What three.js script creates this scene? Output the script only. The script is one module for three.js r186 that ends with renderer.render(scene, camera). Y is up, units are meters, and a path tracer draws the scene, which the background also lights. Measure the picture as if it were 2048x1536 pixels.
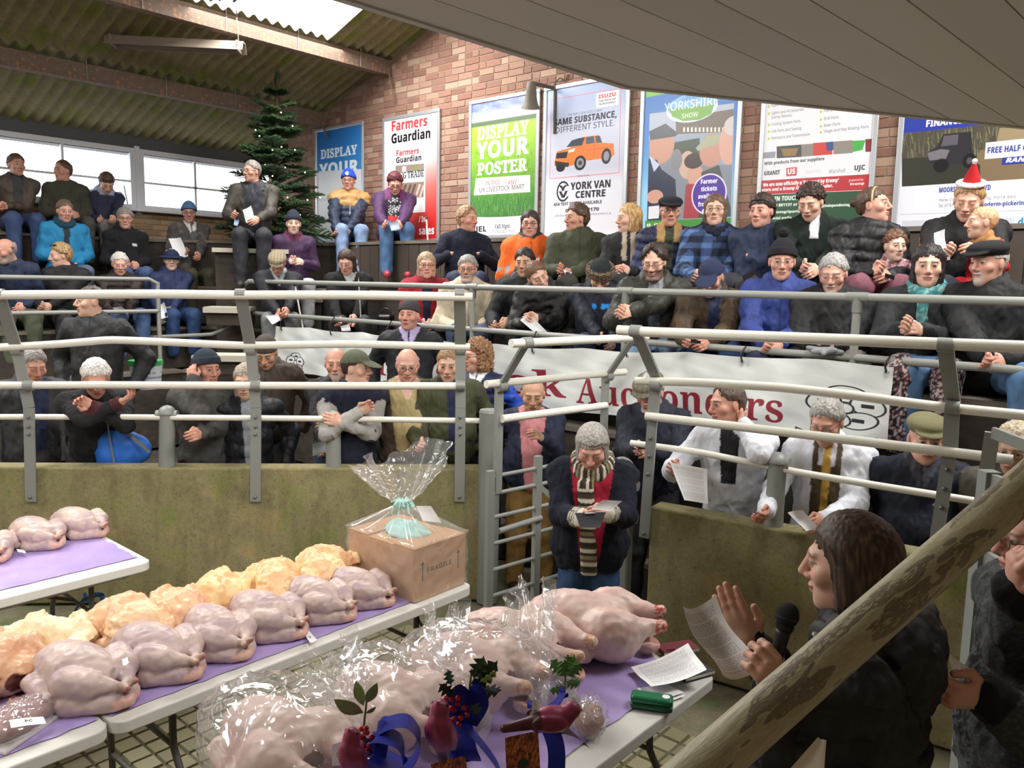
import * as THREE from 'three';
import { mergeGeometries } from 'three/addons/utils/BufferGeometryUtils.js';
import { RoundedBoxGeometry } from 'three/addons/geometries/RoundedBoxGeometry.js';
import { RectAreaLightUniformsLib } from 'three/addons/lights/RectAreaLightUniformsLib.js';
import { createNoise3D, createNoise2D, createNoise4D } from 'simplex-noise';
RectAreaLightUniformsLib.init();
// World: origin in the hall corner; x runs along the brick wall, z runs along the window wall, y up, metres.
const scene = new THREE.Scene();
const V = (x, y, z) => new THREE.Vector3(x, y, z);
const FPX = 1600, PITCH = 0.127, ROLL = 0.0195, EYE = V(10.96, 2.25, 6.867), YAW = 0.8527;
const camera = new THREE.PerspectiveCamera(2 * Math.atan(768 / FPX) * 180 / Math.PI, 4 / 3, 0.05, 200);
const toUW = (x, y, z) => V(x * Math.sin(YAW) + z * Math.cos(YAW), y, -x * Math.cos(YAW) + z * Math.sin(YAW));
const cF = toUW(0, -Math.sin(PITCH), -Math.cos(PITCH)), cU0 = toUW(0, Math.cos(PITCH), -Math.sin(PITCH)), cR0 = toUW(1, 0, 0);
const cR = cR0.clone().multiplyScalar(Math.cos(ROLL)).addScaledVector(cU0, Math.sin(ROLL));
const cU = cU0.clone().multiplyScalar(Math.cos(ROLL)).addScaledVector(cR0, -Math.sin(ROLL));
camera.position.copy(EYE);
camera.quaternion.setFromRotationMatrix(new THREE.Matrix4().makeBasis(cR, cU, cF.clone().negate()));
const renderer = new THREE.WebGLRenderer({ antialias: true });
renderer.toneMapping = THREE.LinearToneMapping;
renderer.toneMappingExposure = 0.82;
renderer.shadowMap.enabled = true;
scene.background = new THREE.Color(0.93, 0.97, 1.0);
scene.backgroundIntensity = 4.2;
// ---- the roof: two slopes, daylight through translucent roof sheets (the one in view and its repeats along both slopes)
const ROOF0 = 4.05, SLOPE = 0.342, RIDGE = 7.5, HALL_X = 15, HALL_Z = 14;
const roofY = (x) => ROOF0 + SLOPE * (x < RIDGE ? x : 2 * RIDGE - x);
const ROOFLIGHTS = [];
for (const side of [0, 1]) for (const z0 of [0.64, 4.7, 8.8]) ROOFLIGHTS.push({ side, z0, z1: z0 + 2.15, x0: 2.8, x1: 4.75 });
for (const r of ROOFLIGHTS) {
  const xm = (r.x0 + r.x1) / 2, X = r.side ? 2 * RIDGE - xm : xm, L = new THREE.RectAreaLight(new THREE.Color(1, 0.985, 0.955), 23, 1.9, 2.1);
  L.position.set(X + (r.side ? -0.03 : 0.03), roofY(X) - 0.1, (r.z0 + r.z1) / 2);
  L.lookAt(X + (r.side ? -SLOPE : SLOPE), roofY(X) - 1.1, (r.z0 + r.z1) / 2);
  L.name = 'rooflight_glow'; scene.add(L);
}
// ---- helpers
const ray = (px, py) => cF.clone().addScaledVector(cR, (px - 1024) / FPX).addScaledVector(cU, (768 - py) / FPX);
const D = (px, py, d) => ray(px, py).multiplyScalar(d).add(EYE);                      // point at camera depth d
const atY = (px, py, h) => { const r = ray(px, py); return r.multiplyScalar((h - EYE.y) / r.y).add(EYE); };
const atZ = (px, py, z) => { const r = ray(px, py); return r.multiplyScalar((z - EYE.z) / r.z).add(EYE); };
const atX = (px, py, x) => { const r = ray(px, py); return r.multiplyScalar((x - EYE.x) / r.x).add(EYE); };
const depthOf = (p) => p.clone().sub(EYE).dot(cF);
const pix = (p) => { const v = p.clone().sub(EYE), z = v.dot(cF); return [1024 + FPX * v.dot(cR) / z, 768 - FPX * v.dot(cU) / z, z]; };
let seedState = 12345;
const rnd = () => { seedState = (seedState + 0x6d2b79f5) | 0; let t = Math.imul(seedState ^ (seedState >>> 15), 1 | seedState); t = (t + Math.imul(t ^ (t >>> 7), 61 | t)) ^ t; return ((t ^ (t >>> 14)) >>> 0) / 4294967296; };
const rr = (a, b) => a + (b - a) * rnd();
const n3 = createNoise3D(rnd), n2 = createNoise2D(rnd), n4 = createNoise4D(rnd);
const clamp = THREE.MathUtils.clamp, lerp = THREE.MathUtils.lerp, sstep = THREE.MathUtils.smoothstep;
const fbm = (x, y, z) => n3(x, y, z) * 0.55 + n3(x * 2.1, y * 2.1, z * 2.1) * 0.28 + n3(x * 4.3, y * 4.3, z * 4.3) * 0.17;
const usedNames = new Map();
function numbered(name) { const n = usedNames.get(name) ?? 0; usedNames.set(name, n + 1); return n ? name + '_' + String(n).padStart(3, '0') : name; }
function tag(o, label, category, group, kind) { o.userData.label = label; if (category) o.userData.category = category; if (group) o.userData.group = group; if (kind) o.userData.kind = kind; return o; }
function put(name, geo, mat, parent) {
  const m = new THREE.Mesh(geo, mat); m.castShadow = m.receiveShadow = true;
  if (parent) { m.name = name; parent.add(m); } else { m.name = numbered(name); scene.add(m); }
  return m;
}
function thing(name, label, category, p = [0, 0, 0], turn = 0, group) {
  const o = new THREE.Group(); o.name = numbered(name); scene.add(o); Array.isArray(p) ? o.position.set(...p) : o.position.copy(p); o.rotation.y = turn;
  return tag(o, label, category, group);
}
function struct(name, geo, mat, label) { const m = put(name, geo, mat); m.userData.kind = 'structure'; if (label) m.userData.label = label; return m; }
const C = (h) => new THREE.Color(h);
const mats = new Map();
function std(color, roughness = 0.8, metalness = 0, extra) {
  const key = extra ? null : color + '_' + roughness + '_' + metalness;
  if (key && mats.has(key)) return mats.get(key);
  const m = new THREE.MeshStandardMaterial({ color: new THREE.Color(color), roughness, metalness, ...extra });
  if (key) mats.set(key, m); return m;
}
function box(w, h, d, x = 0, y = 0, z = 0) { return new THREE.BoxGeometry(w, h, d).translate(x, y, z); }
function rbox(w, h, d, r, x = 0, y = 0, z = 0, seg = 2) { return new RoundedBoxGeometry(w, h, d, seg, r).translate(x, y, z); }
function tube(points, r, rs = 10, closed = false, seg) { return new THREE.TubeGeometry(new THREE.CatmullRomCurve3(points, closed, 'catmullrom', 0.2), seg ?? Math.max(2, (points.length - 1) * 6), r, rs, closed); }
function bar(a, b, r, rs = 10) {   // capped round bar
  const d = b.clone().sub(a), L = d.length(), g = new THREE.CylinderGeometry(r, r, L, rs);
  g.applyQuaternion(new THREE.Quaternion().setFromUnitVectors(V(0, 1, 0), d.normalize())); return g.translate((a.x + b.x) / 2, (a.y + b.y) / 2, (a.z + b.z) / 2);
}
function flat(a, b, w, t, side) {   // flat bar from a to b, w wide along 'side', t thick
  const d = b.clone().sub(a), L = d.length(), y = d.normalize(), x = side.clone().addScaledVector(y, -side.dot(y)).normalize(), z = x.clone().cross(y);
  const g = new THREE.BoxGeometry(w, L, t); g.applyMatrix4(new THREE.Matrix4().makeBasis(x, y, z)); return g.translate((a.x + b.x) / 2, (a.y + b.y) / 2, (a.z + b.z) / 2);
}
const plain = (g) => { const h = g.index ? g.toNonIndexed() : g; for (const k of Object.keys(h.attributes)) if (!['position', 'normal', 'uv'].includes(k)) h.deleteAttribute(k); return h; };
const merge = (list) => mergeGeometries(list.map(plain));
function canvas(w, h, draw, srgb = true) {
  const c = document.createElement('canvas'); c.width = w; c.height = h; const g = c.getContext('2d'); draw(g, w, h);
  const t = new THREE.CanvasTexture(c); if (srgb) t.colorSpace = THREE.SRGBColorSpace; t.wrapS = t.wrapT = THREE.RepeatWrapping; return t;
}
function noiseTex(size, fn, srgb = true) {   // fn(u, v) -> [r, g, b] 0..255, tileable where fn is
  const a = new Uint8Array(size * size * 4);
  for (let j = 0; j < size; j++) for (let i = 0; i < size; i++) { const c = fn(i / size, j / size), k = (j * size + i) * 4; a[k] = clamp(c[0], 0, 255); a[k + 1] = clamp(c[1], 0, 255); a[k + 2] = clamp(c[2], 0, 255); a[k + 3] = 255; }
  const t = new THREE.DataTexture(a, size, size); t.magFilter = THREE.LinearFilter; t.minFilter = THREE.LinearFilter; t.wrapS = t.wrapT = THREE.RepeatWrapping; if (srgb) t.colorSpace = THREE.SRGBColorSpace; t.needsUpdate = true; return t;
}
const torus = (u, v, f, s = 0) => { const a = u * 6.2832, b = v * 6.2832, k = f / 6.2832; return n4(Math.cos(a) * k + s, Math.sin(a) * k, Math.cos(b) * k, Math.sin(b) * k - s); };
// ---- signed distance grids and surface nets
class Field {
  constructor(min, max, cell) {
    this.min = min; this.cell = cell; this.n = [0, 1, 2].map((i) => Math.ceil((max.getComponent(i) - min.getComponent(i)) / cell) + 1);
    this.f = new Float32Array(this.n[0] * this.n[1] * this.n[2]).fill(1);
  }
  each(lo, hi, fn) {
    const { n, cell, min, f } = this, a = [], b = [];
    for (let i = 0; i < 3; i++) { const m = min.getComponent(i); a[i] = Math.max(0, Math.floor((lo[i] - m) / cell)); b[i] = Math.min(n[i] - 1, Math.ceil((hi[i] - m) / cell)); }
    for (let k = a[2]; k <= b[2]; k++) for (let j = a[1]; j <= b[1]; j++) { let id = (k * n[1] + j) * n[0] + a[0]; for (let i = a[0]; i <= b[0]; i++, id++) f[id] = fn(min.x + i * cell, min.y + j * cell, min.z + k * cell, f[id]); }
  }
  cap(a, b, ra, rb = ra, k = 0.03) {
    const m = Math.max(ra, rb) + k + this.cell * 2, dx = b.x - a.x, dy = b.y - a.y, dz = b.z - a.z, L = dx * dx + dy * dy + dz * dz || 1e-9;
    this.each([Math.min(a.x, b.x) - m, Math.min(a.y, b.y) - m, Math.min(a.z, b.z) - m], [Math.max(a.x, b.x) + m, Math.max(a.y, b.y) + m, Math.max(a.z, b.z) + m], (x, y, z, f) => {
      const px = x - a.x, py = y - a.y, pz = z - a.z; let t = (px * dx + py * dy + pz * dz) / L; t = t < 0 ? 0 : t > 1 ? 1 : t;
      const qx = px - dx * t, qy = py - dy * t, qz = pz - dz * t; return smin(f, Math.sqrt(qx * qx + qy * qy + qz * qz) - ra - (rb - ra) * t, k);
    }); return this;
  }
  ell(c, r, ax, k = 0.03, sub = false) {   // ax: [x, y, z] unit vectors or null; sub carves
    const R = Math.max(r[0], r[1], r[2]) + k + this.cell * 2, mn = Math.min(r[0], r[1], r[2]);
    this.each([c.x - R, c.y - R, c.z - R], [c.x + R, c.y + R, c.z + R], (x, y, z, f) => {
      let px = x - c.x, py = y - c.y, pz = z - c.z;
      if (ax) { const X = ax[0], Y = ax[1], Z = ax[2], qx = px * X.x + py * X.y + pz * X.z, qy = px * Y.x + py * Y.y + pz * Y.z, qz = px * Z.x + py * Z.y + pz * Z.z; px = qx; py = qy; pz = qz; }
      const ux = px / r[0], uy = py / r[1], uz = pz / r[2], k0 = Math.sqrt(ux * ux + uy * uy + uz * uz), k1 = Math.sqrt(ux * ux / (r[0] * r[0]) + uy * uy / (r[1] * r[1]) + uz * uz / (r[2] * r[2]));
      const d = k0 < 1e-6 ? -mn : k0 * (k0 - 1) / k1; return sub ? -smin(-f, d, k) : smin(f, d, k);
    }); return this;
  }
  mod(fn) { this.each([-1e9, -1e9, -1e9], [1e9, 1e9, 1e9], (x, y, z, f) => (f > 0.035 || f < -0.03 ? f : fn(x, y, z, f))); return this; }
  nets(color) {   // -> BufferGeometry with vertex colours from color(x, y, z) -> [r, g, b] linear
    const { n, cell, min, f } = this, [nx, ny, nz] = n, idx = new Int32Array(nx * ny * nz).fill(-1), P = [], I = [], sx = 1, sy = nx, sz = nx * ny, far = Math.max(cell * 4, 0.042);
    const off = [0, sx, sy, sx + sy, sz, sx + sz, sy + sz, sx + sy + sz];
    for (let k = 0; k < nz - 1; k++) for (let j = 0; j < ny - 1; j++) for (let i = 0; i < nx - 1; i++) {
      const o = i + j * sy + k * sz; if (f[o] > far || f[o] < -far) continue; let mask = 0; for (let c = 0; c < 8; c++) if (f[o + off[c]] < 0) mask |= 1 << c;
      if (mask === 0 || mask === 255) continue;
      let X = 0, Y = 0, Z = 0, cnt = 0;
      for (let c = 0; c < 8; c++) for (let e = 0; e < 3; e++) { const c2 = c | (1 << e); if (c2 === c) continue; const A = f[o + off[c]], B = f[o + off[c2]]; if ((A < 0) === (B < 0)) continue; const t = A / (A - B); X += (c & 1) + (e === 0 ? t : 0); Y += ((c >> 1) & 1) + (e === 1 ? t : 0); Z += ((c >> 2) & 1) + (e === 2 ? t : 0); cnt++; }
      idx[o] = P.length / 3; P.push(min.x + (i + X / cnt) * cell, min.y + (j + Y / cnt) * cell, min.z + (k + Z / cnt) * cell);
    }
    const quad = (a, b, c, d, flip) => { if (a < 0 || b < 0 || c < 0 || d < 0) return; flip ? I.push(a, c, b, a, d, c) : I.push(a, b, c, a, c, d); };
    for (let k = 1; k < nz - 1; k++) for (let j = 1; j < ny - 1; j++) for (let i = 1; i < nx - 1; i++) {
      const o = i + j * sy + k * sz; if (f[o] > far || f[o] < -far) continue; const s = f[o] < 0;
      if (s !== f[o + sx] < 0) quad(idx[o - sy - sz], idx[o - sz], idx[o], idx[o - sy], !s);
      if (s !== f[o + sy] < 0) quad(idx[o - sx - sz], idx[o - sx], idx[o], idx[o - sz], !s);
      if (s !== f[o + sz] < 0) quad(idx[o - sx - sy], idx[o - sy], idx[o], idx[o - sx], !s);
    }
    const g = new THREE.BufferGeometry(); g.setAttribute('position', new THREE.Float32BufferAttribute(P, 3)); g.setIndex(I); g.computeVertexNormals();
    const U = new Float32Array(P.length / 3 * 2); for (let i = 0; i < P.length / 3; i++) { U[2 * i] = P[3 * i] * 0.7 + P[3 * i + 2] * 0.7; U[2 * i + 1] = P[3 * i + 1] + 0.3 * (P[3 * i + 2] - P[3 * i]); }
    g.setAttribute('uv', new THREE.BufferAttribute(U, 2));
    if (color) { const K = new Float32Array(P.length); for (let i = 0; i < P.length; i += 3) { const c = color(P[i], P[i + 1], P[i + 2]); K[i] = c[0]; K[i + 1] = c[1]; K[i + 2] = c[2]; } g.setAttribute('color', new THREE.BufferAttribute(K, 3)); }
    return g;
  }
}
function smin(a, b, k) { const h = k - Math.abs(a - b); return (a < b ? a : b) - (h > 0 ? h * h / (4 * k) : 0); }
const lin = (h) => { const c = new THREE.Color(h); return [c.r, c.g, c.b]; };
const mixc = (a, b, t) => [a[0] + (b[0] - a[0]) * t, a[1] + (b[1] - a[1]) * t, a[2] + (b[2] - a[2]) * t];
const mulc = (a, s) => [a[0] * s, a[1] * s, a[2] * s];
const vmat = (roughness, extra) => new THREE.MeshStandardMaterial({ vertexColors: true, roughness, ...extra });
// ================= SETTING =================
const grimeTex = noiseTex(512, (u, v) => {   // cast concrete with moss and damp stains
  const a = torus(u, v, 3, 1), b = torus(u, v, 9, 7), c = torus(u, v, 34, 3), d = torus(u, v, 5, 21), e = torus(u * 1, v * 1, 90, 5);
  let r = 134 + a * 8 + b * 9 + c * 10 + e * 9, g = 126 + a * 7 + b * 9 + c * 10 + e * 9, bl = 90 + a * 6 + b * 7 + c * 6 + e * 5;
  const moss = sstep(d * 0.6 + 0.5 * b + 0.4 * c, 0.1, 0.8); r -= moss * 18; g -= moss * 8; bl -= moss * 22;
  const damp = sstep(torus(u, v, 2.2, 40) + 0.35 * c, 0.3, 0.8); r -= damp * 26; g -= damp * 28; bl -= damp * 22;
  const st = sstep(n2(u * 11, v * 1.6) + 0.6 * n2(u * 31, v * 9 + 9), 0.15, 0.9); r -= st * 9; g -= st * 9; bl -= st * 7; const ch = n2(u * 90, v * 90 + 40); if (ch > 0.8) { r -= 34; g -= 32; bl -= 24; } const wr = sstep(torus(u, v, 7, 77), 0.2, 0.7); r += wr * 12; g += wr * 4; bl += wr * 2;
  return [r, g, bl];
});
const grimeBump = noiseTex(256, (u, v) => { const c = 128 + torus(u, v, 20, 2) * 50 + torus(u, v, 80, 9) * 40; return [c, c, c]; }, false);
const concreteM = new THREE.MeshStandardMaterial({ map: grimeTex, bumpMap: grimeBump, bumpScale: 0.002, roughness: 0.9 });
const uvMetres = (g, s = 0.5) => {   // box-projected uv in metres
  const p = g.attributes.position, n = g.attributes.normal, u = new Float32Array(p.count * 2);
  for (let i = 0; i < p.count; i++) { const ax = Math.abs(n.getX(i)), ay = Math.abs(n.getY(i)), az = Math.abs(n.getZ(i)); u[2 * i] = (ay > ax && ay > az ? p.getX(i) : ax > az ? p.getZ(i) : p.getX(i)) * s; u[2 * i + 1] = (ay > ax && ay > az ? p.getZ(i) : p.getY(i)) * s; }
  g.setAttribute('uv', new THREE.BufferAttribute(u, 2)); return g;
};
// --- floor
const floorTex = noiseTex(512, (u, v) => { const a = torus(u, v, 4, 11), b = torus(u, v, 16, 5), c = torus(u, v, 60, 2); const k = a * 14 + b * 10 + c * 9, g = sstep(torus(u, v, 6, 31), 0.2, 0.7) * 12; return [112 + k - g, 106 + k, 84 + k * 0.8 - g]; });
const floorM = new THREE.MeshStandardMaterial({ map: floorTex, bumpMap: grimeBump, bumpScale: 0.002, roughness: 0.85 });
const floorO = struct('floor', uvMetres(box(HALL_X + 0.6, 0.3, HALL_Z + 0.6, HALL_X / 2, -0.165, HALL_Z / 2)), floorM, 'damp concrete floor of the sale ring with grooved setts');
{
  const P = 0.112, cand = [], sett = new THREE.BufferGeometry();
  const a = 0.047, b = 0.051, vs = [[-a, 0, -a], [a, 0, -a], [a, 0, a], [-a, 0, a], [-b, -0.016, -b], [b, -0.016, -b], [b, -0.016, b], [-b, -0.016, b]], fs = [[0, 3, 2, 1], [0, 1, 5, 4], [1, 2, 6, 5], [2, 3, 7, 6], [3, 0, 4, 7]], ps = [];
  for (const q of fs) for (const i of [0, 1, 2, 0, 2, 3]) ps.push(...vs[q[i]]);
  sett.setAttribute('position', new THREE.Float32BufferAttribute(ps, 3)); sett.computeVertexNormals(); uvMetres(sett, 2.5);
  for (let i = 0; i < 60; i++) for (let j = 0; j < 62; j++) {
    const x = 5.2 + i * P, z = 3.45 + j * P; if (x + z < 10.75 || x > 11.6 || z > 9.6) continue;
    const [u, v, d] = pix(V(x, 0, z)); if (d < 0.6 || u < -150 || u > 2200 || v > 1700) continue; const vis = d > 0.3 && u > -20 && u < 2068 && v < 1560 && ((u > 230 && u < 900 && v > 1475 - (u - 227) * 0.36) || (u > 1220 && u < 1560 && v > 1385) || (u < 190 && v > 1270));
    cand.push({ x, z, vis, d });
  }
  cand.sort((p, q) => (p.vis === q.vis ? p.d - q.d : p.vis ? -1 : 1));
  const tones = ['#8b8469', '#7f7a60', '#948d72', '#86805f'].map((h) => std(h, 0.85, 0, { bumpMap: grimeBump, bumpScale: 0.003 })), rest = [];
  cand.forEach((c, i) => {
    const y = rr(-0.003, 0.002), t = rr(-0.02, 0.02);
    if (i < 300) { const m = put('sett', sett, tones[Math.floor(rnd() * 4)], floorO); m.position.set(c.x, y, c.z); m.rotation.y = t; }
    else rest.push(sett.clone().rotateY(t).translate(c.x, y, c.z));
  });
  put('sett_paving', merge(rest), tones[0], floorO).userData.kind = 'stuff';
}
// --- brick gable wall (z = 0) and the far walls
const mortarM = std('#8f7b6b', 0.95, 0, { bumpMap: grimeBump, bumpScale: 0.002 });
const gable = new THREE.Shape([[0, 0], [HALL_X, 0], [HALL_X, ROOF0 - 0.02], [RIDGE, roofY(RIDGE) - 0.02], [0, ROOF0 - 0.02]].map((p) => new THREE.Vector2(...p)));
const wallBrick = struct('wall_back', new THREE.ExtrudeGeometry(gable, { depth: 0.24, bevelEnabled: false }).translate(0, 0, -0.24), mortarM, 'red and buff brick gable wall behind the posters');
struct('wall_front', new THREE.ExtrudeGeometry(gable, { depth: 0.24, bevelEnabled: false }).translate(0, 0, HALL_Z), mortarM, 'brick gable wall behind the camera');
struct('wall_right', box(0.24, ROOF0, HALL_Z, HALL_X + 0.12, ROOF0 / 2, HALL_Z / 2), mortarM, 'brick side wall');
const POSTERS = [   // x0, x1, y0, y1 from their corners on the wall plane
  { k: 'blue', a: [630, 258], b: [727, 243], c: [727, 484] }, { k: 'farm', a: [766, 237], b: [880, 216], c: [880, 484] }, { k: 'field', a: [939, 202], b: [1081, 178], c: [1078, 474] },
  { k: 'truck', a: [1089, 172], b: [1262, 147], c: [1253, 474] }, { k: 'show', a: [1284, 150], b: [1490, 122], c: [1476, 470] }, { k: 'parts', a: [1528, 130], b: [1769, 95], c: [1745, 470] }, { k: 'quad', a: [1806, 140], b: [2180, 90], c: [2150, 472] },
].map((p) => { const A = atZ(...p.a, 0.03), B = atZ(...p.b, 0.03), Cc = atZ(...p.c, 0.03); return { k: p.k, x0: A.x, x1: B.x, y1: (A.y + B.y) / 2, y0: Cc.y }; });
{
  const bw = 0.215, hw = 0.1025, bh = 0.065, j = 0.01;
  const gS = rbox(bw, bh, 0.03, 0.005, 0, 0, 0, 1), gH = rbox(hw, bh, 0.03, 0.005, 0, 0, 0, 1);
  const bt = noiseTex(128, (u, v) => { const c = 226 + torus(u, v, 8, 3) * 16 + torus(u, v, 40, 6) * 16; return [c, c - 3, c - 8]; });
  const bm = ['#a37b6b', '#9a7163', '#a98676', '#b3927f', '#8f6a5c', '#a57c70', '#bb9f8d', '#987366'].map((h) => std(h, 0.9, 0, { map: bt, bumpMap: grimeBump, bumpScale: 0.002 })), list = [];
  for (let r = 0; r < 40; r++) {
    const y = 2.62 + r * 0.075 + bh / 2; let x = (r % 2) * -0.12, k = 0;
    while (x < 11.4) {
      const head = r % 4 === 3 ? rnd() < 0.8 : rnd() < 0.22, w = head ? hw : bw, cx = x + w / 2; x += w + j; k++;
      if (y + 0.05 > roofY(cx - w / 2) || cx < 0.02) continue;
      const [u, v, d] = pix(V(cx, y, 0)), behind = POSTERS.some((p) => cx > p.x0 - 0.02 && cx < p.x1 + 0.02 && y > p.y0 && y < p.y1);
      const canopy = v < (u < 1250 ? (u - 690) * 0.31 : 172 + (u - 1250) * 0.105);
      list.push({ cx, y, head, d, vis: u > 0 && u < 2048 && v > 0 && v < 470 && !behind && !canopy && (u > 640) });
    }
  }
  list.sort((p, q) => (p.vis === q.vis ? p.d - q.d : p.vis ? -1 : 1));
  const rest = [[], [], [], []];
  list.forEach((b, i) => {
    const dz = rr(-0.003, 0.003), mi = Math.floor(Math.pow(rnd(), 1.2) * 8), g = b.head ? gH : gS;
    if (i < 300) { const m = put('brick', g, bm[mi], wallBrick); m.position.set(b.cx, b.y, dz - 0.008); } else rest[mi % 4].push(g.clone().translate(b.cx, b.y, dz - 0.008));
  });
  rest.forEach((l, i) => (put('brickwork', merge(l), bm[[0, 2, 3, 5][i]], wallBrick).userData.kind = 'stuff'));
}
// --- window wall (x = 0)
const SILL = 3.08, HEAD = 3.9, whiteM = std('#d9dbe0', 0.45), wallPaint = std('#b39a7c', 0.9, 0, { bumpMap: grimeBump, bumpScale: 0.002 });
const wallWin = struct('wall_left', box(0.22, SILL, HALL_Z, -0.11, SILL / 2, HALL_Z / 2), wallPaint, 'brick wall under the long window');
struct('trim_1', box(0.24, ROOF0 - HEAD + 0.1, HALL_Z, -0.1, (ROOF0 + HEAD) / 2 - 0.02, HALL_Z / 2), std('#59585a', 0.8), 'dark grey eaves beam over the window');
struct('trim_2', box(0.2, 0.03, HALL_Z, 0.06, SILL + 0.015, HALL_Z / 2), whiteM, 'white painted window sill');
{
  const gB = rbox(0.03, 0.065, 0.215, 0.005, 0, 0, 0, 1), ms = ['#ab9074', '#9d8062', '#b89c7d'].map((h) => std(h, 0.9, 0, { bumpMap: grimeBump, bumpScale: 0.002 }));
  for (let r = 0; r < 6; r++) for (let k = 0; k < 18; k++) { const m = put('brick', gB, ms[Math.floor(rnd() * 3)], wallWin); m.position.set(rr(-0.002, 0.002) - 0.004, SILL - 0.045 - r * 0.075, 0.12 + (r % 2) * 0.11 + k * 0.225); }
}
const glassM = new THREE.MeshPhysicalMaterial({ color: '#ffffff', transmission: 1, thickness: 0, roughness: 0.02, ior: 1.3 });
let wn = 1;
for (let z0 = 0.3; z0 < 12.6; z0 += 1.72) {
  const w = 1.66, g = new THREE.Group(); g.name = 'window_' + wn++; g.userData = { kind: 'structure', label: 'white framed four pane window' }; scene.add(g); g.position.set(0, 0, z0);
  const f = 0.06, parts = [box(0.08, f, w, 0, HEAD - f / 2, w / 2), box(0.08, f, w, 0, SILL + 0.03 + f / 2, w / 2), box(0.08, HEAD - SILL - 0.03 - 2 * f, f, 0, (HEAD + SILL + 0.03) / 2, f / 2), box(0.08, HEAD - SILL - 0.03 - 2 * f, f, 0, (HEAD + SILL + 0.03) / 2, w - f / 2)];
  put('window_frame', merge(parts), whiteM, g);
  put('mullion', box(0.05, HEAD - SILL - 0.1, 0.028, 0, (HEAD + SILL) / 2, w * 0.53), whiteM, g);
  put('transom', box(0.05, 0.026, w - 0.1, 0, 3.47, w / 2), whiteM, g);
  put('window_post', box(0.1, HEAD - SILL + 0.06, 0.062, 0.0, (HEAD + SILL) / 2, w + 0.03), whiteM, g);
  put('window_stay', bar(V(0.05, 3.4, 0.16), V(0.02, SILL + 0.05, 0.1), 0.008), std('#77787a', 0.5), g);
  for (const [a, b] of [[f, w * 0.53 - 0.014], [w * 0.53 + 0.014, w - f]]) for (const [c, d] of [[SILL + 0.03 + f, 3.457], [3.483, HEAD - f]]) put('pane', new THREE.PlaneGeometry(b - a, d - c).rotateY(Math.PI / 2).translate(0, (c + d) / 2, (a + b) / 2), glassM, g);
}
{ const t = tag(put('drain_pipe', tube([V(0.06, SILL + 0.02, 2.2), V(0.1, SILL - 0.02, 2.2), V(0.06, SILL - 0.12, 2.19), V(0.05, 2.5, 2.18)], 0.018), whiteM), 'white pipe running down the brick below the window sill', 'pipe'); t.userData.label; }
// --- roof sheets
const sheetTex = noiseTex(512, (u, v) => { const a = torus(u, v, 5, 51), b = torus(u, v, 22, 15), c = torus(u, v, 70, 4), m = sstep(a + 0.3 * b, -0.1, 0.6); return [132 + b * 12 + c * 8 - m * 14, 124 + b * 12 + c * 8 - m * 2, 92 + b * 8 + c * 6 - m * 30]; });
const sheetM = new THREE.MeshStandardMaterial({ map: sheetTex, roughness: 0.95, side: THREE.DoubleSide });
const TH = Math.atan(SLOPE), cs = Math.cos(TH);
function corrugated(x0, x1, z0, z1, side, lift = 0) {   // sinusoidal sheet, corrugations run up the slope
  const pitch = 0.146, nz = Math.round((z1 - z0) / pitch * 8), P = [], U = [], I = [];
  for (let i = 0; i <= nz; i++) for (let k = 0; k < 2; k++) {
    const z = z0 + (z1 - z0) * i / nz, xx = k ? x1 : x0, X = side ? 2 * RIDGE - xx : xx; P.push(X, roofY(X) + 0.025 * Math.sin(z / pitch * 6.2832) + lift, z); U.push(xx * 0.45, z * 0.45);
  }
  for (let i = 0; i < nz; i++) { const a = 2 * i; I.push(a, a + 1, a + 2, a + 1, a + 3, a + 2); }
  const g = new THREE.BufferGeometry(); g.setAttribute('position', new THREE.Float32BufferAttribute(P, 3)); g.setAttribute('uv', new THREE.Float32BufferAttribute(U, 2)); g.setIndex(I); g.computeVertexNormals(); return g;
}
const roof = new THREE.Group(); roof.name = 'ceiling'; roof.userData = { kind: 'structure', label: 'mossy corrugated roof sheets on purlins' }; scene.add(roof);
const LIGHTM = new THREE.MeshStandardMaterial({ color: '#e9ecec', emissive: new THREE.Color(1, 0.99, 0.97), emissiveIntensity: 2.6, roughness: 0.6, side: THREE.DoubleSide });
for (const side of [0, 1]) {
  let lastTop = -0.35;
  for (const [x0, x1] of [[-0.35, 1.5], [1.38, 2.86], [2.74, 4.8], [4.7, 6.2], [6.1, RIDGE]]) {
    for (let z0 = -0.1; z0 < HALL_Z; z0 += 1.022) {
      const z1 = Math.min(z0 + 1.06, HALL_Z + 0.1), lit = x0 === 2.74 && ROOFLIGHTS.find((r) => r.side === side && z0 + 0.5 > r.z0 && z0 + 0.5 < r.z1);
      const lift = (x0 > lastTop ? 0.006 : 0);
      if (lit) { const m = put('rooflight_sheet', corrugated(x0, x1, z0, z1, side, 0.01), LIGHTM, roof); m.userData.label = 'bright translucent rooflight sheet'; m.castShadow = false; }
      else put('roof_sheet', corrugated(x0, x1, z0, z1, side, lift), sheetM, roof);
    }
    lastTop = x1;
  }
}
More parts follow.
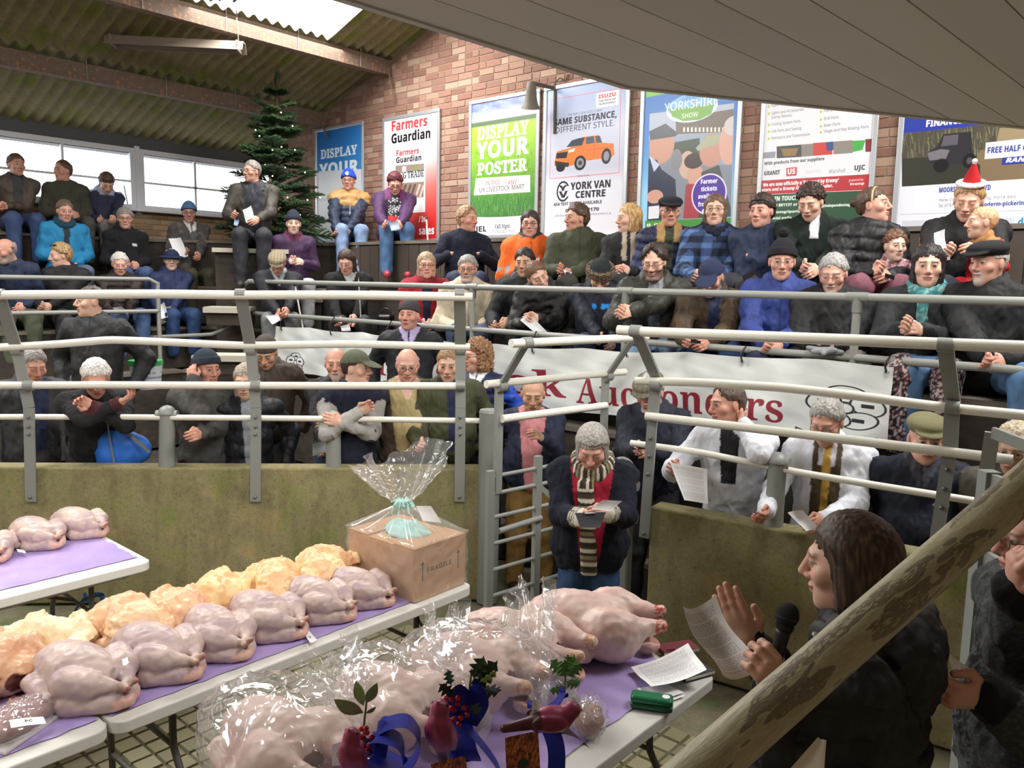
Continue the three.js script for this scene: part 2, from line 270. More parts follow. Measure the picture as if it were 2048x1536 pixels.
{   // outer weather skin closes the laps between sheets; it leaves the rooflights open
  const skin = std('#6f6c5c', 0.95);
  for (const side of [0, 1]) for (const [x0, x1, z0, z1] of [[-0.4, 2.8, -0.2, HALL_Z + 0.2], [4.75, RIDGE, -0.2, HALL_Z + 0.2], [2.8, 4.75, -0.2, 0.6], [2.8, 4.75, 2.85, 4.66], [2.8, 4.75, 6.92, 8.76], [2.8, 4.75, 11.0, HALL_Z + 0.2]]) {
    const L = (x1 - x0) / cs, g = box(L, 0.02, z1 - z0); g.rotateZ(side ? -TH : TH); const xm = (x0 + x1) / 2, X = side ? 2 * RIDGE - xm : xm; put('roof_skin', g.translate(X, roofY(X) + 0.06, (z0 + z1) / 2), skin, roof);
  }
}
const purlinTex = noiseTex(256, (u, v) => { const a = torus(u, v, 8, 5), b = torus(u, v, 40, 8); const r = sstep(a, 0.1, 0.7) * 40; return [104 + b * 20 + r, 88 + b * 18 + r * 0.4, 76 + b * 16]; });
const purlinM = new THREE.MeshStandardMaterial({ map: purlinTex, roughness: 0.85 });
for (const side of [0, 1]) for (const x of [1.42, 2.8, 4.15, 5.5, 6.9]) {
  const X = side ? 2 * RIDGE - x : x, p = new THREE.Group(); p.name = numbered('roof_purlin'); roof.add(p);
  put('flange', uvMetres(box(0.12, 0.012, HALL_Z - 0.02, X, roofY(X) - 0.2, HALL_Z / 2), 2), purlinM, p); put('web', uvMetres(box(0.014, 0.17, HALL_Z - 0.02, X + 0.045, roofY(X) - 0.112, HALL_Z / 2), 2), purlinM, p);
  if (!side && x < 3) for (let z = 0.5; z < 5; z += 0.88) put('hook_bolt', bar(V(X + 0.06, roofY(X) + 0.02, z), V(X + 0.058, roofY(X) - 0.2, z), 0.005, 6), std('#8a8880', 0.5, 0.4), p);
}
for (let i = 0; i < 9; i++) { const x = rr(2.95, 3.9), z = rr(0.9, 2.6), g = new THREE.IcosahedronGeometry(1, 1); const p = g.attributes.position; for (let q = 0; q < p.count; q++) { const s = 1 + 0.35 * n3(p.getX(q) * 3 + i, p.getY(q) * 3, p.getZ(q) * 3); p.setXYZ(q, p.getX(q) * s, p.getY(q) * s, p.getZ(q) * s); } g.computeVertexNormals(); g.scale(rr(0.05, 0.1), 0.012, 0.018).rotateZ(TH); tag(put('leaf_litter', g.translate(x, roofY(x) - 0.028, z), std('#5d625a', 0.95)), 'small clump of leaf litter on the translucent roof sheet', 'leaf litter', 'leaf clumps on the rooflight'); }
// brackets dropping from the purlin ends
for (const [px, py, q, w] of [[777, 140, 185, 0.02], [642, 238, 258, 0.03]]) tag(put('steel_bracket', flat(atZ(px, py, 0.06), atZ(px + 12, q + 20, 0.06), w, 0.008, V(1, 0, 0)), purlinM), px > 700 ? 'thin rusty steel strap hanging down the brick wall' : 'short steel strap above the blue poster', 'bracket');
// --- hanging light fitting, unlit
{
  const A = D(215, 82, 8.35), B = atY(489, 95, A.y); const t = thing('strip_light', 'long dusty strip light fitting hung on chains, switched off', 'light', A.clone().add(B).multiplyScalar(0.5)), d = B.clone().sub(A), L = d.length(); t.rotation.y = Math.atan2(-d.z, d.x);
  const m = std('#7d7064', 0.75), sh = new THREE.Shape([[-0.11, 0], [-0.05, 0.1], [0.05, 0.1], [0.11, 0], [0.1, 0], [0.045, 0.09], [-0.045, 0.09], [-0.1, 0]].map((p) => new THREE.Vector2(...p)));
  put('reflector', new THREE.ExtrudeGeometry(sh, { depth: L, bevelEnabled: false }).rotateY(Math.PI / 2).translate(-L / 2, -0.05, 0), m, t); put('gear_tray', box(L * 0.96, 0.05, 0.07, 0, 0.02, 0), std('#5f544b', 0.8), t);
  for (const x of [-L / 2 + 0.06, L / 2 - 0.06]) { put('end_cap', box(0.02, 0.1, 0.2, x, 0, 0), m, t); put('chain', bar(V(x, 0.05, 0), V(x - 0.03, 0.72, 0.02), 0.006, 6), std('#6d675a', 0.6, 0.3), t); }
}
// --- raked seating: stepped timber tiers round two sides of the hall, cut across the corner
const timberTex = noiseTex(256, (u, v) => { const g = torus(u * 0.5, v, 30, 3), a = torus(u, v, 5, 9); return [62 + g * 12 + a * 8, 54 + g * 10 + a * 7, 47 + g * 8 + a * 6]; });
const timberM = new THREE.MeshStandardMaterial({ map: timberTex, roughness: 0.85 }), boardM = std('#6d645a', 0.8), paleM = std('#b9b3a4', 0.8, 0, { bumpMap: grimeBump, bumpScale: 0.002 });
const TIERS = [[2.12, 2.7, 0.58, 2.9, 'top'], [1.65, 2.12, 1.22, 3.2, 'middle'], [1.17, 1.65, 1.82, 3.9, 'lower'], [0.3, 1.17, 2.04, 4.5, 'front walkway'], [0, 0.3, 2.12, 8.9, 'lowest step']];
for (const [y0, y1, d, c, nm] of TIERS) {
  const E = 12.5, pts = [[0.03, 0.03], [E, 0.03], [E, d], [c - d, d], [d, c - d], [d, E], [0.03, E]], sh = new THREE.Shape(pts.map(([x, z]) => new THREE.Vector2(x, -z)));
  const t = thing('seating_tier', `dark timber seating tier, the ${nm} ${nm.includes('step') || nm.includes('walk') ? 'of the stand behind the ring' : 'row of the stand'}`, 'bench');
  put('riser', uvMetres(new THREE.ExtrudeGeometry(sh, { depth: y1 - y0 - 0.035, bevelEnabled: false }).rotateX(-Math.PI / 2).translate(0, y0, 0)), timberM, t);
  const lip = 0.025, runs = [[V(c - d, 0, d), V(11.2, 0, d)], [V(d, 0, c - d), V(c - d, 0, d)], [V(d, 0, c - d), V(d, 0, 8)]];
  for (const [a, b] of runs) for (let k = 0; k < 2; k++) {
    const dir = b.clone().sub(a), L = dir.length(); dir.normalize(); const inn = V(-dir.z, 0, dir.x); if (inn.dot(V(1, 0, 1)) > 0) inn.negate();
    const w = 0.26, off = k * 0.275 - lip + w / 2, m = a.clone().add(b).multiplyScalar(0.5).addScaledVector(inn, off), ln = L - (k ? 0.5 : 0.0);
    const g = box(ln, 0.035, w); g.rotateY(Math.atan2(-dir.z, dir.x)); put('seat_board', g.translate(m.x, y1 - 0.0175, m.z), boardM, t);
  }
}
{ const tt = scene.getObjectByName('seating_tier'), pg = box(0.172, 0.5, 0.016), pm = ['#40372f', '#4a4038', '#393129'].map((h) => std(h, 0.85)); for (let x = 2.5; x < 11; x += 0.18) { const m = put('riser_plank', pg, pm[Math.floor(rnd() * 3)], tt); m.position.set(x, 2.4, 0.588 + rr(-0.002, 0.003)); } }
for (const [px0, px1, py, h, w] of [[408, 500, 614, 1.915, 0.28], [385, 500, 710, 1.45, 0.3], [380, 520, 800, 0.9, 0.3]]) {
  const A = atY(px0, py, h), B = atY(px1, py, h), t = A.clone().add(B).multiplyScalar(0.5), o = thing('aisle_step', `pale painted timber aisle step ${h > 2.3 ? 'just under the booted feet of the man by the tree' : h > 1.8 ? 'second from the top, beside the grey rail end' : h > 1.2 ? 'third from the top behind the dark beanie' : 'lowest, behind the crowd'}`, 'step', t, Math.PI / 4);
  put('tread', box(A.distanceTo(B), 0.04, w, 0, -0.02, -w / 2 + 0.02), paleM, o); put('nosing', box(A.distanceTo(B) * 1.04, 0.06, 0.02, 0, -0.035, 0.03), paleM, o); if (h < 2.5) put('riser', box(A.distanceTo(B) * 0.96, 0.16, w - 0.04, 0, -0.12, -w / 2), timberM, o);
}
for (const [px, py, d, top, w, label] of [[505, 470, 9.34, 2.57, 0.8, 'dark timber corner bench under the man before the Christmas tree'], [590, 540, 9.38, 2.02, 0.6, 'dark timber bench block under the woman in the purple coat']]) { const c = D(px, py, d), t = thing('corner_bench', label, 'bench', [c.x, 0, c.z], 0.92); put('bench_front', uvMetres(box(w, top - 1.2, 0.4, 0, (top + 1.2) / 2 - 0.02, -0.05)), timberM, t); put('bench_seat', box(w + 0.04, 0.04, 0.48, 0, top - 0.02, -0.03), boardM, t); put('front_edge', box(w + 0.04, 0.05, 0.02, 0, top - 0.025, 0.215), top > 2.3 ? paleM : boardM, t); }
// --- grey tubular guard rails before the seats
const greyM = std('#94958f', 0.45, 0.1), greyD = std('#84857f', 0.5, 0.1);
{
  const Z = 2.0, yT = 2.2, yB = 1.845, r = 0.024, g = thing('guard_rail', 'grey tubular guard rail with the long banner tied to it', 'railing');
  const xs = atZ(487, 565, Z).x, xe = 11.2;
  put('top_rail', tube([V(xs, yT - 0.05, Z), V(xs + 0.05, yT, Z), V(xs + 0.4, yT, Z), V(8, yT, Z), V(xe, yT, Z)], r, 12, false, 60), greyM, g); put('lower_rail', bar(V(xs, yB, Z), V(xe, yB, Z), r), greyM, g);
  put('post', bar(V(xs, 0.3, Z), V(xs, yT - 0.03, Z), r), greyM, g); for (const px of [945, 1250, 1712]) { const x = atZ(px, 640, Z).x; put('post', bar(V(x, 1.1, Z), V(x, yT, Z), r), greyM, g); put('tee_joint', merge([bar(V(x - 0.06, yT, Z), V(x + 0.06, yT, Z), r * 1.28), bar(V(x, yT - 0.09, Z), V(x, yT, Z), r * 1.25)]), greyD, g); }
  put('link_rail', tube([V(xs, yB - 0.02, Z), atZ(425, 668, 2.35), atZ(250, 678, 2.9), atZ(200, 722, 3.1)], r * 0.9), greyM, g);
  const X = 2.0, h = thing('guard_rail', 'short grey guard rail before the four people seated by the window', 'railing'), ze = atX(315, 560, X).z;
  put('top_rail', tube([V(X, yT, 8), V(X, yT, ze + 0.3), V(X, yT, ze + 0.05), V(X, yT - 0.05, ze)], r, 12, false, 40), greyM, h); put('lower_rail', bar(V(X, yB, 8), V(X, yB, ze), r), greyM, h); put('post', bar(V(X, 0.3, ze), V(X, yT - 0.03, ze), r), greyM, h);
}
// --- ring walls
const WALL_H = 0.96, LA = V(4.5, 0, 5.65), LB = V(7.25, 0, 2.887), RA = V(8.573, 0, 2.882), RB = V(11.4, 0, 2.48);
function ringWall(a, b, label, n) {
  const d = b.clone().sub(a), L = d.length(), g = rbox(L, WALL_H, 0.15, 0.018, 0, WALL_H / 2, -0.075); uvMetres(g, 0.42);
  const m = struct(n, g, concreteM, label); m.position.copy(a.clone().add(b).multiplyScalar(0.5)); m.rotation.y = Math.atan2(-d.z, d.x); return m;
}
ringWall(LA, LB, 'mossy concrete ring wall on the diagonal', 'wall_ring_left'); ringWall(RA, RB, 'mossy concrete ring wall behind the microphone speaker', 'wall_ring_right');
{ const g = box(3.5, WALL_H, 0.15); g.rotateY(Math.PI / 2); const m = struct('wall_ring_far', uvMetres(g, 0.42), concreteM, 'concrete ring wall beyond the frame'); m.position.set(4.5 - 0.075, WALL_H / 2, 5.65 + 1.75); }
// --- ring rails
const railTex = noiseTex(256, (u, v) => { const a = torus(u, v, 60, 5), b = torus(u, v, 8, 2); const s = a > 0.72 ? -40 : 0; return [226 + b * 6 + s, 224 + b * 6 + s, 212 + b * 7 + s]; });
const railM = new THREE.MeshStandardMaterial({ map: railTex, roughness: 0.35 }), steelM = std('#8c8e89', 0.5, 0.15), boltM = std('#6f7476', 0.4, 0.4);
const sideL = LB.clone().sub(LA).normalize(), inL = V(-sideL.z, 0, sideL.x).negate(); if (inL.dot(EYE.clone().sub(LB)) < 0) inL.negate();
const sideR = RB.clone().sub(RA).normalize(), inR = V(-sideR.z, 0, sideR.x); if (inR.dot(EYE.clone().sub(RA)) < 0) inR.negate();
function onPlane(px, py, P, n, off) { const r = ray(px, py), o = P.clone().addScaledVector(n, off); return r.multiplyScalar(o.sub(EYE).dot(n) / r.dot(n)).add(EYE); }
const pL = (px, py, o = 0.03) => onPlane(px, py, LA, inL, o), pR = (px, py, o = 0.03) => onPlane(px, py, RA, inR, o);
function bent(list, f, off) { return list.map(([x, y]) => f(x, y, off)); }
const LEAN = 0.3;
{
  const g = thing('ring_railing', 'white barred railing with grey posts on the diagonal ring wall', 'railing');
  const rails = [['top_rail', [[-90, 593], [0, 590], [300, 588], [490, 590], [700, 590], [945, 594]], LEAN, 0.028], ['second_rail', [[-90, 697], [20, 694], [120, 688], [220, 680], [330, 684], [490, 691], [700, 688], [940, 694]], 0.05, 0.025], ['third_rail', [[-90, 771], [200, 770], [500, 771], [924, 772]], 0.05, 0.025], ['fourth_rail', [[-90, 834], [200, 834], [480, 836], [700, 838], [972, 842]], -0.04, 0.02]];
  for (const [n, pts, off, r] of rails) put(n, tube(bent(pts, pL, off), r, 14, false, 60), railM, g);
  for (const [tx, mx, bx] of [[-3, 58, 62], [481, 512, 511], [919, 921, 919]]) {
    const p = new THREE.Group(); p.name = 'post'; g.add(p);
    const T = pL(tx, 588, LEAN - 0.005), M = pL(mx - (tx < 0 ? 24 : tx < 500 ? 10 : 0), 700, 0.03), K = pL(mx, 815, 0.025), B = pL(bx, 1003, 0.018), s = sideL;
    put('upper_arm', flat(M, T, 0.075, 0.016, s), steelM, p); put('upright', flat(K, M, 0.07, 0.016, s), steelM, p); put('bolt_plate', flat(B, K, 0.07, 0.012, s), steelM, p);
    for (const [c, q] of [[T, sideL], [M, sideL], [pL(mx, 771, 0.05), sideL]]) put('clamp', bar(c.clone().addScaledVector(q, -0.03), c.clone().addScaledVector(q, 0.03), 0.034, 12), steelM, p);
    for (const y of [0.72, 0.8, 0.9]) put('bolt', new THREE.SphereGeometry(0.012, 8, 6).translate(...B.clone().lerp(K, y).addScaledVector(inL, 0.01).toArray()), boltM, p); put('bolt', new THREE.SphereGeometry(0.012, 8, 6).translate(...B.clone().lerp(K, 0.05).addScaledVector(inL, 0.01).toArray()), boltM, p);
  }
  for (const px of [334, 667]) { const p = new THREE.Group(); p.name = 'stub_post'; g.add(p); const b = pL(px, 936, -0.06), t = pL(px, px < 400 ? 828 : 838, -0.06); b.y = WALL_H - 0.02; put('column', bar(b, t, 0.052, 14), steelM, p); put('cap', new THREE.SphereGeometry(0.06, 14, 8, 0, 7, 0, 1.57).translate(t.x, t.y, t.z), steelM, p); put('collar', bar(t.clone().addScaledVector(sideL, -0.07).add(V(0, -0.01, 0)), t.clone().addScaledVector(sideL, 0.07).add(V(0, -0.01, 0)), 0.036, 12), steelM, p); }
}
{
  const g = thing('ring_railing', 'white barred railing with grey posts above the white coated men', 'railing');
  const rails = [['top_rail', [[1236, 660], [1300, 664], [1450, 670], [1700, 680], [1890, 688], [2200, 700]], LEAN, 0.027], ['second_rail', [[1272, 762], [1400, 765], [1560, 775], [1700, 790], [1890, 815], [2200, 845]], 0.05, 0.024], ['third_rail', [[1292, 832], [1450, 850], [1700, 880], [1890, 903], [2026, 920]], 0.05, 0.024], ['fourth_rail', [[1262, 886], [1400, 905], [1600, 945], [1760, 972], [1948, 1002]], -0.05, 0.019]];
  for (const [n, pts, off, r] of rails) put(n, tube(bent(pts, pR, off), r, 14, false, 60), railM, g);
  for (const [tx, ty, kx, ky, mx, my, bx, by] of [[1272, 662, 1312, 755, 1305, 840, 1288, 1075], [1890, 690, 1905, 800, 1900, 900, 1862, 1150]]) {
    const p = new THREE.Group(); p.name = 'post'; g.add(p); const T = pR(tx, ty, LEAN), K = pR(kx, ky, 0.03), M = pR(mx, my, 0.03), B = pR(bx, by, 0.02);
    put('upper_arm', flat(K, T, 0.065, 0.016, sideR), steelM, p); put('upright', flat(M, K, 0.065, 0.02, sideR), steelM, p); put('bolt_plate', flat(B, M, 0.06, 0.014, sideR), steelM, p);
    for (const c of [T, pR(kx, ky + 15, 0.05)]) put('clamp', bar(c.clone().addScaledVector(sideR, -0.03), c.clone().addScaledVector(sideR, 0.03), 0.033, 12), steelM, p);
    for (const f of [0.04, 0.55, 0.7, 0.85]) put('bolt', new THREE.SphereGeometry(0.011, 8, 6).translate(...B.clone().lerp(M, f).addScaledVector(inR, 0.012).toArray()), boltM, p);
  }
  const p = new THREE.Group(); p.name = 'stub_post'; g.add(p); const t = pR(1555, 925, -0.06), b = t.clone(); b.y = WALL_H - 0.02; put('column', bar(b, t, 0.05, 14), steelM, p); put('cap', new THREE.SphereGeometry(0.058, 14, 8, 0, 7, 0, 1.57).translate(t.x, t.y, t.z), steelM, p); put('collar', bar(t.clone().addScaledVector(sideR, -0.065), t.clone().addScaledVector(sideR, 0.065), 0.036, 12), steelM, p);
}
// --- gate posts and the open gate leaf
{
  const a = thing('gate_post', 'round grey gate post beside the man in the pink shirt', 'post', [LB.x + 0.02, 0, LB.z - 0.02]); put('column', new THREE.CylinderGeometry(0.075, 0.075, 1.36, 18).translate(0, 0.68, 0), steelM, a); put('cap', new THREE.CylinderGeometry(0.07, 0.078, 0.02, 18).translate(0, 1.365, 0), steelM, a);
  const q = onPlane(1242, 930, RA, inR, -0.05), b = thing('gate_post', 'flat grey gate post with a rounded top behind the woman with the striped scarf', 'post', [q.x, 0, q.z], 0.15), sh = new THREE.Shape(); sh.moveTo(-0.07, 0); sh.lineTo(-0.07, 1.13); sh.absarc(0, 1.13, 0.07, Math.PI, 0, true); sh.lineTo(0.07, 0);
  put('slab', new THREE.ExtrudeGeometry(sh, { depth: 0.06, bevelEnabled: true, bevelSize: 0.012, bevelThickness: 0.012, bevelSegments: 2 }).translate(0, 0, -0.03), steelM, b); for (const y of [1.06, 0.86]) put('hinge_pin', bar(V(0.05, y, 0.03), V(0.13, y, 0.03), 0.03, 12), steelM, b);
  const N = atY(975, 1283, 0), Fp = N.clone().add(V(0.15, 0, -1.14)), dir = Fp.clone().sub(N).normalize(), L = 1.16, inn = V(-dir.z, 0, dir.x); if (inn.dot(cR) < 0) inn.negate();
  const g = thing('ring_gate', 'open grey barred gate leaf with three white rails along its top', 'gate'), at = (s, y, o = 0) => N.clone().addScaledVector(dir, s).add(V(0, y, 0)).addScaledVector(inn, o);
  for (const [s, h] of [[0, 1.1], [0.4, 1.14], [L, 1.1]]) put('stile', flat(at(s, 0.02), at(s, h), 0.05, 0.035, dir), steelM, g);
  for (const y of [0.12, 0.29, 0.46, 0.63, 0.8, 0.95, 1.06]) put('bar', bar(at(0, y), at(L, y), 0.013, 10), steelM, g);
  put('brace', flat(at(0.4, 0.95, 0.01), at(L, 0.3, 0.01), 0.035, 0.008, dir), steelM, g); put('latch', bar(at(0.06, 0.71, 0.02), at(0.42, 0.73, 0.02), 0.019, 10), steelM, g);
  for (const s of [0.06, 1.02]) { put('upright', flat(at(s, 0.95), at(s, 1.62), 0.05, 0.03, dir), steelM, g); put('upper_arm', flat(at(s, 1.6), at(s, 1.9, 0.24), 0.055, 0.016, dir), steelM, g); for (const [y, o] of [[1.62, 0.02], [1.9, 0.24]]) put('clamp', bar(at(s - 0.03, y, o), at(s + 0.03, y, o), 0.034, 12), steelM, g); }
  put('white_rail', bar(at(-0.06, 1.9, 0.24), at(1.15, 1.9, 0.24), 0.026, 14), railM, g); put('white_rail', bar(at(-0.06, 1.64, 0.02), at(1.2, 1.64, 0.02), 0.024, 14), railM, g); put('white_rail', bar(at(0.06, 1.42, 0.03), at(1.0, 1.42, 0.03), 0.025, 14), railM, g);
}
// --- rostrum: canopy above the camera, floor, gate panel and the near handrail
{
  const CY = 2.86, q = (px, py) => { const p = atY(px, py, CY); return [p.x, p.z]; }, E1 = q(640, -16), E2 = q(1252, 174), E3 = q(2120, 262);
  const pts = [E1, E2, E3, [12.6, 5.2], [12.6, 8.6], [9.9, 8.6]], sh = new THREE.Shape(pts.map(([x, z]) => new THREE.Vector2(x, -z)));
  const t = thing('rostrum_canopy', 'grey white boarded canopy over the rostrum', 'canopy'); const cm = std('#d2cfc6', 0.6);
  put('top_deck', new THREE.ExtrudeGeometry(sh, { depth: 0.16, bevelEnabled: false }).rotateX(-Math.PI / 2).translate(0, CY + 0.012, 0), cm, t);
  // boards under the deck run away from the eye, each a plank with an open joint
  const dir = V(E3[0] - E2[0], 0, E3[1] - E2[1]).normalize(), n = V(-dir.z, 0, dir.x); if (n.dot(V(1, 0, 1)) < 0) n.negate();
  const bdir = V(E2[0] - E1[0], 0, E2[1] - E1[1]).normalize(), bx = V(bdir.z, 0, -bdir.x);
  const O = V(11, 0, 6.5), tones = ['#d6d3ca', '#d0cdc4', '#d8d4ca'].map((h) => std(h, 0.55)), mid = [0, 1].map((c) => pts.reduce((q, p) => q + p[c], 0) / pts.length);
  const clip = (sub, A, B) => { const sd = (p) => (B[0] - A[0]) * (p[1] - A[1]) - (B[1] - A[1]) * (p[0] - A[0]), sg = Math.sign(sd(mid)), out = []; sub.forEach((p, i) => { const q = sub[(i + 1) % sub.length], a = sd(p) * sg, b = sd(q) * sg; if (a >= 0) out.push(p); if (a >= 0 !== b >= 0) { const t = a / (a - b); out.push([p[0] + (q[0] - p[0]) * t, p[1] + (q[1] - p[1]) * t]); } }); return out; };
  for (let k = -16; k < 17; k++) {
    const w = 0.152, ct = O.clone().addScaledVector(bx, k * w), h = w / 2 - 0.002, c4 = [[-h, -4], [h, -4], [h, 4], [-h, 4]].map(([p, q]) => { const v = ct.clone().addScaledVector(bx, p).addScaledVector(bdir, q); return [v.x, v.z]; });
    let poly = c4; pts.forEach((A, i) => { if (poly.length) poly = clip(poly, A, pts[(i + 1) % pts.length]); }); if (poly.length < 3) continue;
    put('ceiling_board', new THREE.ExtrudeGeometry(new THREE.Shape(poly.map(([x, z]) => new THREE.Vector2(x, -z))), { depth: 0.012, bevelEnabled: false }).rotateX(-Math.PI / 2).translate(0, CY, 0), tones[Math.abs(k) % 3], t);
  }
  for (let i = 0; i < 2; i++) { const A = V(pts[i][0], CY + 0.06, pts[i][1]), B = V(pts[i + 1][0], CY + 0.06, pts[i + 1][1]); put('fascia', flat(A, B, 0.022, 0.13, V(B.z - A.z, 0, A.x - B.x)), std('#c5c3bc', 0.5), t); }
}
{
  const pm = noiseTex(512, (u, v) => { const a = torus(u, v, 5, 61), b = torus(u, v, 18, 17), c = torus(u, v, 70, 14), w = sstep(a + 0.35 * b, 0.0, 0.35); const k = b * 14 + c * 12; return w > 0.5 && c + b > -0.2 ? [112 + k, 102 + k, 84 + k] : [168 + k, 160 + k, 130 + k]; });
  const A = D(2150, 886, 1.0), B = D(1280, 1648, 0.73), t = thing('hand_rail', 'thick worn steel hand rail with chipped cream paint close to the camera', 'railing'); const g = bar(A, B, 0.0245, 28); put('rail', g, new THREE.MeshStandardMaterial({ map: pm, bumpMap: grimeBump, bumpScale: 0.001, roughness: 0.5 }), t);
}
{   // pale steel gate panel beside the man in the tweed jacket
  const g = thing('steel_gate', 'pale grey steel gate panel beside the man in the tweed jacket', 'gate'), gm = std('#8d918c', 0.55, 0.1), a = D(1935, 1400, 2.75), b = D(2090, 1420, 2.35), s = b.clone().sub(a); s.y = 0; const L = s.length(); s.normalize();
  const at = (x, y) => V(a.x + s.x * x, y, a.z + s.z * x); put('panel', flat(at(L / 2, 0.1), at(L / 2, 1.2), L, 0.02, s), gm, g); put('stile', flat(at(0, 0.05), at(0, 1.66), 0.05, 0.05, s), gm, g); put('stile', flat(at(L, 0.05), at(L, 1.66), 0.05, 0.05, s), gm, g);
  for (const y of [1.25, 1.36, 1.5, 1.62]) put('slat', flat(at(0, y), at(L, y), 0.07, 0.02, V(0, 1, 0)), gm, g); put('kick_rail', flat(at(0, 0.15), at(L, 0.15), 0.08, 0.03, V(0, 1, 0)), gm, g);
  const p = thing('rail_post', 'bent grey flat steel post at the end of the white railing', 'post'), T = pR(1985, 865, 0.16), K = pR(1962, 980, 0.12), Z = pR(1955, 1060, 0.1); put('upright', flat(Z, T, 0.06, 0.02, sideR), steelM, p); put('arm', flat(T, pR(2075, 900, 0.3), 0.05, 0.02, V(0, 1, 0)), steelM, p); put('bracket', flat(K, pR(2035, 1040, 0.3), 0.05, 0.02, V(0, 1, 0)), steelM, p);
}
// --- loudspeaker on the wall
{
  const p = atZ(1062, 195, 0.28), t = thing('horn_loudspeaker', 'grey horn loudspeaker hanging on the brick wall between two posters', 'loudspeaker', p), m = std('#6f6759', 0.6), d = V(-0.12, -0.16, 0.04);
  const prof = [[0.012, 0.16], [0.045, 0.15], [0.055, 0.08], [0.062, 0], [0.075, -0.06], [0.105, -0.11], [0.1, -0.11], [0.07, -0.055], [0.05, 0.02], [0, 0.03]].map((q) => new THREE.Vector2(...q)), h = put('horn', new THREE.LatheGeometry(prof, 24), m, t); h.rotation.set(0.25, 0, -0.22);
  put('driver_plug', new THREE.SphereGeometry(0.025, 10, 8).translate(-0.01, -0.03, 0), std('#b0a58c', 0.5), h); put('mounting_pole', bar(V(0.12, 0.16, -0.25), V(0.13, -0.34, -0.25), 0.02), std('#4e4842', 0.6), t); put('bracket', flat(V(0.02, 0.14, -0.02), V(0.12, 0.12, -0.25), 0.04, 0.008, V(0, 1, 0)), std('#4e4842', 0.6), t); put('cable', tube([V(0.1, 0.15, -0.24), V(0.18, 0.22, -0.25), V(0.24, 0.18, -0.26), V(0.28, 0.24, -0.26)], 0.006), std('#3c3835', 0.7), t);
}
// ================= PEOPLE: one builder =================
const clothBump = noiseTex(256, (u, v) => { const c = 128 + torus(u, v, 110, 3) * 60 + torus(u, v, 30, 8) * 40; return [c, c, c]; }, false); clothBump.repeat.set(6, 6);
const CLOTH = { coat: vmat(0.75, { bumpMap: clothBump, bumpScale: 0.0015 }), knit: vmat(0.95, { bumpMap: clothBump, bumpScale: 0.003 }), puffer: vmat(0.62, { bumpMap: clothBump, bumpScale: 0.0008 }), wax: vmat(0.6, { bumpMap: clothBump, bumpScale: 0.001 }) };
const SKINM = vmat(0.52), HAIRM = vmat(0.55), HATM = vmat(0.92, { bumpMap: clothBump, bumpScale: 0.003 }), SHOEM = std('#26221f', 0.5), FRAMEM = std('#2a2422', 0.4), LENSM = new THREE.MeshPhysicalMaterial({ color: '#ffffff', transmission: 1, thickness: 0, roughness: 0.03, ior: 1.25 });
const SKINS = { fair: '#d6ab95', pink: '#d29f8c', ruddy: '#c8937e', tan: '#bf957a', pale: '#dcb9a6' };
const horiz = (v) => { v.y = 0; return v.normalize(); };
const RIGHTV = horiz(cR0.clone());
function gazeDir(p, deg) { const T = horiz(EYE.clone().sub(p)), R = RIGHTV.clone().addScaledVector(T, -RIGHTV.dot(T)).normalize(), a = deg * Math.PI / 180; return T.multiplyScalar(Math.cos(a)).addScaledVector(R, Math.sin(a)); }
const ellD = (x, y, z, c, r) => { const px = x - c[0], py = y - c[1], pz = z - c[2], ux = px / r[0], uy = py / r[1], uz = pz / r[2], k0 = Math.sqrt(ux * ux + uy * uy + uz * uz), k1 = Math.sqrt(ux * ux / (r[0] * r[0]) + uy * uy / (r[1] * r[1]) + uz * uz / (r[2] * r[2])); return k0 < 1e-5 ? -0.05 : k0 * (k0 - 1) / k1; };
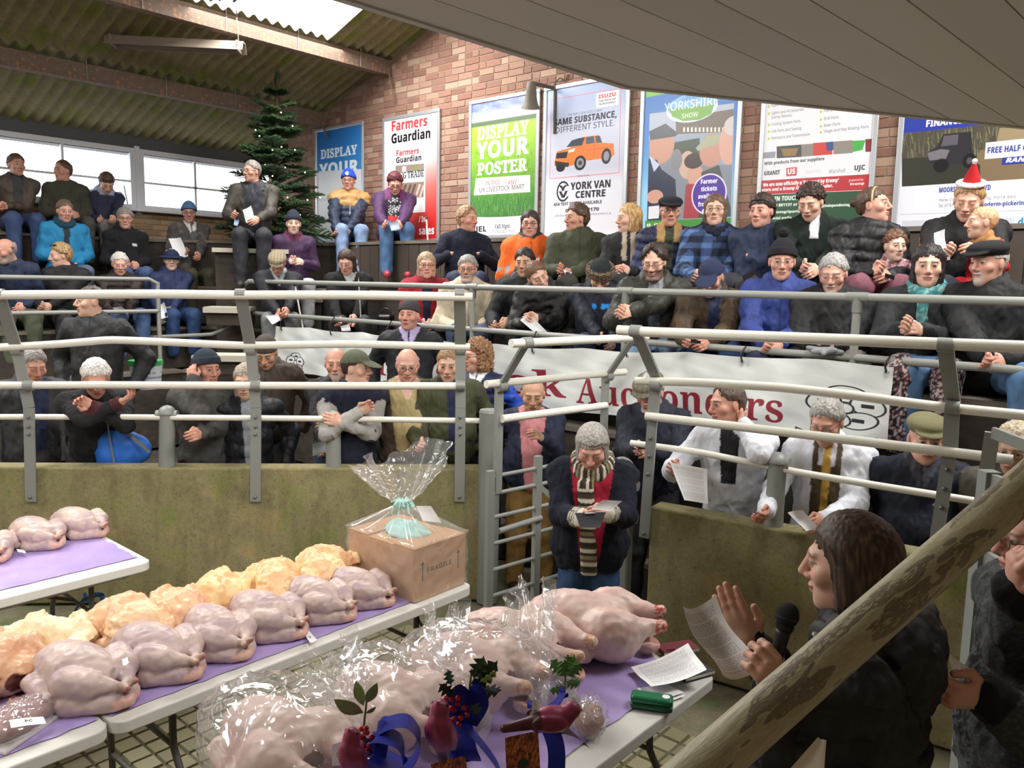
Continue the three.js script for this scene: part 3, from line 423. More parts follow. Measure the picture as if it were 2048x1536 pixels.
function headGeo(o, cell) {
  const F = new Field(V(-0.105, -0.2, -0.135), V(0.105, 0.15, 0.145), cell), jw = o.jaw ?? 1, ns = o.nose ?? 1, ck = o.cheek ?? 1, e = (c, r, k = 0.02, sub) => F.ell(V(...c), r, null, k, sub);
  e([0, 0.03, -0.014], [0.076, 0.089, 0.096]); e([0, -0.03, 0.018], [0.061 * ck, 0.078, 0.07], 0.03); e([0, -0.078, 0.035], [0.047 * jw, 0.04, 0.05], 0.025); e([0, -0.1, 0.064], [0.021 * jw, 0.017, 0.02], 0.02);
  for (const s of [-1, 1]) { e([s * 0.046, -0.018, 0.056], [0.024 * ck, 0.024, 0.024], 0.02); e([s * 0.033, 0.013, 0.1], [0.019, 0.014, 0.016], 0.014, true); e([s * 0.031, 0.011, 0.0755], [0.0145, 0.0135, 0.0135], 0.005); e([s * 0.079, -0.002, -0.008], [0.009, 0.031, 0.019], 0.008); e([s * 0.012, -0.03, 0.092], [0.0095, 0.009, 0.012], 0.008); }
  e([0, 0.034, 0.074], [0.05, 0.011, 0.018], 0.016);
  F.cap(V(0, 0.024, 0.087), V(0, -0.022, 0.105 + 0.006 * ns), 0.0085, 0.0115 * ns, 0.012); e([0, -0.053, 0.087], [0.025, 0.0065, 0.011], 0.006); e([0, -0.065, 0.085], [0.022, 0.0075, 0.011], 0.006);
  if (o.beard || o.goatee) e([0, -0.098, 0.055], [o.beard ? 0.05 : 0.026, 0.032 * (o.beardLen ?? 1), 0.042], 0.02);
  F.cap(V(0, -0.05, -0.02), V(0, -0.2, -0.04), 0.056 * (o.neck ?? 1), 0.062 * (o.neck ?? 1), 0.03);
  const sk = lin(o.skin), hairc = lin(o.hair?.c ?? '#4a3526'), brow = mixc(sk, hairc, 0.65), lip = mixc(sk, lin(o.lips ?? '#b5605a'), 0.6), bd = lin(o.beard ?? o.goatee ?? '#555'), down = (o.t ?? 0) > 14;
  return F.nets((x, y, z) => {
    const ax = Math.abs(x); let c = mulc(sk, 1 + 0.05 * n3(x * 40, y * 40, z * 40));
    const bl = Math.exp(-((ax - 0.045) ** 2 + (y + 0.02) ** 2) / 0.0007) * (z > 0.03 ? 1 : 0) + (z > 0.095 && y < 0.01 && y > -0.04 ? 0.6 : 0) + (ax > 0.076 ? 0.6 : 0); c = mixc(c, [sk[0] * 0.98, sk[1] * 0.72, sk[2] * 0.68], clamp(bl, 0, 1) * 0.4);
    if (z > 0.055) {
      if (Math.abs(y - 0.036 + ax * 0.1) < 0.0055 && ax > 0.011 && ax < 0.047) c = brow;
      const ex = (ax - 0.0315) / 0.0155, ey = (y - 0.0105) / 0.0058, q = ex * ex + ey * ey;
      if (q < 1) { if (down) { if (ey < -0.15) c = mixc(sk, hairc, 0.7); } else c = ax - 0.0315 < 0.0062 && ax - 0.0315 > -0.0062 ? [0.035, 0.025, 0.02] : [0.36, 0.32, 0.3]; }
      else if (q < 1.9 && ey > 0) c = mixc(c, hairc, 0.5);
      if (ax < 0.025 && Math.abs(y + 0.059) < 0.0115 - ax * 0.2) c = Math.abs(y + 0.059) < 0.0028 ? mixc(lip, [0.1, 0.02, 0.02], 0.6) : lip;
    }
    if (o.beard && z > -0.03 && y < -0.028 - (ax < 0.02 ? 0.008 : 0) + (z < 0.04 ? (0.04 - z) * 0.6 : 0) && y > -0.15 && !(ax < 0.024 && Math.abs(y + 0.059) < 0.008)) c = mixc(c, bd, 0.78 + 0.15 * n3(x * 90, y * 90, z * 90));
    if (o.goatee && z > 0.045 && y < -0.034 && ax < 0.032 && y > -0.14 && !(ax < 0.02 && Math.abs(y + 0.059) < 0.008)) c = mixc(c, bd, 0.75);
    if (o.stubble && z > -0.01 && y < -0.03) c = mixc(c, hairc, 0.16);
    return c;
  });
}
function hairGeo(h, cell) {
  const F = new Field(V(-0.15, h.st === 'long' ? -0.3 : -0.19, -0.19), V(0.15, 0.19, 0.16), cell), st = h.st, th = h.th ?? (st === 'curly' ? 0.022 : st === 'bob' || st === 'long' ? 0.015 : 0.009), cl = h.curl ?? (st === 'curly' ? 1 : 0), fr = h.fringe ?? 0, back = h.back ?? -0.075, down = { bob: -0.1, long: -0.26, curly: -0.06 }[st] ?? back, part = h.part ?? 0.3;
  const full = st === 'bob' || st === 'long';
  F.each([-9, -9, -9], [9, 9, 9], (x, y, z) => {
    const yy = full ? Math.max(y, 0.01) : y, zl = y > 0.02 ? 0.016 + Math.pow(y / 0.085, 1.6) * 0.064 : full ? 0.03 : -0.03, tk = th * (1 - 0.8 * (1 - fr) * sstep(z, 0.03, 0.088)) * (y < 0.085 ? 0.3 + 0.7 * sstep(zl - z, -0.004, 0.035) : 1), r0 = ellD(x, yy, z, [0, 0.03, -0.016], [0.0775 + tk, 0.0905 + tk * 1.5, 0.098 + tk]); if (r0 > 0.06 && st !== 'bun' && st !== 'pony') return r0; let d = r0;
    const jag = r0 < 0.03 ? 0.012 * n3(x * 60, 3, z * 20) + 0.006 * n3(x * 150, y * 30, z * 60) : 0; let zb; const hl = 0.09 - fr * 0.036 + jag + 0.25 * x * (h.part ?? 0.25);
    if (y > hl) zb = 0.3; else if (y > 0.028 || full) zb = y > 0 ? 0.014 + Math.pow(Math.max(y, 0) / 0.082, 1.6) * 0.064 + (full ? 0.012 : 0) + jag : 0.026 + jag; else zb = -0.034 + jag * 0.6;
    if (st === 'recede' || st === 'bald') zb = Math.min(zb, st === 'bald' ? -0.006 - Math.max(0, y - 0.02) * 0.8 + jag : 0.036 + 0.5 * Math.abs(x) + jag * 1.3);
    d = Math.max(d, z - zb, (full ? down + jag * 2 : y < 0 && z > -0.02 ? -0.02 : down + jag) - y);
    if (st === 'bald') d = Math.max(d, y - 0.05 + 0.2 * (z + 0.06));
    if (st === 'bun') d = smin(d, ellD(x, y, z, [0, 0.045, -0.125], [0.036, 0.034, 0.032]), 0.01);
    if (st === 'pony') d = smin(d, ellD(x, y, z, [0, -0.04, -0.125], [0.03, 0.1, 0.03]), 0.015);
    if (d > 0.03 || d < -0.03) return d; const tuft = n3(x * 24, y * 9 + 4, z * 24);
    const sm = h.sm ?? 1; d += (n3(x * 70, y * 16, z * 70) * 0.0035 + n3(x * 160, y * 34, z * 160) * 0.0015 - Math.max(0, tuft) * (st === 'bald' ? 0.002 : 0.007)) * sm; if (sm < 1) d += 0.0016 * n3(Math.atan2(x, z) * 34, y * 3, 5) + 0.0009 * n3(Math.atan2(x, z) * 80, y * 5, 9); if (cl) d += cl * 0.012 * n3(x * 34, y * 34, z * 34);
    return d;
  });
  const c0 = lin(h.c), c1 = h.c2 ? lin(h.c2) : mulc(c0, 1.45), c2 = mulc(c0, 0.7);
  return F.nets((x, y, z) => { const k = n3(x * 70 + 5, y * 12, z * 70); return k > 0 ? mixc(c0, c1, k * 1.3) : mixc(c0, c2, -k * 1.1); });
}
function hatGeo(h, cell) {
  const F = new Field(V(-0.16, -0.04, -0.17), V(0.16, h.st === 'santa' ? 0.36 : 0.27, 0.24), cell), st = h.st, lift = h.lift ?? 0;
  F.each([-9, -9, -9], [9, 9, 9], (x, y, z) => {
    y -= lift; let d = 1; if (x * x + (y - 0.06) * (y - 0.06) * 0.4 + z * z > 0.04) return 1; const an = Math.atan2(x, z), rib = Math.sin(an * 36) * 0.0014;
    if (st === 'beanie' || st === 'bobble' || st === 'fur') {
      const tall = h.tall ?? 0, yb = 0.03 + 0.3 * z - (z < 0 ? 0.12 * z : 0), cuff = y - yb < 0.05 && !h.plain ? 0.007 : 0;
      d = Math.max(ellD(x, y, z, [0, 0.035, -0.014], [0.09 + cuff, 0.112 + tall + cuff * 0.5, 0.109 + cuff]), yb - y) + rib; if (st === 'bobble') d = smin(d, ellD(x, y, z, [0, 0.175 + tall, -0.02], [0.036, 0.034, 0.036]) + n3(x * 80, y * 80, z * 80) * 0.006, 0.008);
      if (st === 'fur') d = smin(d, Math.max(Math.abs(y - 0.05 - 0.2 * z) - 0.032, ellD(x, 0.04, z, [0, 0.04, -0.012], [0.112, 0.2, 0.13])) + n3(x * 70, y * 70, z * 70) * 0.009, 0.006);
    } else if (st === 'flat') {
      d = Math.max(ellD(x, y - 0.12 * Math.max(0, -z), z, [0, 0.075, 0.005], [0.1, 0.05, 0.122]), 0.052 - y); d = smin(d, Math.max(ellD(x, y + 0.25 * Math.max(0, z - 0.08), z, [0, 0.062, 0.098], [0.075, 0.014, 0.058]), 0.04 - z), 0.012); d = smin(d, Math.max(ellD(x, y, z, [0, 0.05, -0.012], [0.088, 0.05, 0.106]), 0.04 - y), 0.008);
    } else if (st === 'ball') {
      d = Math.max(ellD(x, y, z, [0, 0.035, -0.012], [0.089, 0.1, 0.107]), 0.042 + 0.12 * z - y); d = smin(d, Math.max(ellD(x, y + 0.35 * Math.max(0, z - 0.07) - 1.6 * x * x * -1, z, [0, 0.06, 0.115], [0.078, 0.009, 0.075]), 0.06 - z), 0.008);
    } else if (st === 'bucket') {
      d = Math.max(ellD(x, y, z, [0, 0.05, -0.01], [0.092, 0.09, 0.108]), 0.03 - y); d = smin(d, Math.abs(y - 0.045 + 0.12 * (Math.hypot(x, z + 0.01) - 0.1)) - 0.016 + 0.5 * Math.max(0, Math.hypot(x * 1.08, z + 0.01) - 0.128) + Math.max(0, 0.08 - Math.hypot(x, z)), 0.01) + (y > 0.06 ? 0.003 * Math.sin(y * 220) : 0);
    } else if (st === 'santa') {
      const q = Math.hypot(x + 0.02 * 0, z + 0.01); d = Math.max(q - 0.052 * (1 - (y - 0.12) / 0.14) - 0.004, 0.115 - y, y - 0.25); d = smin(d, Math.hypot(q - 0.072, (y - 0.115) * 1.3) - 0.017 + n3(x * 90, y * 90, z * 90) * 0.004, 0.006); d = smin(d, ellD(x, y, z, [0, 0.255, -0.01], [0.016, 0.016, 0.016]), 0.003);
    }
    return d;
  });
  const a = lin(h.c), b = h.c2 ? lin(h.c2) : mulc(a, 0.9);
  return F.nets((x, y, z) => {
    y -= lift; let c = a;
    if (st === 'santa') c = y > 0.242 || Math.hypot(Math.hypot(x, z + 0.01) - 0.072, (y - 0.115) * 1.3) < 0.025 ? b : a;
    else if (st === 'fur' && Math.abs(y - 0.05 - 0.2 * z) < 0.034) c = mixc(b, mulc(b, 0.4), 0.5 + 0.5 * n3(x * 60, y * 60, z * 60)); else if (st === 'beanie' && h.c2 && y < 0.075 + 0.3 * z) c = b; else if (h.check) c = Math.sin(x * 190) > 0.6 || Math.sin(z * 190) > 0.75 ? b : a; else if (st === 'ball' && h.c2 && z > 0.08 && y < 0.07) c = b;
    if (h.badge && z > 0.06 && Math.hypot(x, (y - 0.09) * 0.9) < 0.02) c = lin(h.badge);
    return mulc(c, 1 + 0.1 * n3(x * 70, y * 70, z * 70));
  });
}
function handGeo(w, dir, side, skin, curl, cell, sc = 1) {   // w wrist, dir to the knuckles, side to the thumb
  const Y = dir.clone().normalize(), X = side.clone().addScaledVector(Y, -side.dot(Y)).normalize(), Z = X.clone().cross(Y), at = (x, y, z) => w.clone().addScaledVector(X, x * sc).addScaledVector(Y, y * sc).addScaledVector(Z, z * sc);
  const R = 0.21 * sc, F = new Field(w.clone().addScalar(-R), w.clone().addScalar(R), cell), ax = [X, Y, Z];
  F.cap(at(0, -0.04, 0), at(0, 0.02, 0), 0.027 * sc, 0.028 * sc, 0.02); F.ell(at(0, 0.05, 0), [0.04 * sc, 0.05 * sc, 0.0165 * sc], ax, 0.015);
  const len = [0.068, 0.078, 0.073, 0.057];
  for (let i = 0; i < 4; i++) {
    const bx = 0.031 - i * 0.0205, b = [bx, 0.086 - Math.abs(i - 1.2) * 0.004, 0], sp = bx * 0.25, c1 = curl * 0.8 + i * 0.05, c2 = c1 + curl * 1.1, c3 = c2 + curl * 0.7, L = len[i]; let p = b.slice(); const seg = [[0.45, c1], [0.32, c2], [0.25, c3]];
    seg.forEach(([f, a], k) => { const q = [p[0] + sp * L * f, p[1] + Math.cos(a) * L * f, p[2] - Math.sin(a) * L * f]; F.cap(at(...p), at(...q), (0.0098 - k * 0.0008) * sc, (0.0092 - k * 0.0008) * sc, k ? 0.004 : 0.008); p = q; });
  }
  F.cap(at(0.026, 0.018, -0.004), at(0.05, 0.05, -0.014 - curl * 0.012), 0.014 * sc, 0.0115 * sc, 0.012); F.cap(at(0.05, 0.05, -0.014 - curl * 0.012), at(0.05 - curl * 0.02, 0.082, -0.02 - curl * 0.016), 0.0112 * sc, 0.009 * sc, 0.005);
  const s = lin(skin), tip = [s[0], s[1] * 0.8, s[2] * 0.78]; return F.nets((x, y, z) => { const l = Math.hypot(x - w.x, y - w.y, z - w.z) / sc; return mixc(s, tip, clamp((l - 0.05) / 0.1, 0, 1) * 0.6); });
}
function elbow(sh, hd, l1, l2, pole) {
  const d = hd.clone().sub(sh); let L = d.length(); const mx = (l1 + l2) * 0.995; if (L > mx) { hd.copy(sh).addScaledVector(d, mx / L); L = mx; } d.normalize();
  const a = (l1 * l1 - l2 * l2 + L * L) / (2 * L), h = Math.sqrt(Math.max(0, l1 * l1 - a * a)), p = pole.clone().addScaledVector(d, -pole.dot(d)).normalize(); return sh.clone().addScaledVector(d, a).addScaledVector(p, h);
}
const distSeg = (x, y, z, a, b) => { const dx = b.x - a.x, dy = b.y - a.y, dz = b.z - a.z, px = x - a.x, py = y - a.y, pz = z - a.z; let t = (px * dx + py * dy + pz * dz) / (dx * dx + dy * dy + dz * dz); t = clamp(t, 0, 1); return [Math.hypot(px - dx * t, py - dy * t, pz - dz * t), t]; };
let personSeed = 0;
function person(o) {
  const s = o.s ?? 1, head = o.at.L !== undefined ? pL(...o.p, o.at.L) : o.at.R !== undefined ? pR(...o.p, o.at.R) : o.at.z !== undefined ? atZ(...o.p, o.at.z) : o.at.x !== undefined ? atX(...o.p, o.at.x) : D(...o.p, o.at.d), dep = depthOf(head), ppm = FPX / dep, sd = ++personSeed * 7.3;
  const hc = o.hcell ?? clamp(1.15 / ppm, 0.0036, 0.0068), jc = o.jcell ?? clamp(2.7 / ppm, 0.009, 0.0145);
  const fwd = o.fw ? V(...o.fw).normalize() : gazeDir(head, o.f ?? 0), Rt = fwd.clone().cross(V(0, 1, 0)).normalize();   // Rt = the person's own right
  // head frame
  const hf = gazeDir(head, o.g ?? o.f ?? 0), t = (o.t ?? 0) * Math.PI / 180, hx0 = V(0, 1, 0).cross(hf).normalize(), hz = hf.clone().multiplyScalar(Math.cos(t)).add(V(0, -Math.sin(t), 0)), hy0 = hz.clone().cross(hx0).normalize(), rl = (o.r ?? 0) * Math.PI / 180;
  const hx = hx0.clone().multiplyScalar(Math.cos(rl)).addScaledVector(hy0, Math.sin(rl)), hy = hz.clone().cross(hx).normalize(), hs = (o.hs ?? 1) * (o.hsz ?? 1), HM = new THREE.Matrix4().makeBasis(hx, hy, hz).scale(V(hs, hs, hs)).setPosition(head), inHead = (x, y, z) => V(x, y, z).applyMatrix4(HM);
  // trunk
  const sit = o.seat !== undefined, lean = o.lean ?? (sit ? 0.07 : 0.03), neck = inHead(0, -0.138, -0.034), hip = neck.clone().addScaledVector(fwd, -lean).addScaledVector(Rt, o.side ?? 0);
  if (sit) hip.y = o.seat + 0.11 * s; else hip.y = neck.y - Math.sqrt(Math.max(0.1, (0.53 * s) ** 2 - lean * lean));
  const spine = neck.clone().sub(hip), sl = spine.length(), up = spine.clone().normalize(), fx = fwd.clone().addScaledVector(up, -fwd.dot(up)).normalize(), ax = [Rt, up, fx], along = (f, x = 0, z = 0) => hip.clone().addScaledVector(spine, f).addScaledVector(Rt, x).addScaledVector(fx, z);
  const sw = 0.176 * s * (o.broad ?? 1), fat = o.fat ?? 1, bulk = o.bulk ?? 0.018, sh = [along(1, sw, 0.0).addScaledVector(up, -0.075 * s), along(1, -sw, 0.0).addScaledVector(up, -0.075 * s)];
  const preset = { lap: [[0.05, 0.13, 0.27], [-0.05, 0.13, 0.28]], knees: [[0.15, 0.1, 0.4], [-0.15, 0.1, 0.4]], down: [[0.26, -0.02, 0.06], [-0.26, -0.02, 0.06]], cross: [[-0.1, 0.3, 0.22], [0.12, 0.27, 0.2]], pocket: [[0.2, 0.08, 0.12], [-0.2, 0.08, 0.12]] };
  const hands = [0, 1].map((i) => { const h = (i ? o.hb : o.ha) ?? o.arms ?? (sit ? 'lap' : 'down'); if (typeof h === 'string') { const q = preset[h][i]; return hip.clone().addScaledVector(Rt, q[0] * s).add(V(0, q[1] * s, 0)).addScaledVector(fwd, q[2] * s); } return D(h[0], h[1], dep - (h[2] ?? 0.25)); });
  const l1 = 0.285 * s, l2 = 0.25 * s, wr = [], el = [], hdir = [];
  for (const i of [0, 1]) { const sg = i ? -1 : 1, pole = V(0, -1, 0).addScaledVector(Rt, sg * (o.elbow ?? 0.55)).addScaledVector(fwd, (i ? o.poleB : o.poleA) ?? -0.35); const h = hands[i].clone(); el[i] = elbow(sh[i], h, l1, l2 + 0.05, pole); hdir[i] = h.clone().sub(el[i]).normalize(); wr[i] = h.clone().addScaledVector(hdir[i], -0.05 * s); }
  const sp = (o.spread ?? 0.085) * s, hj = [hip.clone().addScaledVector(Rt, 0.085 * s), hip.clone().addScaledVector(Rt, -0.085 * s)], kn = [], an = [];
  for (const i of [0, 1]) { const sg = i ? -1 : 1; if (sit) { kn[i] = hj[i].clone().addScaledVector(fwd, 0.43 * s).addScaledVector(Rt, sg * (sp - 0.05)).add(V(0, o.kneeUp ?? 0.03, 0)); an[i] = kn[i].clone().add(V(0, -(o.shin ?? 0.42) * s, 0)).addScaledVector(fwd, o.shinBack ?? -0.02); } else { const fl = o.floor ?? 0, H = hip.y - fl; kn[i] = hj[i].clone().addScaledVector(Rt, sg * 0.02).add(V(0, -H * 0.5, 0)).addScaledVector(fwd, 0.03); an[i] = hj[i].clone().addScaledVector(Rt, sg * 0.03); an[i].y = fl + 0.07; } }
  const base = hip.clone(); base.y = Math.min(an[0].y, an[1].y) - 0.05;
  const G = thing('person', o.l, 'person', base, 0, o.group), rel = (g) => g.translate(-base.x, -base.y, -base.z);
  // ---- body: coarse trunk and limbs with fine head and hands, one mesh
  const lo = V(1e9, 1e9, 1e9), hi = V(-1e9, -1e9, -1e9); for (const p of [head, hip, ...sh, ...el, ...wr, ...hands, ...kn, ...an]) { lo.min(p); hi.max(p); } lo.addScalar(-0.3); hi.addScalar(0.3);
  const sk = lin(o.skin = SKINS[o.sk ?? 'fair']), B = new Field(lo, hi, 0.024); B.ell(along(0.68), [0.13 * s, 0.15 * s, 0.075 * s], ax, 0.04).ell(along(0.25), [0.12 * s, 0.14 * s, 0.075 * s], ax, 0.04).cap(along(0.85), inHead(0, -0.12, -0.03), 0.05, 0.045);
  for (const i of [0, 1]) { B.cap(sh[i], el[i], 0.034 * s, 0.03 * s); B.cap(el[i], wr[i], 0.03 * s, 0.024 * s); B.cap(wr[i], hands[i], 0.022, 0.02); B.cap(hj[i], kn[i], 0.055 * s, 0.042 * s); B.cap(kn[i], an[i], 0.042 * s, 0.035 * s); }
  const bits = [B.nets(() => sk), headGeo(o, hc / hs).applyMatrix4(HM)];
  for (const i of [0, 1]) if (!(o.hide ?? '').includes(i ? 'b' : 'a')) { const inw = Rt.clone().multiplyScalar(i ? 1 : -1), tw = (o.twist ?? 0.35); const ho = (i ? o.handB : o.handA) ?? {}, cv = (q) => RIGHTV.clone().multiplyScalar(q[0]).add(V(0, q[1], 0)).addScaledVector(gazeDir(head, 0), q[2]); bits.push(handGeo(wr[i], ho.dir ? cv(ho.dir) : hdir[i], ho.side ? cv(ho.side) : inw.multiplyScalar(tw).add(V(0, 1 - tw, 0)).addScaledVector(fwd, 0.1), o.glove ?? o.skin, ho.curl ?? o.curl ?? 0.55, clamp(1.0 / ppm, 0.0026, 0.0052), s)); }
  put('body', rel(mergeGeometries(bits)), SKINM, G);
  // ---- upper garment
  const jlo = V(1e9, 1e9, 1e9), jhi = V(-1e9, -1e9, -1e9); for (const p of [hip, neck, ...sh, ...el, ...wr, ...(o.skirt ? kn : [])]) { jlo.min(p); jhi.max(p); } jlo.addScalar(-0.24 * Math.max(1, fat)); jhi.addScalar(0.24); const J = new Field(jlo, jhi, jc), b = bulk, armR = (o.armR ?? 1) * s, kind = o.k ?? 'coat';
  J.ell(along(0.66), [0.172 * s + b, 0.21 * s + b, (0.108 * s + b) * Math.sqrt(fat)], ax, 0.06).ell(along(0.3, 0, 0.025 * fat), [(0.152 * s + b) * fat, 0.2 * s, (0.118 * s + b) * fat], ax, 0.06).ell(along(0.02), [(0.165 * s + b) * fat, 0.13 * s, (0.125 * s + b) * fat], ax, 0.06);
  J.cap(sh[0], sh[1], 0.062 * s + b * 0.6, 0.062 * s + b * 0.6, 0.05); for (const i of [0, 1]) { J.cap(along(0.98), sh[i], 0.052 * s, 0.055 * s, 0.05); J.cap(sh[i], el[i], (0.05 * s + b) * armR, (0.044 * s + b * 0.8) * armR, 0.035); J.cap(el[i], wr[i].clone().lerp(el[i], o.cuffUp ?? 0), (0.044 * s + b * 0.8) * armR, (0.033 * s + b * 0.5), 0.025); }
  if (o.skirt) for (const i of [0, 1]) J.cap(hj[i], hj[i].clone().lerp(kn[i], o.skirt), 0.1 * s + b, 0.095 * s + b, 0.06);
  for (let lv = 0; lv < 2; lv++) { const nb = along(1.0).addScaledVector(up, lv * (o.collar ?? 0.016) * 1.5); for (let i = 0; i < 10; i++) { const a0 = i / 10 * 6.283, a1 = (i + 1) / 10 * 6.283, R = 0.066 * s + (o.collarR ?? 0.004), pt = (a) => nb.clone().addScaledVector(Rt, Math.cos(a) * R).addScaledVector(fx, Math.sin(a) * R * 0.9 + (0.005)).addScaledVector(up, 0.0 - Math.sin(a) * 0.022); J.cap(pt(a0), pt(a1), (o.collar ?? 0.016) * (lv ? 0.8 : 1), undefined, 0.015); } }
  if (o.hood) J.ell(along(0.98, 0, -0.085), [0.115 * s, 0.075 * s, 0.06 * s], ax, 0.03).ell(along(1.02, 0.07, -0.045), [0.04, 0.05, 0.055], ax, 0.025).ell(along(1.02, -0.07, -0.045), [0.04, 0.05, 0.055], ax, 0.025);
  const q = o.quilt ?? 0.075; J.mod((x, y, z, f) => { const px = x - hip.x, py = y - hip.y, pz = z - hip.z, ty = px * up.x + py * up.y + pz * up.z; f += 0.009 * n3(x * 9 + sd, y * 6, z * 9) + 0.007 * Math.abs(n3(x * 17 + sd, y * 9, z * 17)) - 0.003 + 0.0035 * n3(x * 34, y * 14 + sd, z * 34); if (kind === 'puffer') f += 0.007 - 0.011 * Math.abs(Math.sin(ty / q * Math.PI + 0.5 * n3(x * 5, y * 5, z * 5))); return f; });
  const dk = (c) => (c[0] + c[1] + c[2] < 0.075 ? mulc(c, 0.62) : c), c0 = dk(lin(o.c)), inner = o.inner ? lin(o.inner) : null, shirt = o.shirt ? lin(o.shirt) : null, op = o.open ?? 0.06, colc = o.colc ? lin(o.colc) : null, zip = o.zip ? lin(o.zip) : null;
  const paint = (x, y, z) => {
    const px = x - hip.x, py = y - hip.y, pz = z - hip.z, ty = (px * up.x + py * up.y + pz * up.z) / sl, tx = px * Rt.x + py * Rt.y + pz * Rt.z, tz = px * fx.x + py * fx.y + pz * fx.z;
    let arm = 0, at = 0; for (const i of [0, 1]) { const [d1, u1] = distSeg(x, y, z, sh[i], el[i]), [d2, u2] = distSeg(x, y, z, el[i], wr[i]); if (d1 < (0.056 * s + b) * armR && u1 > 0.12) { arm = i + 1; at = u1 * 0.5; } if (d2 < (0.052 * s + b) * armR && u2 > 0.02) { arm = i + 1; at = 0.5 + u2 * 0.5; } }
    let c = c0; const front = tz > 0.02 && (!arm || (at < 0.1));
    if (o.deco) { const r = o.deco({ ty, tx, tz, arm, at, x, y, z }); if (r) return typeof r === 'string' ? lin(r) : r; }
    if (colc && ty > 0.93 && !arm && Math.hypot(tx, tz) < 0.115) c = colc;
    if (inner && front && !arm && Math.abs(tx) < op * (0.55 + 0.6 * ty) && ty > (o.openFrom ?? 0.1)) c = inner;
    if (shirt && front && !arm && ty > 0.8 && Math.abs(tx) < 0.055 * (ty - 0.8) / 0.2 + 0.012) c = shirt;
    if (zip && front && !arm && Math.abs(tx) < 0.007) c = zip; else if (!inner && kind !== 'knit' && front && !arm && Math.abs(tx) < 0.006) c = mulc(c0, 0.55);
    return mulc(c, 1 + 0.07 * n3(x * 8 + sd, y * 8, z * 8));
  };
  put(o.garment ?? 'jacket', rel(J.nets(paint)), CLOTH[kind === 'puffer' ? 'puffer' : kind], G);
  // ---- trousers
  const tc = lin(o.tr ?? '#2c2f38'), tlo = V(1e9, 1e9, 1e9), thi = V(-1e9, -1e9, -1e9); for (const p of [hip, ...hj, ...kn, ...an]) { tlo.min(p); thi.max(p); } tlo.addScalar(-0.22); thi.addScalar(0.22); const Tf = new Field(tlo, thi, Math.min(0.02, jc * 1.4)); Tf.ell(along(0.0), [0.15 * s * fat, 0.1 * s, 0.12 * s * fat], ax, 0.05); for (const i of [0, 1]) { Tf.cap(hj[i], kn[i], 0.105 * s, 0.088 * s, 0.04); Tf.cap(kn[i], an[i], 0.085 * s, 0.07 * s, 0.025); } Tf.mod((x, y, z, f) => f + 0.008 * n3(x * 11 + sd, y * 7, z * 11) + 0.003 * n3(x * 30, y * 16 + sd, z * 30));
  put(o.trn ?? 'trousers', rel(Tf.nets(o.trd ?? ((x, y, z) => mulc(tc, 1 + 0.18 * n3(x * 10, y * 10 + sd, z * 10))))), CLOTH.coat, G);
  if (o.shoes) for (const i of [0, 1]) { const S = new Field(an[i].clone().addScalar(-0.2), an[i].clone().addScalar(0.34), 0.013), f0 = an[i].clone().add(V(0, -0.02, 0)); S.cap(f0.clone().addScaledVector(fwd, -0.03), f0.clone().addScaledVector(fwd, 0.14).add(V(0, -0.015, 0)), 0.05, 0.038, 0.02).cap(f0, an[i].clone().add(V(0, 0.07, 0)), 0.05, 0.052, 0.02); const sc = lin(o.shoes); put('boot', rel(S.nets(() => sc)), SHOEV, G); }
  // ---- hair, hat, spectacles, scarf
  if (o.hair) put('hair', rel(hairGeo(o.hair, Math.max(0.0045, hc * 1.15) / hs).applyMatrix4(HM)), HAIRM, G);
  if (o.hat) put('hat', rel(hatGeo(o.hat, Math.max(0.005, hc * 1.2) / hs).applyMatrix4(HM)), HATM, G);
  if (o.glasses) {
    const r = 0.0205, tb = Math.max(0.0014, 0.42 / ppm), gl = []; for (const sg of [-1, 1]) { gl.push(new THREE.TorusGeometry(r, tb, 6, 18).scale(1.12, 0.86, 1).translate(sg * 0.032, 0.008, 0.103)); gl.push(bar(V(sg * 0.054, 0.012, 0.1), V(sg * 0.083, 0.012, -0.005), tb, 5)); } gl.push(bar(V(-0.011, 0.012, 0.108), V(0.011, 0.012, 0.108), tb, 5));
    const m = put('spectacles', rel(merge(gl).applyMatrix4(HM)), o.glasses === true ? FRAMEM : std(o.glasses, 0.35, 0.5), G); for (const sg of [-1, 1]) put('lens', rel(new THREE.CircleGeometry(r, 16).scale(1.12, 0.86, 1).translate(sg * 0.032, 0.008, 0.103).applyMatrix4(HM)), LENSM, m);
  }
  if (o.scarf) {
    const S = new Field(neck.clone().addScalar(-0.28), neck.clone().addScalar(0.2), Math.min(jc, 0.011)), n0 = along(1.04, 0, 0.0); for (let w = 0; w < 2; w++) for (let i = 0; i < 12; i++) { const pt = (k) => { const a = k / 12 * 6.283; return n0.clone().addScaledVector(Rt, Math.cos(a) * (0.083 + w * 0.01)).addScaledVector(fx, Math.sin(a) * 0.08 + 0.012).addScaledVector(up, -0.025 * w - Math.sin(a) * 0.03 + 0.01); }; S.cap(pt(i), pt(i + 1), 0.027, undefined, 0.012); }
    if (o.scarfTail) S.cap(along(0.97, 0.02, 0.13), along(0.55, 0.015, 0.15), 0.032, 0.03, 0.02); S.mod((x, y, z, f) => f + 0.006 * n3(x * 40, y * 20, z * 40)); const sc = lin(o.scarf), sc2 = o.scarf2 ? lin(o.scarf2) : mulc(sc, 0.7); put('scarf', rel(S.nets((x, y, z) => mixc(sc, sc2, n3(x * 30, y * 30, z * 30) > 0.15 ? 1 : 0))), CLOTH.knit, G);
  }
  G.updateMatrixWorld(); return { G, head, hip, HM, hands, wr, el, along, fwd, Rt, dep, base, rel, inHead, sh, up, fx };
}
const SHOEV = vmat(0.55);
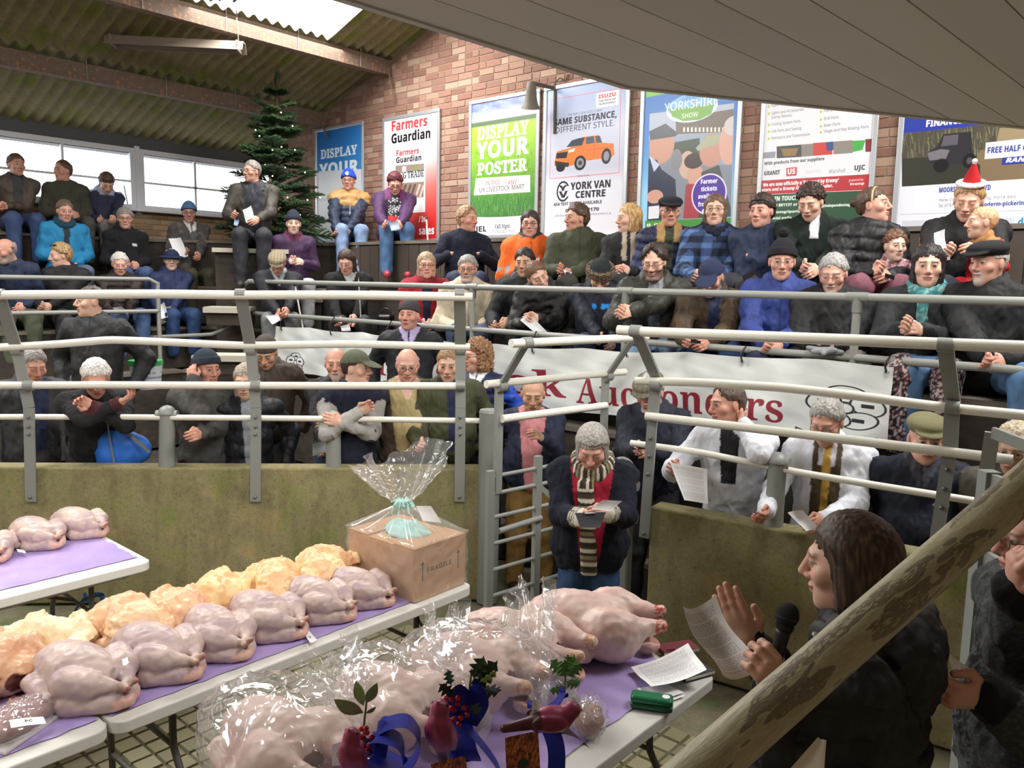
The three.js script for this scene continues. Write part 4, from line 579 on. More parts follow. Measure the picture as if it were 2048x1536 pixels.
// held and lying sheets of paper: corners as pixels with their own depths; a gently bent sheet with print on it
const printTex = canvas(256, 360, (g, w, h) => { g.fillStyle = '#f3f2f3'; g.fillRect(0, 0, w, h); g.fillStyle = 'rgba(70,70,85,0.55)'; for (let y = 26; y < h - 24; y += 8) { let x = 22; if (y % 64 < 10) continue; while (x < w - 30) { const l = 6 + ((x * 7 + y * 13) % 23); g.fillRect(x, y, Math.min(l, w - 26 - x), 2.4); x += l + 5; } } });
const PAPERM = new THREE.MeshStandardMaterial({ color: '#f1f0f2', roughness: 0.85, side: THREE.DoubleSide }), PRINTM = new THREE.MeshStandardMaterial({ map: printTex, roughness: 0.85, side: THREE.DoubleSide });
function quadSheet(p, bend = 0.02, n = 6) {   // p: four world corners a b c d round the sheet
  const P = [], U = [], I = [], nor = p[1].clone().sub(p[0]).cross(p[3].clone().sub(p[0])).normalize();
  for (let j = 0; j <= n; j++) for (let i = 0; i <= n; i++) { const u = i / n, v = j / n, a = p[0].clone().lerp(p[1], u), b = p[3].clone().lerp(p[2], u), q = a.lerp(b, v).addScaledVector(nor, bend * Math.sin(u * Math.PI) + bend * 0.5 * Math.sin(v * 5)); P.push(q.x, q.y, q.z); U.push(u, 1 - v); }
  for (let j = 0; j < n; j++) for (let i = 0; i < n; i++) { const a = j * (n + 1) + i; I.push(a, a + n + 1, a + 1, a + 1, a + n + 1, a + n + 2); }
  const g = new THREE.BufferGeometry(); g.setAttribute('position', new THREE.Float32BufferAttribute(P, 3)); g.setAttribute('uv', new THREE.Float32BufferAttribute(U, 2)); g.setIndex(I); g.computeVertexNormals(); return g;
}
function paper(label, px, d, o = {}) { const dd = Array.isArray(d) ? d : [d, d, d, d]; return tag(put(o.name ?? 'paper_sheet', quadSheet(px.map((q, i) => D(q[0], q[1], dd[i])), o.bend ?? 0.015, o.n ?? 6), o.mat ?? (o.print ? PRINTM : PAPERM)), label, o.cat ?? 'paper'); }
// ================= POSTERS AND BANNER =================
const aluM = std('#b9bcc0', 0.35, 0.6);
function posterKit(p, W, H) {   // maps photograph pixels on the wall to the print's own canvas
  const q = (px, py) => { const P = atZ(px, py, 0.03); return [(P.x - p.x0) / (p.x1 - p.x0) * W, (p.y1 - P.y) / (p.y1 - p.y0) * H]; };
  return (g) => {
    const text = (s, x0, y0, x1, hp, col, font = 'bold', fam = 'sans-serif', skew = 0) => { const a = q(x0, y0), b = q(x1, y0), h = q(x0, y0 + hp)[1] - a[1]; g.save(); g.font = `${font} 100px ${fam}`; g.fillStyle = col; g.textBaseline = 'alphabetic'; const w = g.measureText(s).width; g.translate(a[0], a[1] + h); g.transform(1, 0, skew, 1, 0, 0); g.scale((b[0] - a[0]) / w, h / 73); g.fillText(s, 0, 0); if (font === 'bold') { g.strokeStyle = col; g.lineWidth = 4; g.lineJoin = 'round'; g.strokeText(s, 0, 0); } g.restore(); };
    const poly = (pts, col) => { g.fillStyle = col; g.beginPath(); pts.forEach((c, i) => { const r = q(...c); i ? g.lineTo(...r) : g.moveTo(...r); }); g.closePath(); g.fill(); };
    const oval = (x, y, rx, ry, col, stroke, lw) => { const a = q(x, y), b = q(x + rx, y), c = q(x, y + ry); g.beginPath(); g.ellipse(a[0], a[1], Math.max(0.5, Math.abs(b[0] - a[0])), Math.max(0.5, Math.abs(c[1] - a[1])), 0, 0, 7); if (col) { g.fillStyle = col; g.fill(); } if (stroke) { g.strokeStyle = stroke; g.lineWidth = lw ?? 3; g.stroke(); } };
    const line = (pts, col, lw) => { g.strokeStyle = col; g.lineWidth = lw; g.beginPath(); pts.forEach((c, i) => { const r = q(...c); i ? g.lineTo(...r) : g.moveTo(...r); }); g.stroke(); };
    return { text, poly, oval, line, q };
  };
}
const PRINTS = {
  blue(g, W, H, { text, poly }) { const k = g.createLinearGradient(0, 0, W, H); k.addColorStop(0, '#1d63ad'); k.addColorStop(0.5, '#2f7fc4'); k.addColorStop(1, '#2b74ba'); g.fillStyle = k; g.fillRect(0, 0, W, H); text('DISPLAY', 640, 299, 715, 18, '#dfe9f2', 'bold', 'serif'); text('YOUR', 638, 328, 717, 24, '#dfe9f2'); poly([[620, 343], [732, 337], [732, 520], [620, 520]], '#d3d6da'); poly([[620, 398], [700, 393], [700, 399], [620, 404]], '#bfc3c9'); },
  farm(g, W, H, { text, poly }) {
    g.fillStyle = '#ece9ee'; g.fillRect(0, 0, W, H); const k = g.createLinearGradient(0, H * 0.42, W * 0.3, H); k.addColorStop(0, 'rgba(214,60,50,0)'); k.addColorStop(0.55, 'rgba(214,64,54,0.75)'); k.addColorStop(1, '#cb2a2a'); g.fillStyle = k; g.fillRect(0, 0, W, H);
    text('Farmers', 781, 241, 856, 20, '#d03a3c'); text('Guardian', 781, 267, 863, 19, '#141216'); poly([[788, 296], [852, 288], [851, 425], [788, 430]], '#f1f0f2'); text('Farmers', 791, 300, 839, 12, '#d03a3c'); text('Guardian', 791, 314, 844, 12, '#18161a');
    poly([[790, 331], [849, 326], [849, 341], [790, 346]], '#8d7f74'); poly([[804, 333], [812, 332], [812, 343], [804, 344]], '#e9e6e2'); poly([[828, 331], [836, 330], [836, 341], [828, 342]], '#7c8a55'); text('LIVING TRADE', 778, 347, 849, 13, '#22242c', 'bold', 'serif'); poly([[790, 367], [849, 363], [848, 395], [790, 400]], '#8d786c'); for (let i = 0; i < 46; i++) poly([[790 + (i * 37) % 56, 368 + (i * 53) % 26], [796 + (i * 37) % 56, 367 + (i * 53) % 26], [793 + (i * 37) % 56, 374 + (i * 53) % 26]], i % 3 ? '#5b4a42' : '#c9b5a8'); poly([[838, 402], [849, 401], [849, 422], [838, 423]], '#dfdee2'); text('sales', 838, 455, 870, 16, '#f3eded'); text('/ In', 838, 434, 852, 12, '#f3eded');
  },
  field(g, W, H, { text, poly, q }) {
    const sky = q(945, 245)[1], k = g.createLinearGradient(0, 0, 0, sky); k.addColorStop(0, '#3d55b8'); k.addColorStop(0.5, '#7a86cf'); k.addColorStop(1, '#d5e2ec'); g.fillStyle = k; g.fillRect(0, 0, W, sky); for (let i = 0; i < 60; i++) { g.fillStyle = i % 2 ? 'rgba(235,240,248,0.16)' : 'rgba(70,60,140,0.12)'; g.beginPath(); g.ellipse((i * 97) % W, (i * 61) % sky, 30 + (i * 13) % 40, 8 + (i * 7) % 14, 0.1, 0, 7); g.fill(); }
    const l = g.createLinearGradient(0, sky, 0, H); l.addColorStop(0, '#5f7a48'); l.addColorStop(0.06, '#9fc243'); l.addColorStop(0.3, '#86b23c'); l.addColorStop(0.7, '#3f7a34'); l.addColorStop(1, '#2f6230'); g.fillStyle = l; g.fillRect(0, sky, W, H); g.fillStyle = '#5c6f52'; g.fillRect(0, sky, W, H * 0.03);
    let sd = 5; const R = () => (sd = (sd * 16807) % 2147483647) / 2147483647; for (let i = 0; i < 900; i++) { const y = H * (0.35 + 0.5 * R()), x = W * R(), hh = 8 + 30 * (y / H) * R(); g.strokeStyle = ['#a3bf66', '#5c8a48', '#2f5630', '#86ab58'][i % 4]; g.lineWidth = 1.2; g.beginPath(); g.moveTo(x, y + hh); g.quadraticCurveTo(x + 4 - 8 * R(), y, x + 12 - 24 * R(), y - hh * 0.4); g.stroke(); }
    text('DISPLAY', 953, 254, 1058, 26, '#f0f3ea', 'bold', 'serif'); text('YOUR', 952, 285, 1058, 33, '#e4ebe6'); text('POSTER', 953, 327, 1055, 24, '#f0f3ea', 'bold', 'serif'); poly([[950, 357], [1062, 350], [1062, 385], [946, 392]], '#ded9cf'); text('IN THIS', 970, 362, 1000, 10, '#c23a4c', '400'); text('OR', 1002, 361, 1014, 10, '#9a9ea2', '400'); text('ANY', 1016, 361, 1035, 10, '#c23a4c', '400'); text('UK LIVESTOCK MART', 957, 376, 1050, 10, '#2a2d31', '400');
    const w = q(945, 438)[1]; g.fillStyle = '#e3e3e8'; g.beginPath(); g.moveTo(0, w - 8); g.quadraticCurveTo(W * 0.5, w + 10, W, w - 4); g.lineTo(W, H); g.lineTo(0, H); g.fill(); text('JEL', 950, 455, 972, 11, '#22252a'); text('Call Nigel', 989, 451, 1020, 8, '#4a4e56', 'bold', 'serif'); text('07764 407999', 981, 462, 1029, 8, '#777b82', '400');
  },
  truck(g, W, H, { text, poly, oval, line }) {
    const k = g.createLinearGradient(0, 0, 0, H); k.addColorStop(0, '#8e9fc4'); k.addColorStop(0.3, '#c2c7d9'); k.addColorStop(0.55, '#b9bacb'); k.addColorStop(0.66, '#d4d3dd'); k.addColorStop(1, '#d9d7de'); g.fillStyle = k; g.fillRect(0, 0, W, H);
    line([[1101, 197], [1244, 174], [1240, 346], [1098, 358], [1101, 197]], '#cf6a62', 3); poly([[1193, 184], [1240, 176], [1239, 207], [1193, 214]], '#f2f0f3'); text('ISUZU', 1198, 187, 1234, 8, '#c0242c'); text('THE PICK-UP', 1198, 198, 1233, 4.5, '#4b4b55'); text('PROFESSIONALS', 1198, 204.5, 1233, 4, '#4b4b55');
    text('THE NEW LOOK ISUZU D-MAX', 1135, 226, 1205, 5, '#4a4f60', '400'); text('SAME SUBSTANCE,', 1107, 238, 1236, 12.5, '#1e2128'); text('DIFFERENT STYLE.', 1109, 254, 1232, 12, '#2b2f38', '400');
    poly([[1107, 330], [1112, 303], [1140, 295], [1152, 280], [1166, 273], [1199, 269], [1206, 285], [1229, 286], [1231, 308], [1226, 314], [1170, 322], [1140, 332], [1112, 334]], '#dd7434'); poly([[1132, 294], [1143, 280], [1160, 275], [1170, 274], [1164, 290]], '#343c4a'); poly([[1172, 274], [1188, 271], [1190, 285], [1172, 288]], '#4b5564'); poly([[1191, 271], [1201, 271], [1205, 284], [1193, 285]], '#46505e'); poly([[1112, 306], [1135, 303], [1132, 316], [1110, 317]], '#25262b'); poly([[1108, 322], [1138, 326], [1136, 334], [1110, 334]], '#3a2c28'); poly([[1136, 300], [1150, 296], [1147, 303], [1136, 305]], '#e8e6e6');
    oval(1160, 326, 12, 15, '#1f1f23'); oval(1160, 326, 7.5, 10, '#8a8a90'); oval(1160, 326, 4, 5, '#3a3a40'); oval(1214, 312, 10, 16, '#1f1f23'); oval(1214, 312, 6, 10, '#8a8a90'); oval(1120, 336, 9, 8, '#1f1f23'); line([[1172, 300], [1228, 293]], '#b3551f', 2); line([[1190, 287], [1189, 316]], '#a84e1e', 2); text('DRIVEN TO DO', 1154, 351, 1179, 4, '#4a4a54', '400');
    oval(1125, 384, 12, 19, null, '#24252b', 9); poly([[1131, 374], [1142, 372], [1142, 394], [1131, 394]], '#d6d4dc'); text('Y', 1117, 372, 1133, 11, '#24252b'); text('V', 1117, 384, 1134, 13, '#24252b'); text('YORK VAN', 1141, 366, 1224, 15, '#222329'); text('CENTRE', 1150, 384, 1213, 14, '#222329'); text('4X4 TEST DRIVES AVAILABLE', 1106, 408, 1205, 6, '#3c3d45'); text('01904 659170', 1130, 420, 1199, 7, '#2c2d34'); text('sales@yorkvancentre.co.uk   www.yorkvancentre.co.uk', 1108, 432, 1224, 4, '#55565f', '400');
  },
  show(g, W, H, { text, poly, oval, line, q }) {
    g.fillStyle = '#2d6fb8'; g.fillRect(0, 0, W, H); const k = g.createLinearGradient(0, H * 0.3, 0, H); k.addColorStop(0, 'rgba(120,190,230,0)'); k.addColorStop(0.6, 'rgba(150,205,235,0.95)'); g.fillStyle = k; g.fillRect(0, 0, W, H); poly([[1290, 120], [1380, 120], [1355, 180], [1290, 193]], '#7cb83e'); text('Tuesday', 1298, 174, 1345, 9, '#eef3e6');
    const ph = [[1297, 226], [1471, 204], [1464, 436], [1292, 444]]; poly(ph, '#7f8792'); g.save(); g.beginPath(); ph.forEach((c, i) => { const r = q(...c); i ? g.lineTo(...r) : g.moveTo(...r); }); g.clip();
    poly([[1290, 215], [1475, 200], [1475, 260], [1290, 280]], '#a9b3c4'); poly([[1350, 235], [1475, 215], [1475, 262], [1352, 268]], '#6b5c50'); for (let i = 0; i < 12; i++) poly([[1366 + i * 8, 254], [1370 + i * 8, 253], [1370 + i * 8, 263], [1366 + i * 8, 263]], '#ded6ca'); poly([[1340, 270], [1475, 262], [1475, 330], [1340, 330]], '#8fa0b0'); poly([[1345, 285], [1400, 275], [1400, 320], [1345, 322]], '#3c4a3c');
    oval(1322, 290, 26, 38, '#c28f7c'); poly([[1296, 262], [1330, 246], [1356, 266], [1350, 272], [1298, 280]], '#4a4c55'); poly([[1292, 318], [1312, 320], [1322, 340], [1350, 360], [1356, 460], [1288, 460]], '#252a44'); poly([[1296, 310], [1318, 330], [1306, 345]], '#b9c6df'); oval(1374, 330, 17, 28, '#c7a596'); oval(1352, 320, 12, 22, '#7d7d84'); oval(1390, 350, 16, 22, '#c99a88'); oval(1388, 322, 20, 16, '#3b2c2a'); poly([[1372, 370], [1404, 368], [1406, 440], [1366, 440]], '#a03a44'); oval(1424, 300, 25, 34, '#c08c7a'); poly([[1392, 296], [1416, 270], [1452, 268], [1450, 282], [1396, 302]], '#a3a588'); poly([[1404, 345], [1440, 330], [1470, 440], [1398, 440]], '#4b4a46'); oval(1462, 285, 22, 45, '#cf9e90'); oval(1470, 250, 20, 20, '#c3bcb8'); oval(1308, 395, 17, 14, '#c79684'); g.restore();
    oval(1383, 214, 54, 29, '#cfe3f0'); oval(1383, 208, 51, 22, '#7fb2df'); poly([[1336, 216], [1430, 206], [1424, 226], [1400, 238], [1366, 241], [1344, 232]], '#6ea43a'); text('GREAT', 1363, 192, 1397, 9, '#2a6aa8', '400'); text('YORKSHIRE', 1328, 205, 1439, 17, '#eef4f6', '400'); text('SHOW', 1363, 226, 1397, 10, '#e8f1e0', '400');
    oval(1419, 390, 37, 42, '#ded5ea'); oval(1419, 390, 34, 39, '#4a2f93'); text('Farmer', 1402, 360, 1437, 9, '#e9e4f3'); text('tickets', 1403, 375, 1436, 9, '#e9e4f3'); text('available', 1397, 390, 1440, 9, '#e9e4f3'); text('from only', 1397, 406, 1440, 9, '#e9e4f3'); text('£27', 1404, 420, 1432, 9, '#e9e4f3'); poly([[1288, 444], [1464, 438], [1464, 470], [1288, 474]], '#4a8a3c'); text('10 - 13 July', 1291, 450, 1330, 9, '#e4eddc'); poly([[1295, 415], [1317, 413], [1316, 439], [1294, 441]], '#d8dae0');
  },
  parts(g, W, H, { text, poly, oval }) {
    g.fillStyle = '#e0dee3'; g.fillRect(0, 0, W, H); const L = [['Paint', 209, 1555], ['Lights and Accessories', 224, 1607], ['Starter Motors', 233, 1582], ['Cooling System Parts', 247, 1600], ['Cab Parts and Seating', 261, 1602], ['Hydraulics and Transmission', 275, 1620]]; for (const [s, y, x1] of L) { text(s, 1540, y - 2, x1, 6, '#56585e', '400'); if (s !== 'Starter Motors') oval(1535, y + 2, 2.6, 2.6, '#b5c24a'); } for (const [s, y, x1] of [['Parts', 219, 1666], ['Drill Parts', 235, 1679], ['Baler Parts', 249, 1682], ['Silage and Hay Making Parts', 261, 1741]]) { text(s, 1648, y - 2, x1, 6, '#56585e', '400'); oval(1642, y + 3, 2.6, 2.6, '#b5c24a'); }
    poly([[1520, 306], [1549, 303], [1548, 316], [1519, 318]], '#8d8c96'); poly([[1551, 293], [1602, 289], [1602, 314], [1551, 317]], '#3d3a38'); poly([[1602, 289], [1626, 287], [1626, 312], [1602, 314]], '#837a74'); poly([[1626, 286], [1666, 283], [1666, 309], [1626, 312]], '#c2372f'); poly([[1652, 284], [1668, 283], [1668, 300], [1655, 302]], '#33467f'); poly([[1668, 283], [1708, 280], [1708, 306], [1668, 309]], '#877f78'); poly([[1708, 281], [1734, 280], [1728, 300], [1708, 304]], '#43a447'); poly([[1734, 278], [1750, 277], [1749, 303], [1734, 304]], '#7d2f34'); poly([[1560, 298], [1596, 296], [1590, 312], [1565, 313]], '#8a6a3a');
    text('With products from our suppliers', 1526, 325, 1649, 6, '#3c3d44', 'bold'); text('GRANIT', 1525, 344, 1558, 8, '#33343a'); poly([[1571, 337], [1593, 335], [1592, 352], [1571, 354]], '#c5383c'); text('US', 1573, 339, 1590, 11, '#f0eaea'); text('sparex', 1609, 340, 1642, 8, '#c9c8cf', '400'); text('Marshall', 1659, 340, 1693, 8, '#85868e', '400'); text('UJC', 1711, 332, 1734, 10, '#33363a');
    poly([[1500, 364], [1748, 349], [1746, 381], [1500, 392]], '#b03238'); text("We are now officially a 'Powered by Kramp'", 1523, 368, 1679, 7, '#f1e6e6'); text('store and a Kramp Online Shop dealer.', 1521, 378, 1667, 6.5, '#f1e6e6'); text('powered by', 1700, 360, 1730, 4.5, '#ead5d5', '400'); text('Kramp', 1702, 367, 1732, 5, '#ead5d5'); poly([[1495, 393], [1748, 382], [1748, 470], [1495, 474]], '#2f4f38'); text('GET IN TOUCH', 1526, 396, 1596, 9, '#e4ece4'); text('01723 881131 or 07823', 1530, 411, 1620, 5.5, '#dbe5db'); text('visit integriparts.co.uk', 1530, 425, 1625, 5, '#dbe5db'); text('info@independentagriparts.com', 1630, 412, 1745, 5.5, '#dbe5db'); text('social media', 1540, 437, 1582, 5, '#dbe5db');
  },
  quad(g, W, H, { text, poly, oval, line, q }) {
    g.fillStyle = '#d8d8e2'; g.fillRect(0, 0, W, H); poly([[1800, 120], [2190, 60], [2190, 225], [1800, 267]], '#2b3a96'); text('FINANCE', 1849, 239, 1925, 14, '#eceaf4'); text('0%', 1860, 205, 1910, 24, '#eceaf4');
    const ph = [[1800, 267], [2190, 225], [2190, 350], [1800, 375]]; poly(ph, '#4a463c'); g.save(); g.beginPath(); ph.forEach((c, i) => { const r = q(...c); i ? g.lineTo(...r) : g.moveTo(...r); }); g.clip(); let sd = 9; const R = () => (sd = (sd * 16807) % 2147483647) / 2147483647; for (let i = 0; i < 500; i++) { const x = 1800 + 380 * R(), y = 245 + 60 * R(); line([[x, y], [x + 3 - 6 * R(), y + 12 + 10 * R()]], ['#6d6a4c', '#8f8a66', '#3c3d30', '#5c5a40'][i % 4], 1.6); } poly([[1960, 300], [2190, 280], [2190, 360], [1930, 372]], '#77654e'); poly([[2000, 255], [2190, 240], [2190, 285], [1990, 300]], '#8f7f62'); poly([[1800, 318], [1900, 312], [1960, 330], [1960, 372], [1800, 376]], '#33322c');
    poly([[1852, 305], [1872, 292], [1884, 268], [1942, 262], [1944, 300], [1950, 322], [1880, 334], [1854, 325]], '#2c2b30'); poly([[1886, 271], [1916, 268], [1914, 289], [1880, 293]], '#5a5560'); poly([[1852, 306], [1880, 298], [1898, 300], [1890, 318], [1856, 322]], '#6f6c72'); oval(1880, 332, 16, 14, '#19191c'); oval(1938, 322, 14, 15, '#19191c'); oval(1938, 322, 6, 7, '#4c4a50'); g.restore();
    poly([[1972, 285], [2190, 262], [2190, 300], [1969, 319]], '#d9d9e2'); text('FREE HALF CAB', 1975, 295, 2075, 12, '#2f3a82'); poly([[2006, 316], [2190, 300], [2190, 318], [2004, 331]], '#2b3a8a'); text('RANGER', 2012, 317, 2090, 9, '#e4e6f2', 'bold', 'sans-serif', -0.3); text('MOORSIDE QUADS LTD', 1876, 377, 1982, 10, '#30408c'); text('New Cut Lane, Pickering, YO18 8AG', 1876, 400, 2034, 5.5, '#74757f', '400'); text('Tel: 01751 473330', 1875, 411, 1930, 6.5, '#50525c', '400'); text('www.moderm-pickering.co.uk', 1930, 409, 2090, 8, '#39488a'); line([[1796, 432], [2180, 420]], '#a8a9b8', 2); poly([[1800, 445], [2030, 438], [2030, 462], [1800, 468]], '#c2c2ce'); text('deere', 2038, 440, 2095, 16, '#2a7fc0'); poly([[1826, 383], [1866, 381], [1864, 418], [1824, 420]], '#e4e4ec');
  },
};
const POSTER_LABELS = { blue: ['blue framed poster reading DISPLAY behind the blue beanie', 0.5], farm: ['white and red framed farming newspaper poster behind the red-haired woman', 0.5], field: ['framed poster of a green field reading DISPLAY YOUR POSTER', 0.5], truck: ['framed poster of an orange pick-up truck', 0.5], show: ['blue framed county show poster of laughing people in caps', 0.5], parts: ['white, red and green framed poster listing tractor parts', 0.5], quad: ['framed poster of a farm utility vehicle behind the Santa hat', 0.5] };
for (const p of POSTERS) {
  const w = p.x1 - p.x0, h = p.y1 - p.y0, t = thing('framed_poster', POSTER_LABELS[p.k][0], 'poster', [(p.x0 + p.x1) / 2, p.y0, 0]), W = Math.round(Math.min(900, w * 480)), H = Math.round(h * 480);
  const kit = posterKit(p, W, H), tex = canvas(W, H, (g) => PRINTS[p.k](g, W, H, kit(g)));
  put('print', box(w - 0.03, h - 0.03, 0.008, 0, h / 2, 0.026), [0, 1, 2, 3, 4, 5].map((i) => (i === 4 ? new THREE.MeshStandardMaterial({ map: tex, roughness: 0.28 }) : PAPERM)), t);
  const f = 0.042; for (const [gw, gh, x, y] of [[w, f, 0, f / 2], [w, f, 0, h - f / 2], [f, h - 2 * f, -w / 2 + f / 2, h / 2], [f, h - 2 * f, w / 2 - f / 2, h / 2]]) put('frame_bar', rbox(gw, gh, 0.03, 0.006, x, y, 0.027, 1), aluM, t);
}
// --- long vinyl banner tied under the guard rail
{
  const Z = 2.06, TL = atZ(560, 674, Z), BR = atZ(1772, 906, Z), TR = atZ(1786, 742, Z), x0 = TL.x - 0.35, x1 = TR.x, y1 = 1.83, y0 = 1.83 - (TR.y - BR.y) * 1.02, W = 2000, H = 300;
  const drop = (x) => 0.085 * sstep(x1 - x, 0.2, 3.4), q = (px, py) => { const P = atZ(px, py, Z); return [(P.x - x0) / (x1 - x0) * W, (y1 - drop(P.x) - P.y) / (y1 - y0) * H]; };
  const rosette = (g, cx, cy, s) => { g.strokeStyle = '#1d1f20'; g.lineWidth = 4; for (let i = 0; i < 5; i++) { const a = i * 1.2566 - 1.57; g.beginPath(); g.ellipse(cx + Math.cos(a) * 33 * s, cy + Math.sin(a) * 42 * s, 24 * s, 30 * s, a, 0, 7); g.fillStyle = '#dfe3df'; g.fill(); g.stroke(); g.fillStyle = '#1d1f20'; g.fillRect(cx + Math.cos(a) * 33 * s - 9 * s, cy + Math.sin(a) * 42 * s - 6 * s, 18 * s, 11 * s); } g.beginPath(); g.ellipse(cx, cy, 12 * s, 15 * s, 0, 0, 7); g.fillStyle = '#dfe3df'; g.fill(); g.stroke(); };
  const tex = canvas(W, H, (g) => {
    g.fillStyle = '#dfe3df'; g.fillRect(0, 0, W, H); for (let i = 0; i < 500; i++) { g.fillStyle = i % 2 ? 'rgba(150,155,140,0.05)' : 'rgba(255,255,255,0.06)'; g.beginPath(); g.ellipse((i * 193) % W, (i * 71) % H, 30 + (i * 31) % 60, 6 + (i * 17) % 16, 0.4, 0, 7); g.fill(); }
    const word = (s, a, b, at, top, bot) => { const A = q(a, top), B = q(b, top), T = q(at, top), h = q(at, bot)[1] - T[1]; A[1] = T[1]; g.save(); g.font = 'bold 100px serif'; g.fillStyle = '#8e2a36'; const w = g.measureText(s).width; g.translate(A[0], A[1] + h); g.scale((B[0] - A[0]) / w, h / 72); g.fillText(s, 0, 0); g.restore(); };
    word('Livestock', 700, 1135, 1128, 742, 795); word('Auctioneers', 1155, 1572, 1540, 783, 843);
    const r1 = q(590, 725), r2 = q(1690, 815); rosette(g, r1[0], r1[1], 1); rosette(g, r2[0], r2[1], 1.25); const scroll = (a, b, y, s) => { const A = q(a, y), B = q(b, y); g.strokeStyle = '#1d1f20'; g.lineWidth = 3.5; g.beginPath(); g.moveTo(A[0], A[1] - 14); g.quadraticCurveTo((A[0] + B[0]) / 2, A[1] + 34, B[0], A[1] - 14); g.lineTo(B[0], A[1] + 22); g.quadraticCurveTo((A[0] + B[0]) / 2, A[1] + 66, A[0], A[1] + 22); g.closePath(); g.stroke(); g.font = 'bold 26px sans-serif'; g.fillStyle = '#1d1f20'; g.fillText(s, A[0] + 8, A[1] + 34); }; scroll(560, 636, 752, 'MART'); scroll(1590, 1755, 862, 'MART AUCTIONEERS');
  });
  const nx = 90, ny = 14, P = [], U = [], I = []; for (let j = 0; j <= ny; j++) for (let i = 0; i <= nx; i++) { const u = i / nx, v = j / ny, x = lerp(x0, x1, u), sag = 0.018 * Math.abs(Math.sin((x - x0) * 3.6)); P.push(x, lerp(y1, y0, v) - drop(x) - sag * (1 - v), Z + 0.012 * n2(x * 3, v * 2) + 0.01 * Math.sin(x * 9 + v * 5)); U.push(u, 1 - v); }
  for (let j = 0; j < ny; j++) for (let i = 0; i < nx; i++) { const a = j * (nx + 1) + i; I.push(a, a + nx + 1, a + 1, a + 1, a + nx + 1, a + nx + 2); }
  const g = new THREE.BufferGeometry(); g.setAttribute('position', new THREE.Float32BufferAttribute(P, 3)); g.setAttribute('uv', new THREE.Float32BufferAttribute(U, 2)); g.setIndex(I); g.computeVertexNormals();
  const b = thing('vinyl_banner', 'long off-white vinyl banner with dark red lettering tied below the guard rail', 'banner'); put('sheet', g, new THREE.MeshStandardMaterial({ map: tex, roughness: 0.5, side: THREE.DoubleSide }), b);
  for (let x = x1 - 0.03; x > x0; x -= 0.87) { put('cable_tie', tube([V(x, 1.87, 2.03), V(x - 0.01, 1.83 - drop(x) * 0.5, Z + 0.02), V(x, 1.78 - drop(x), Z + 0.015)], 0.006, 6), std('#1c1c1e', 0.5), b); put('eyelet', new THREE.TorusGeometry(0.012, 0.004, 6, 14).translate(x, 1.785 - drop(x), Z + 0.012), aluM, b); }
}
// ================= THE CROWD =================
const RA_ = { at: { z: 0.44 }, f: 4, seat: 2.7, shin: 0.5, shinBack: 0.05 }, RB_ = { at: { z: 1.03 }, f: 5, seat: 2.12 }, RC_ = { at: { z: 1.62 }, f: 4, seat: 1.65, shin: 0.42 }, WA_ = { at: { x: 0.42 }, fw: [1, 0, 0.1], seat: 2.7 }, WB_ = { at: { x: 1.0 }, fw: [1, 0, 0.15], seat: 2.12 }, WC_ = { at: { x: 1.6 }, fw: [1, 0, 0.15], seat: 1.65 };
const P = {};
const add = (k, o) => { P[k] = person(o); };
// --- top row under the window
add(1, { ...WA_, l: 'brown-haired man in a brown waxed jacket over black, seated against the window', p: [33, 331], g: 25, t: 2, hair: { st: 'short', c: '#5b4636', th: 0.013 }, sk: 'ruddy', c: '#4a4034', k: 'wax', inner: '#26262a', open: 0.055, tr: '#34466e', collar: 0.022, stubble: 1, ha: [4, 415, 0.2], hb: [10, 412, 0.22] });
add(2, { ...WA_, l: 'man in a dark olive round-neck jumper against the window, face turned away', p: [125, 343], g: -48, t: 0, hair: { st: 'recede', c: '#574434', th: 0.012 }, sk: 'ruddy', c: '#3f3d31', k: 'knit', tr: '#3c3b36', collar: 0.008, garment: 'jumper' });
add(3, { ...WA_, l: 'boy in a navy coat with a pale blue hood looking down at a phone', p: [213, 367], g: 12, t: 38, s: 0.93, hair: { st: 'short', c: '#57402f', th: 0.016, fringe: 1 }, sk: 'fair', c: '#23263f', hood: 1, colc: '#a9b4cf', collar: 0.026, tr: '#6f6a66', ha: [200, 440, 0.2], hb: [228, 440, 0.2], deco: ({ ty, tz }) => (ty > 0.9 && tz < 0.05 ? '#a5b1cd' : null) });
// --- middle row by the window
add(4, { ...WB_, l: 'woman in a bright teal blue coat with a dark teal scarf and tied-back brown hair', p: [130, 423], g: 14, t: 10, hair: { st: 'pony', c: '#6a5344', th: 0.01 }, sk: 'pink', c: '#1f7fb0', k: 'coat', bulk: 0.026, inner: '#1c2b36', open: 0.03, scarf: '#1d4a5c', tr: '#59677e', collar: 0.026, skirt: 0.35, hide: 'ab' });
add(5, { ...WB_, l: 'woman with short grey hair and glasses in a black fleece with a small white logo', p: [250, 438], g: 0, t: 4, hair: { st: 'short', c: '#8c857f', th: 0.016, fringe: 0.8, back: -0.06 }, glasses: '#6b5a4a', sk: 'pink', c: '#1b1b20', k: 'knit', collar: 0.02, fat: 1.1, tr: '#43597f', deco: ({ ty, tx, tz }) => (tz > 0 && Math.abs(ty - 0.72) < 0.02 && tx < -0.05 && tx > -0.1 ? '#d8d8dc' : null) });
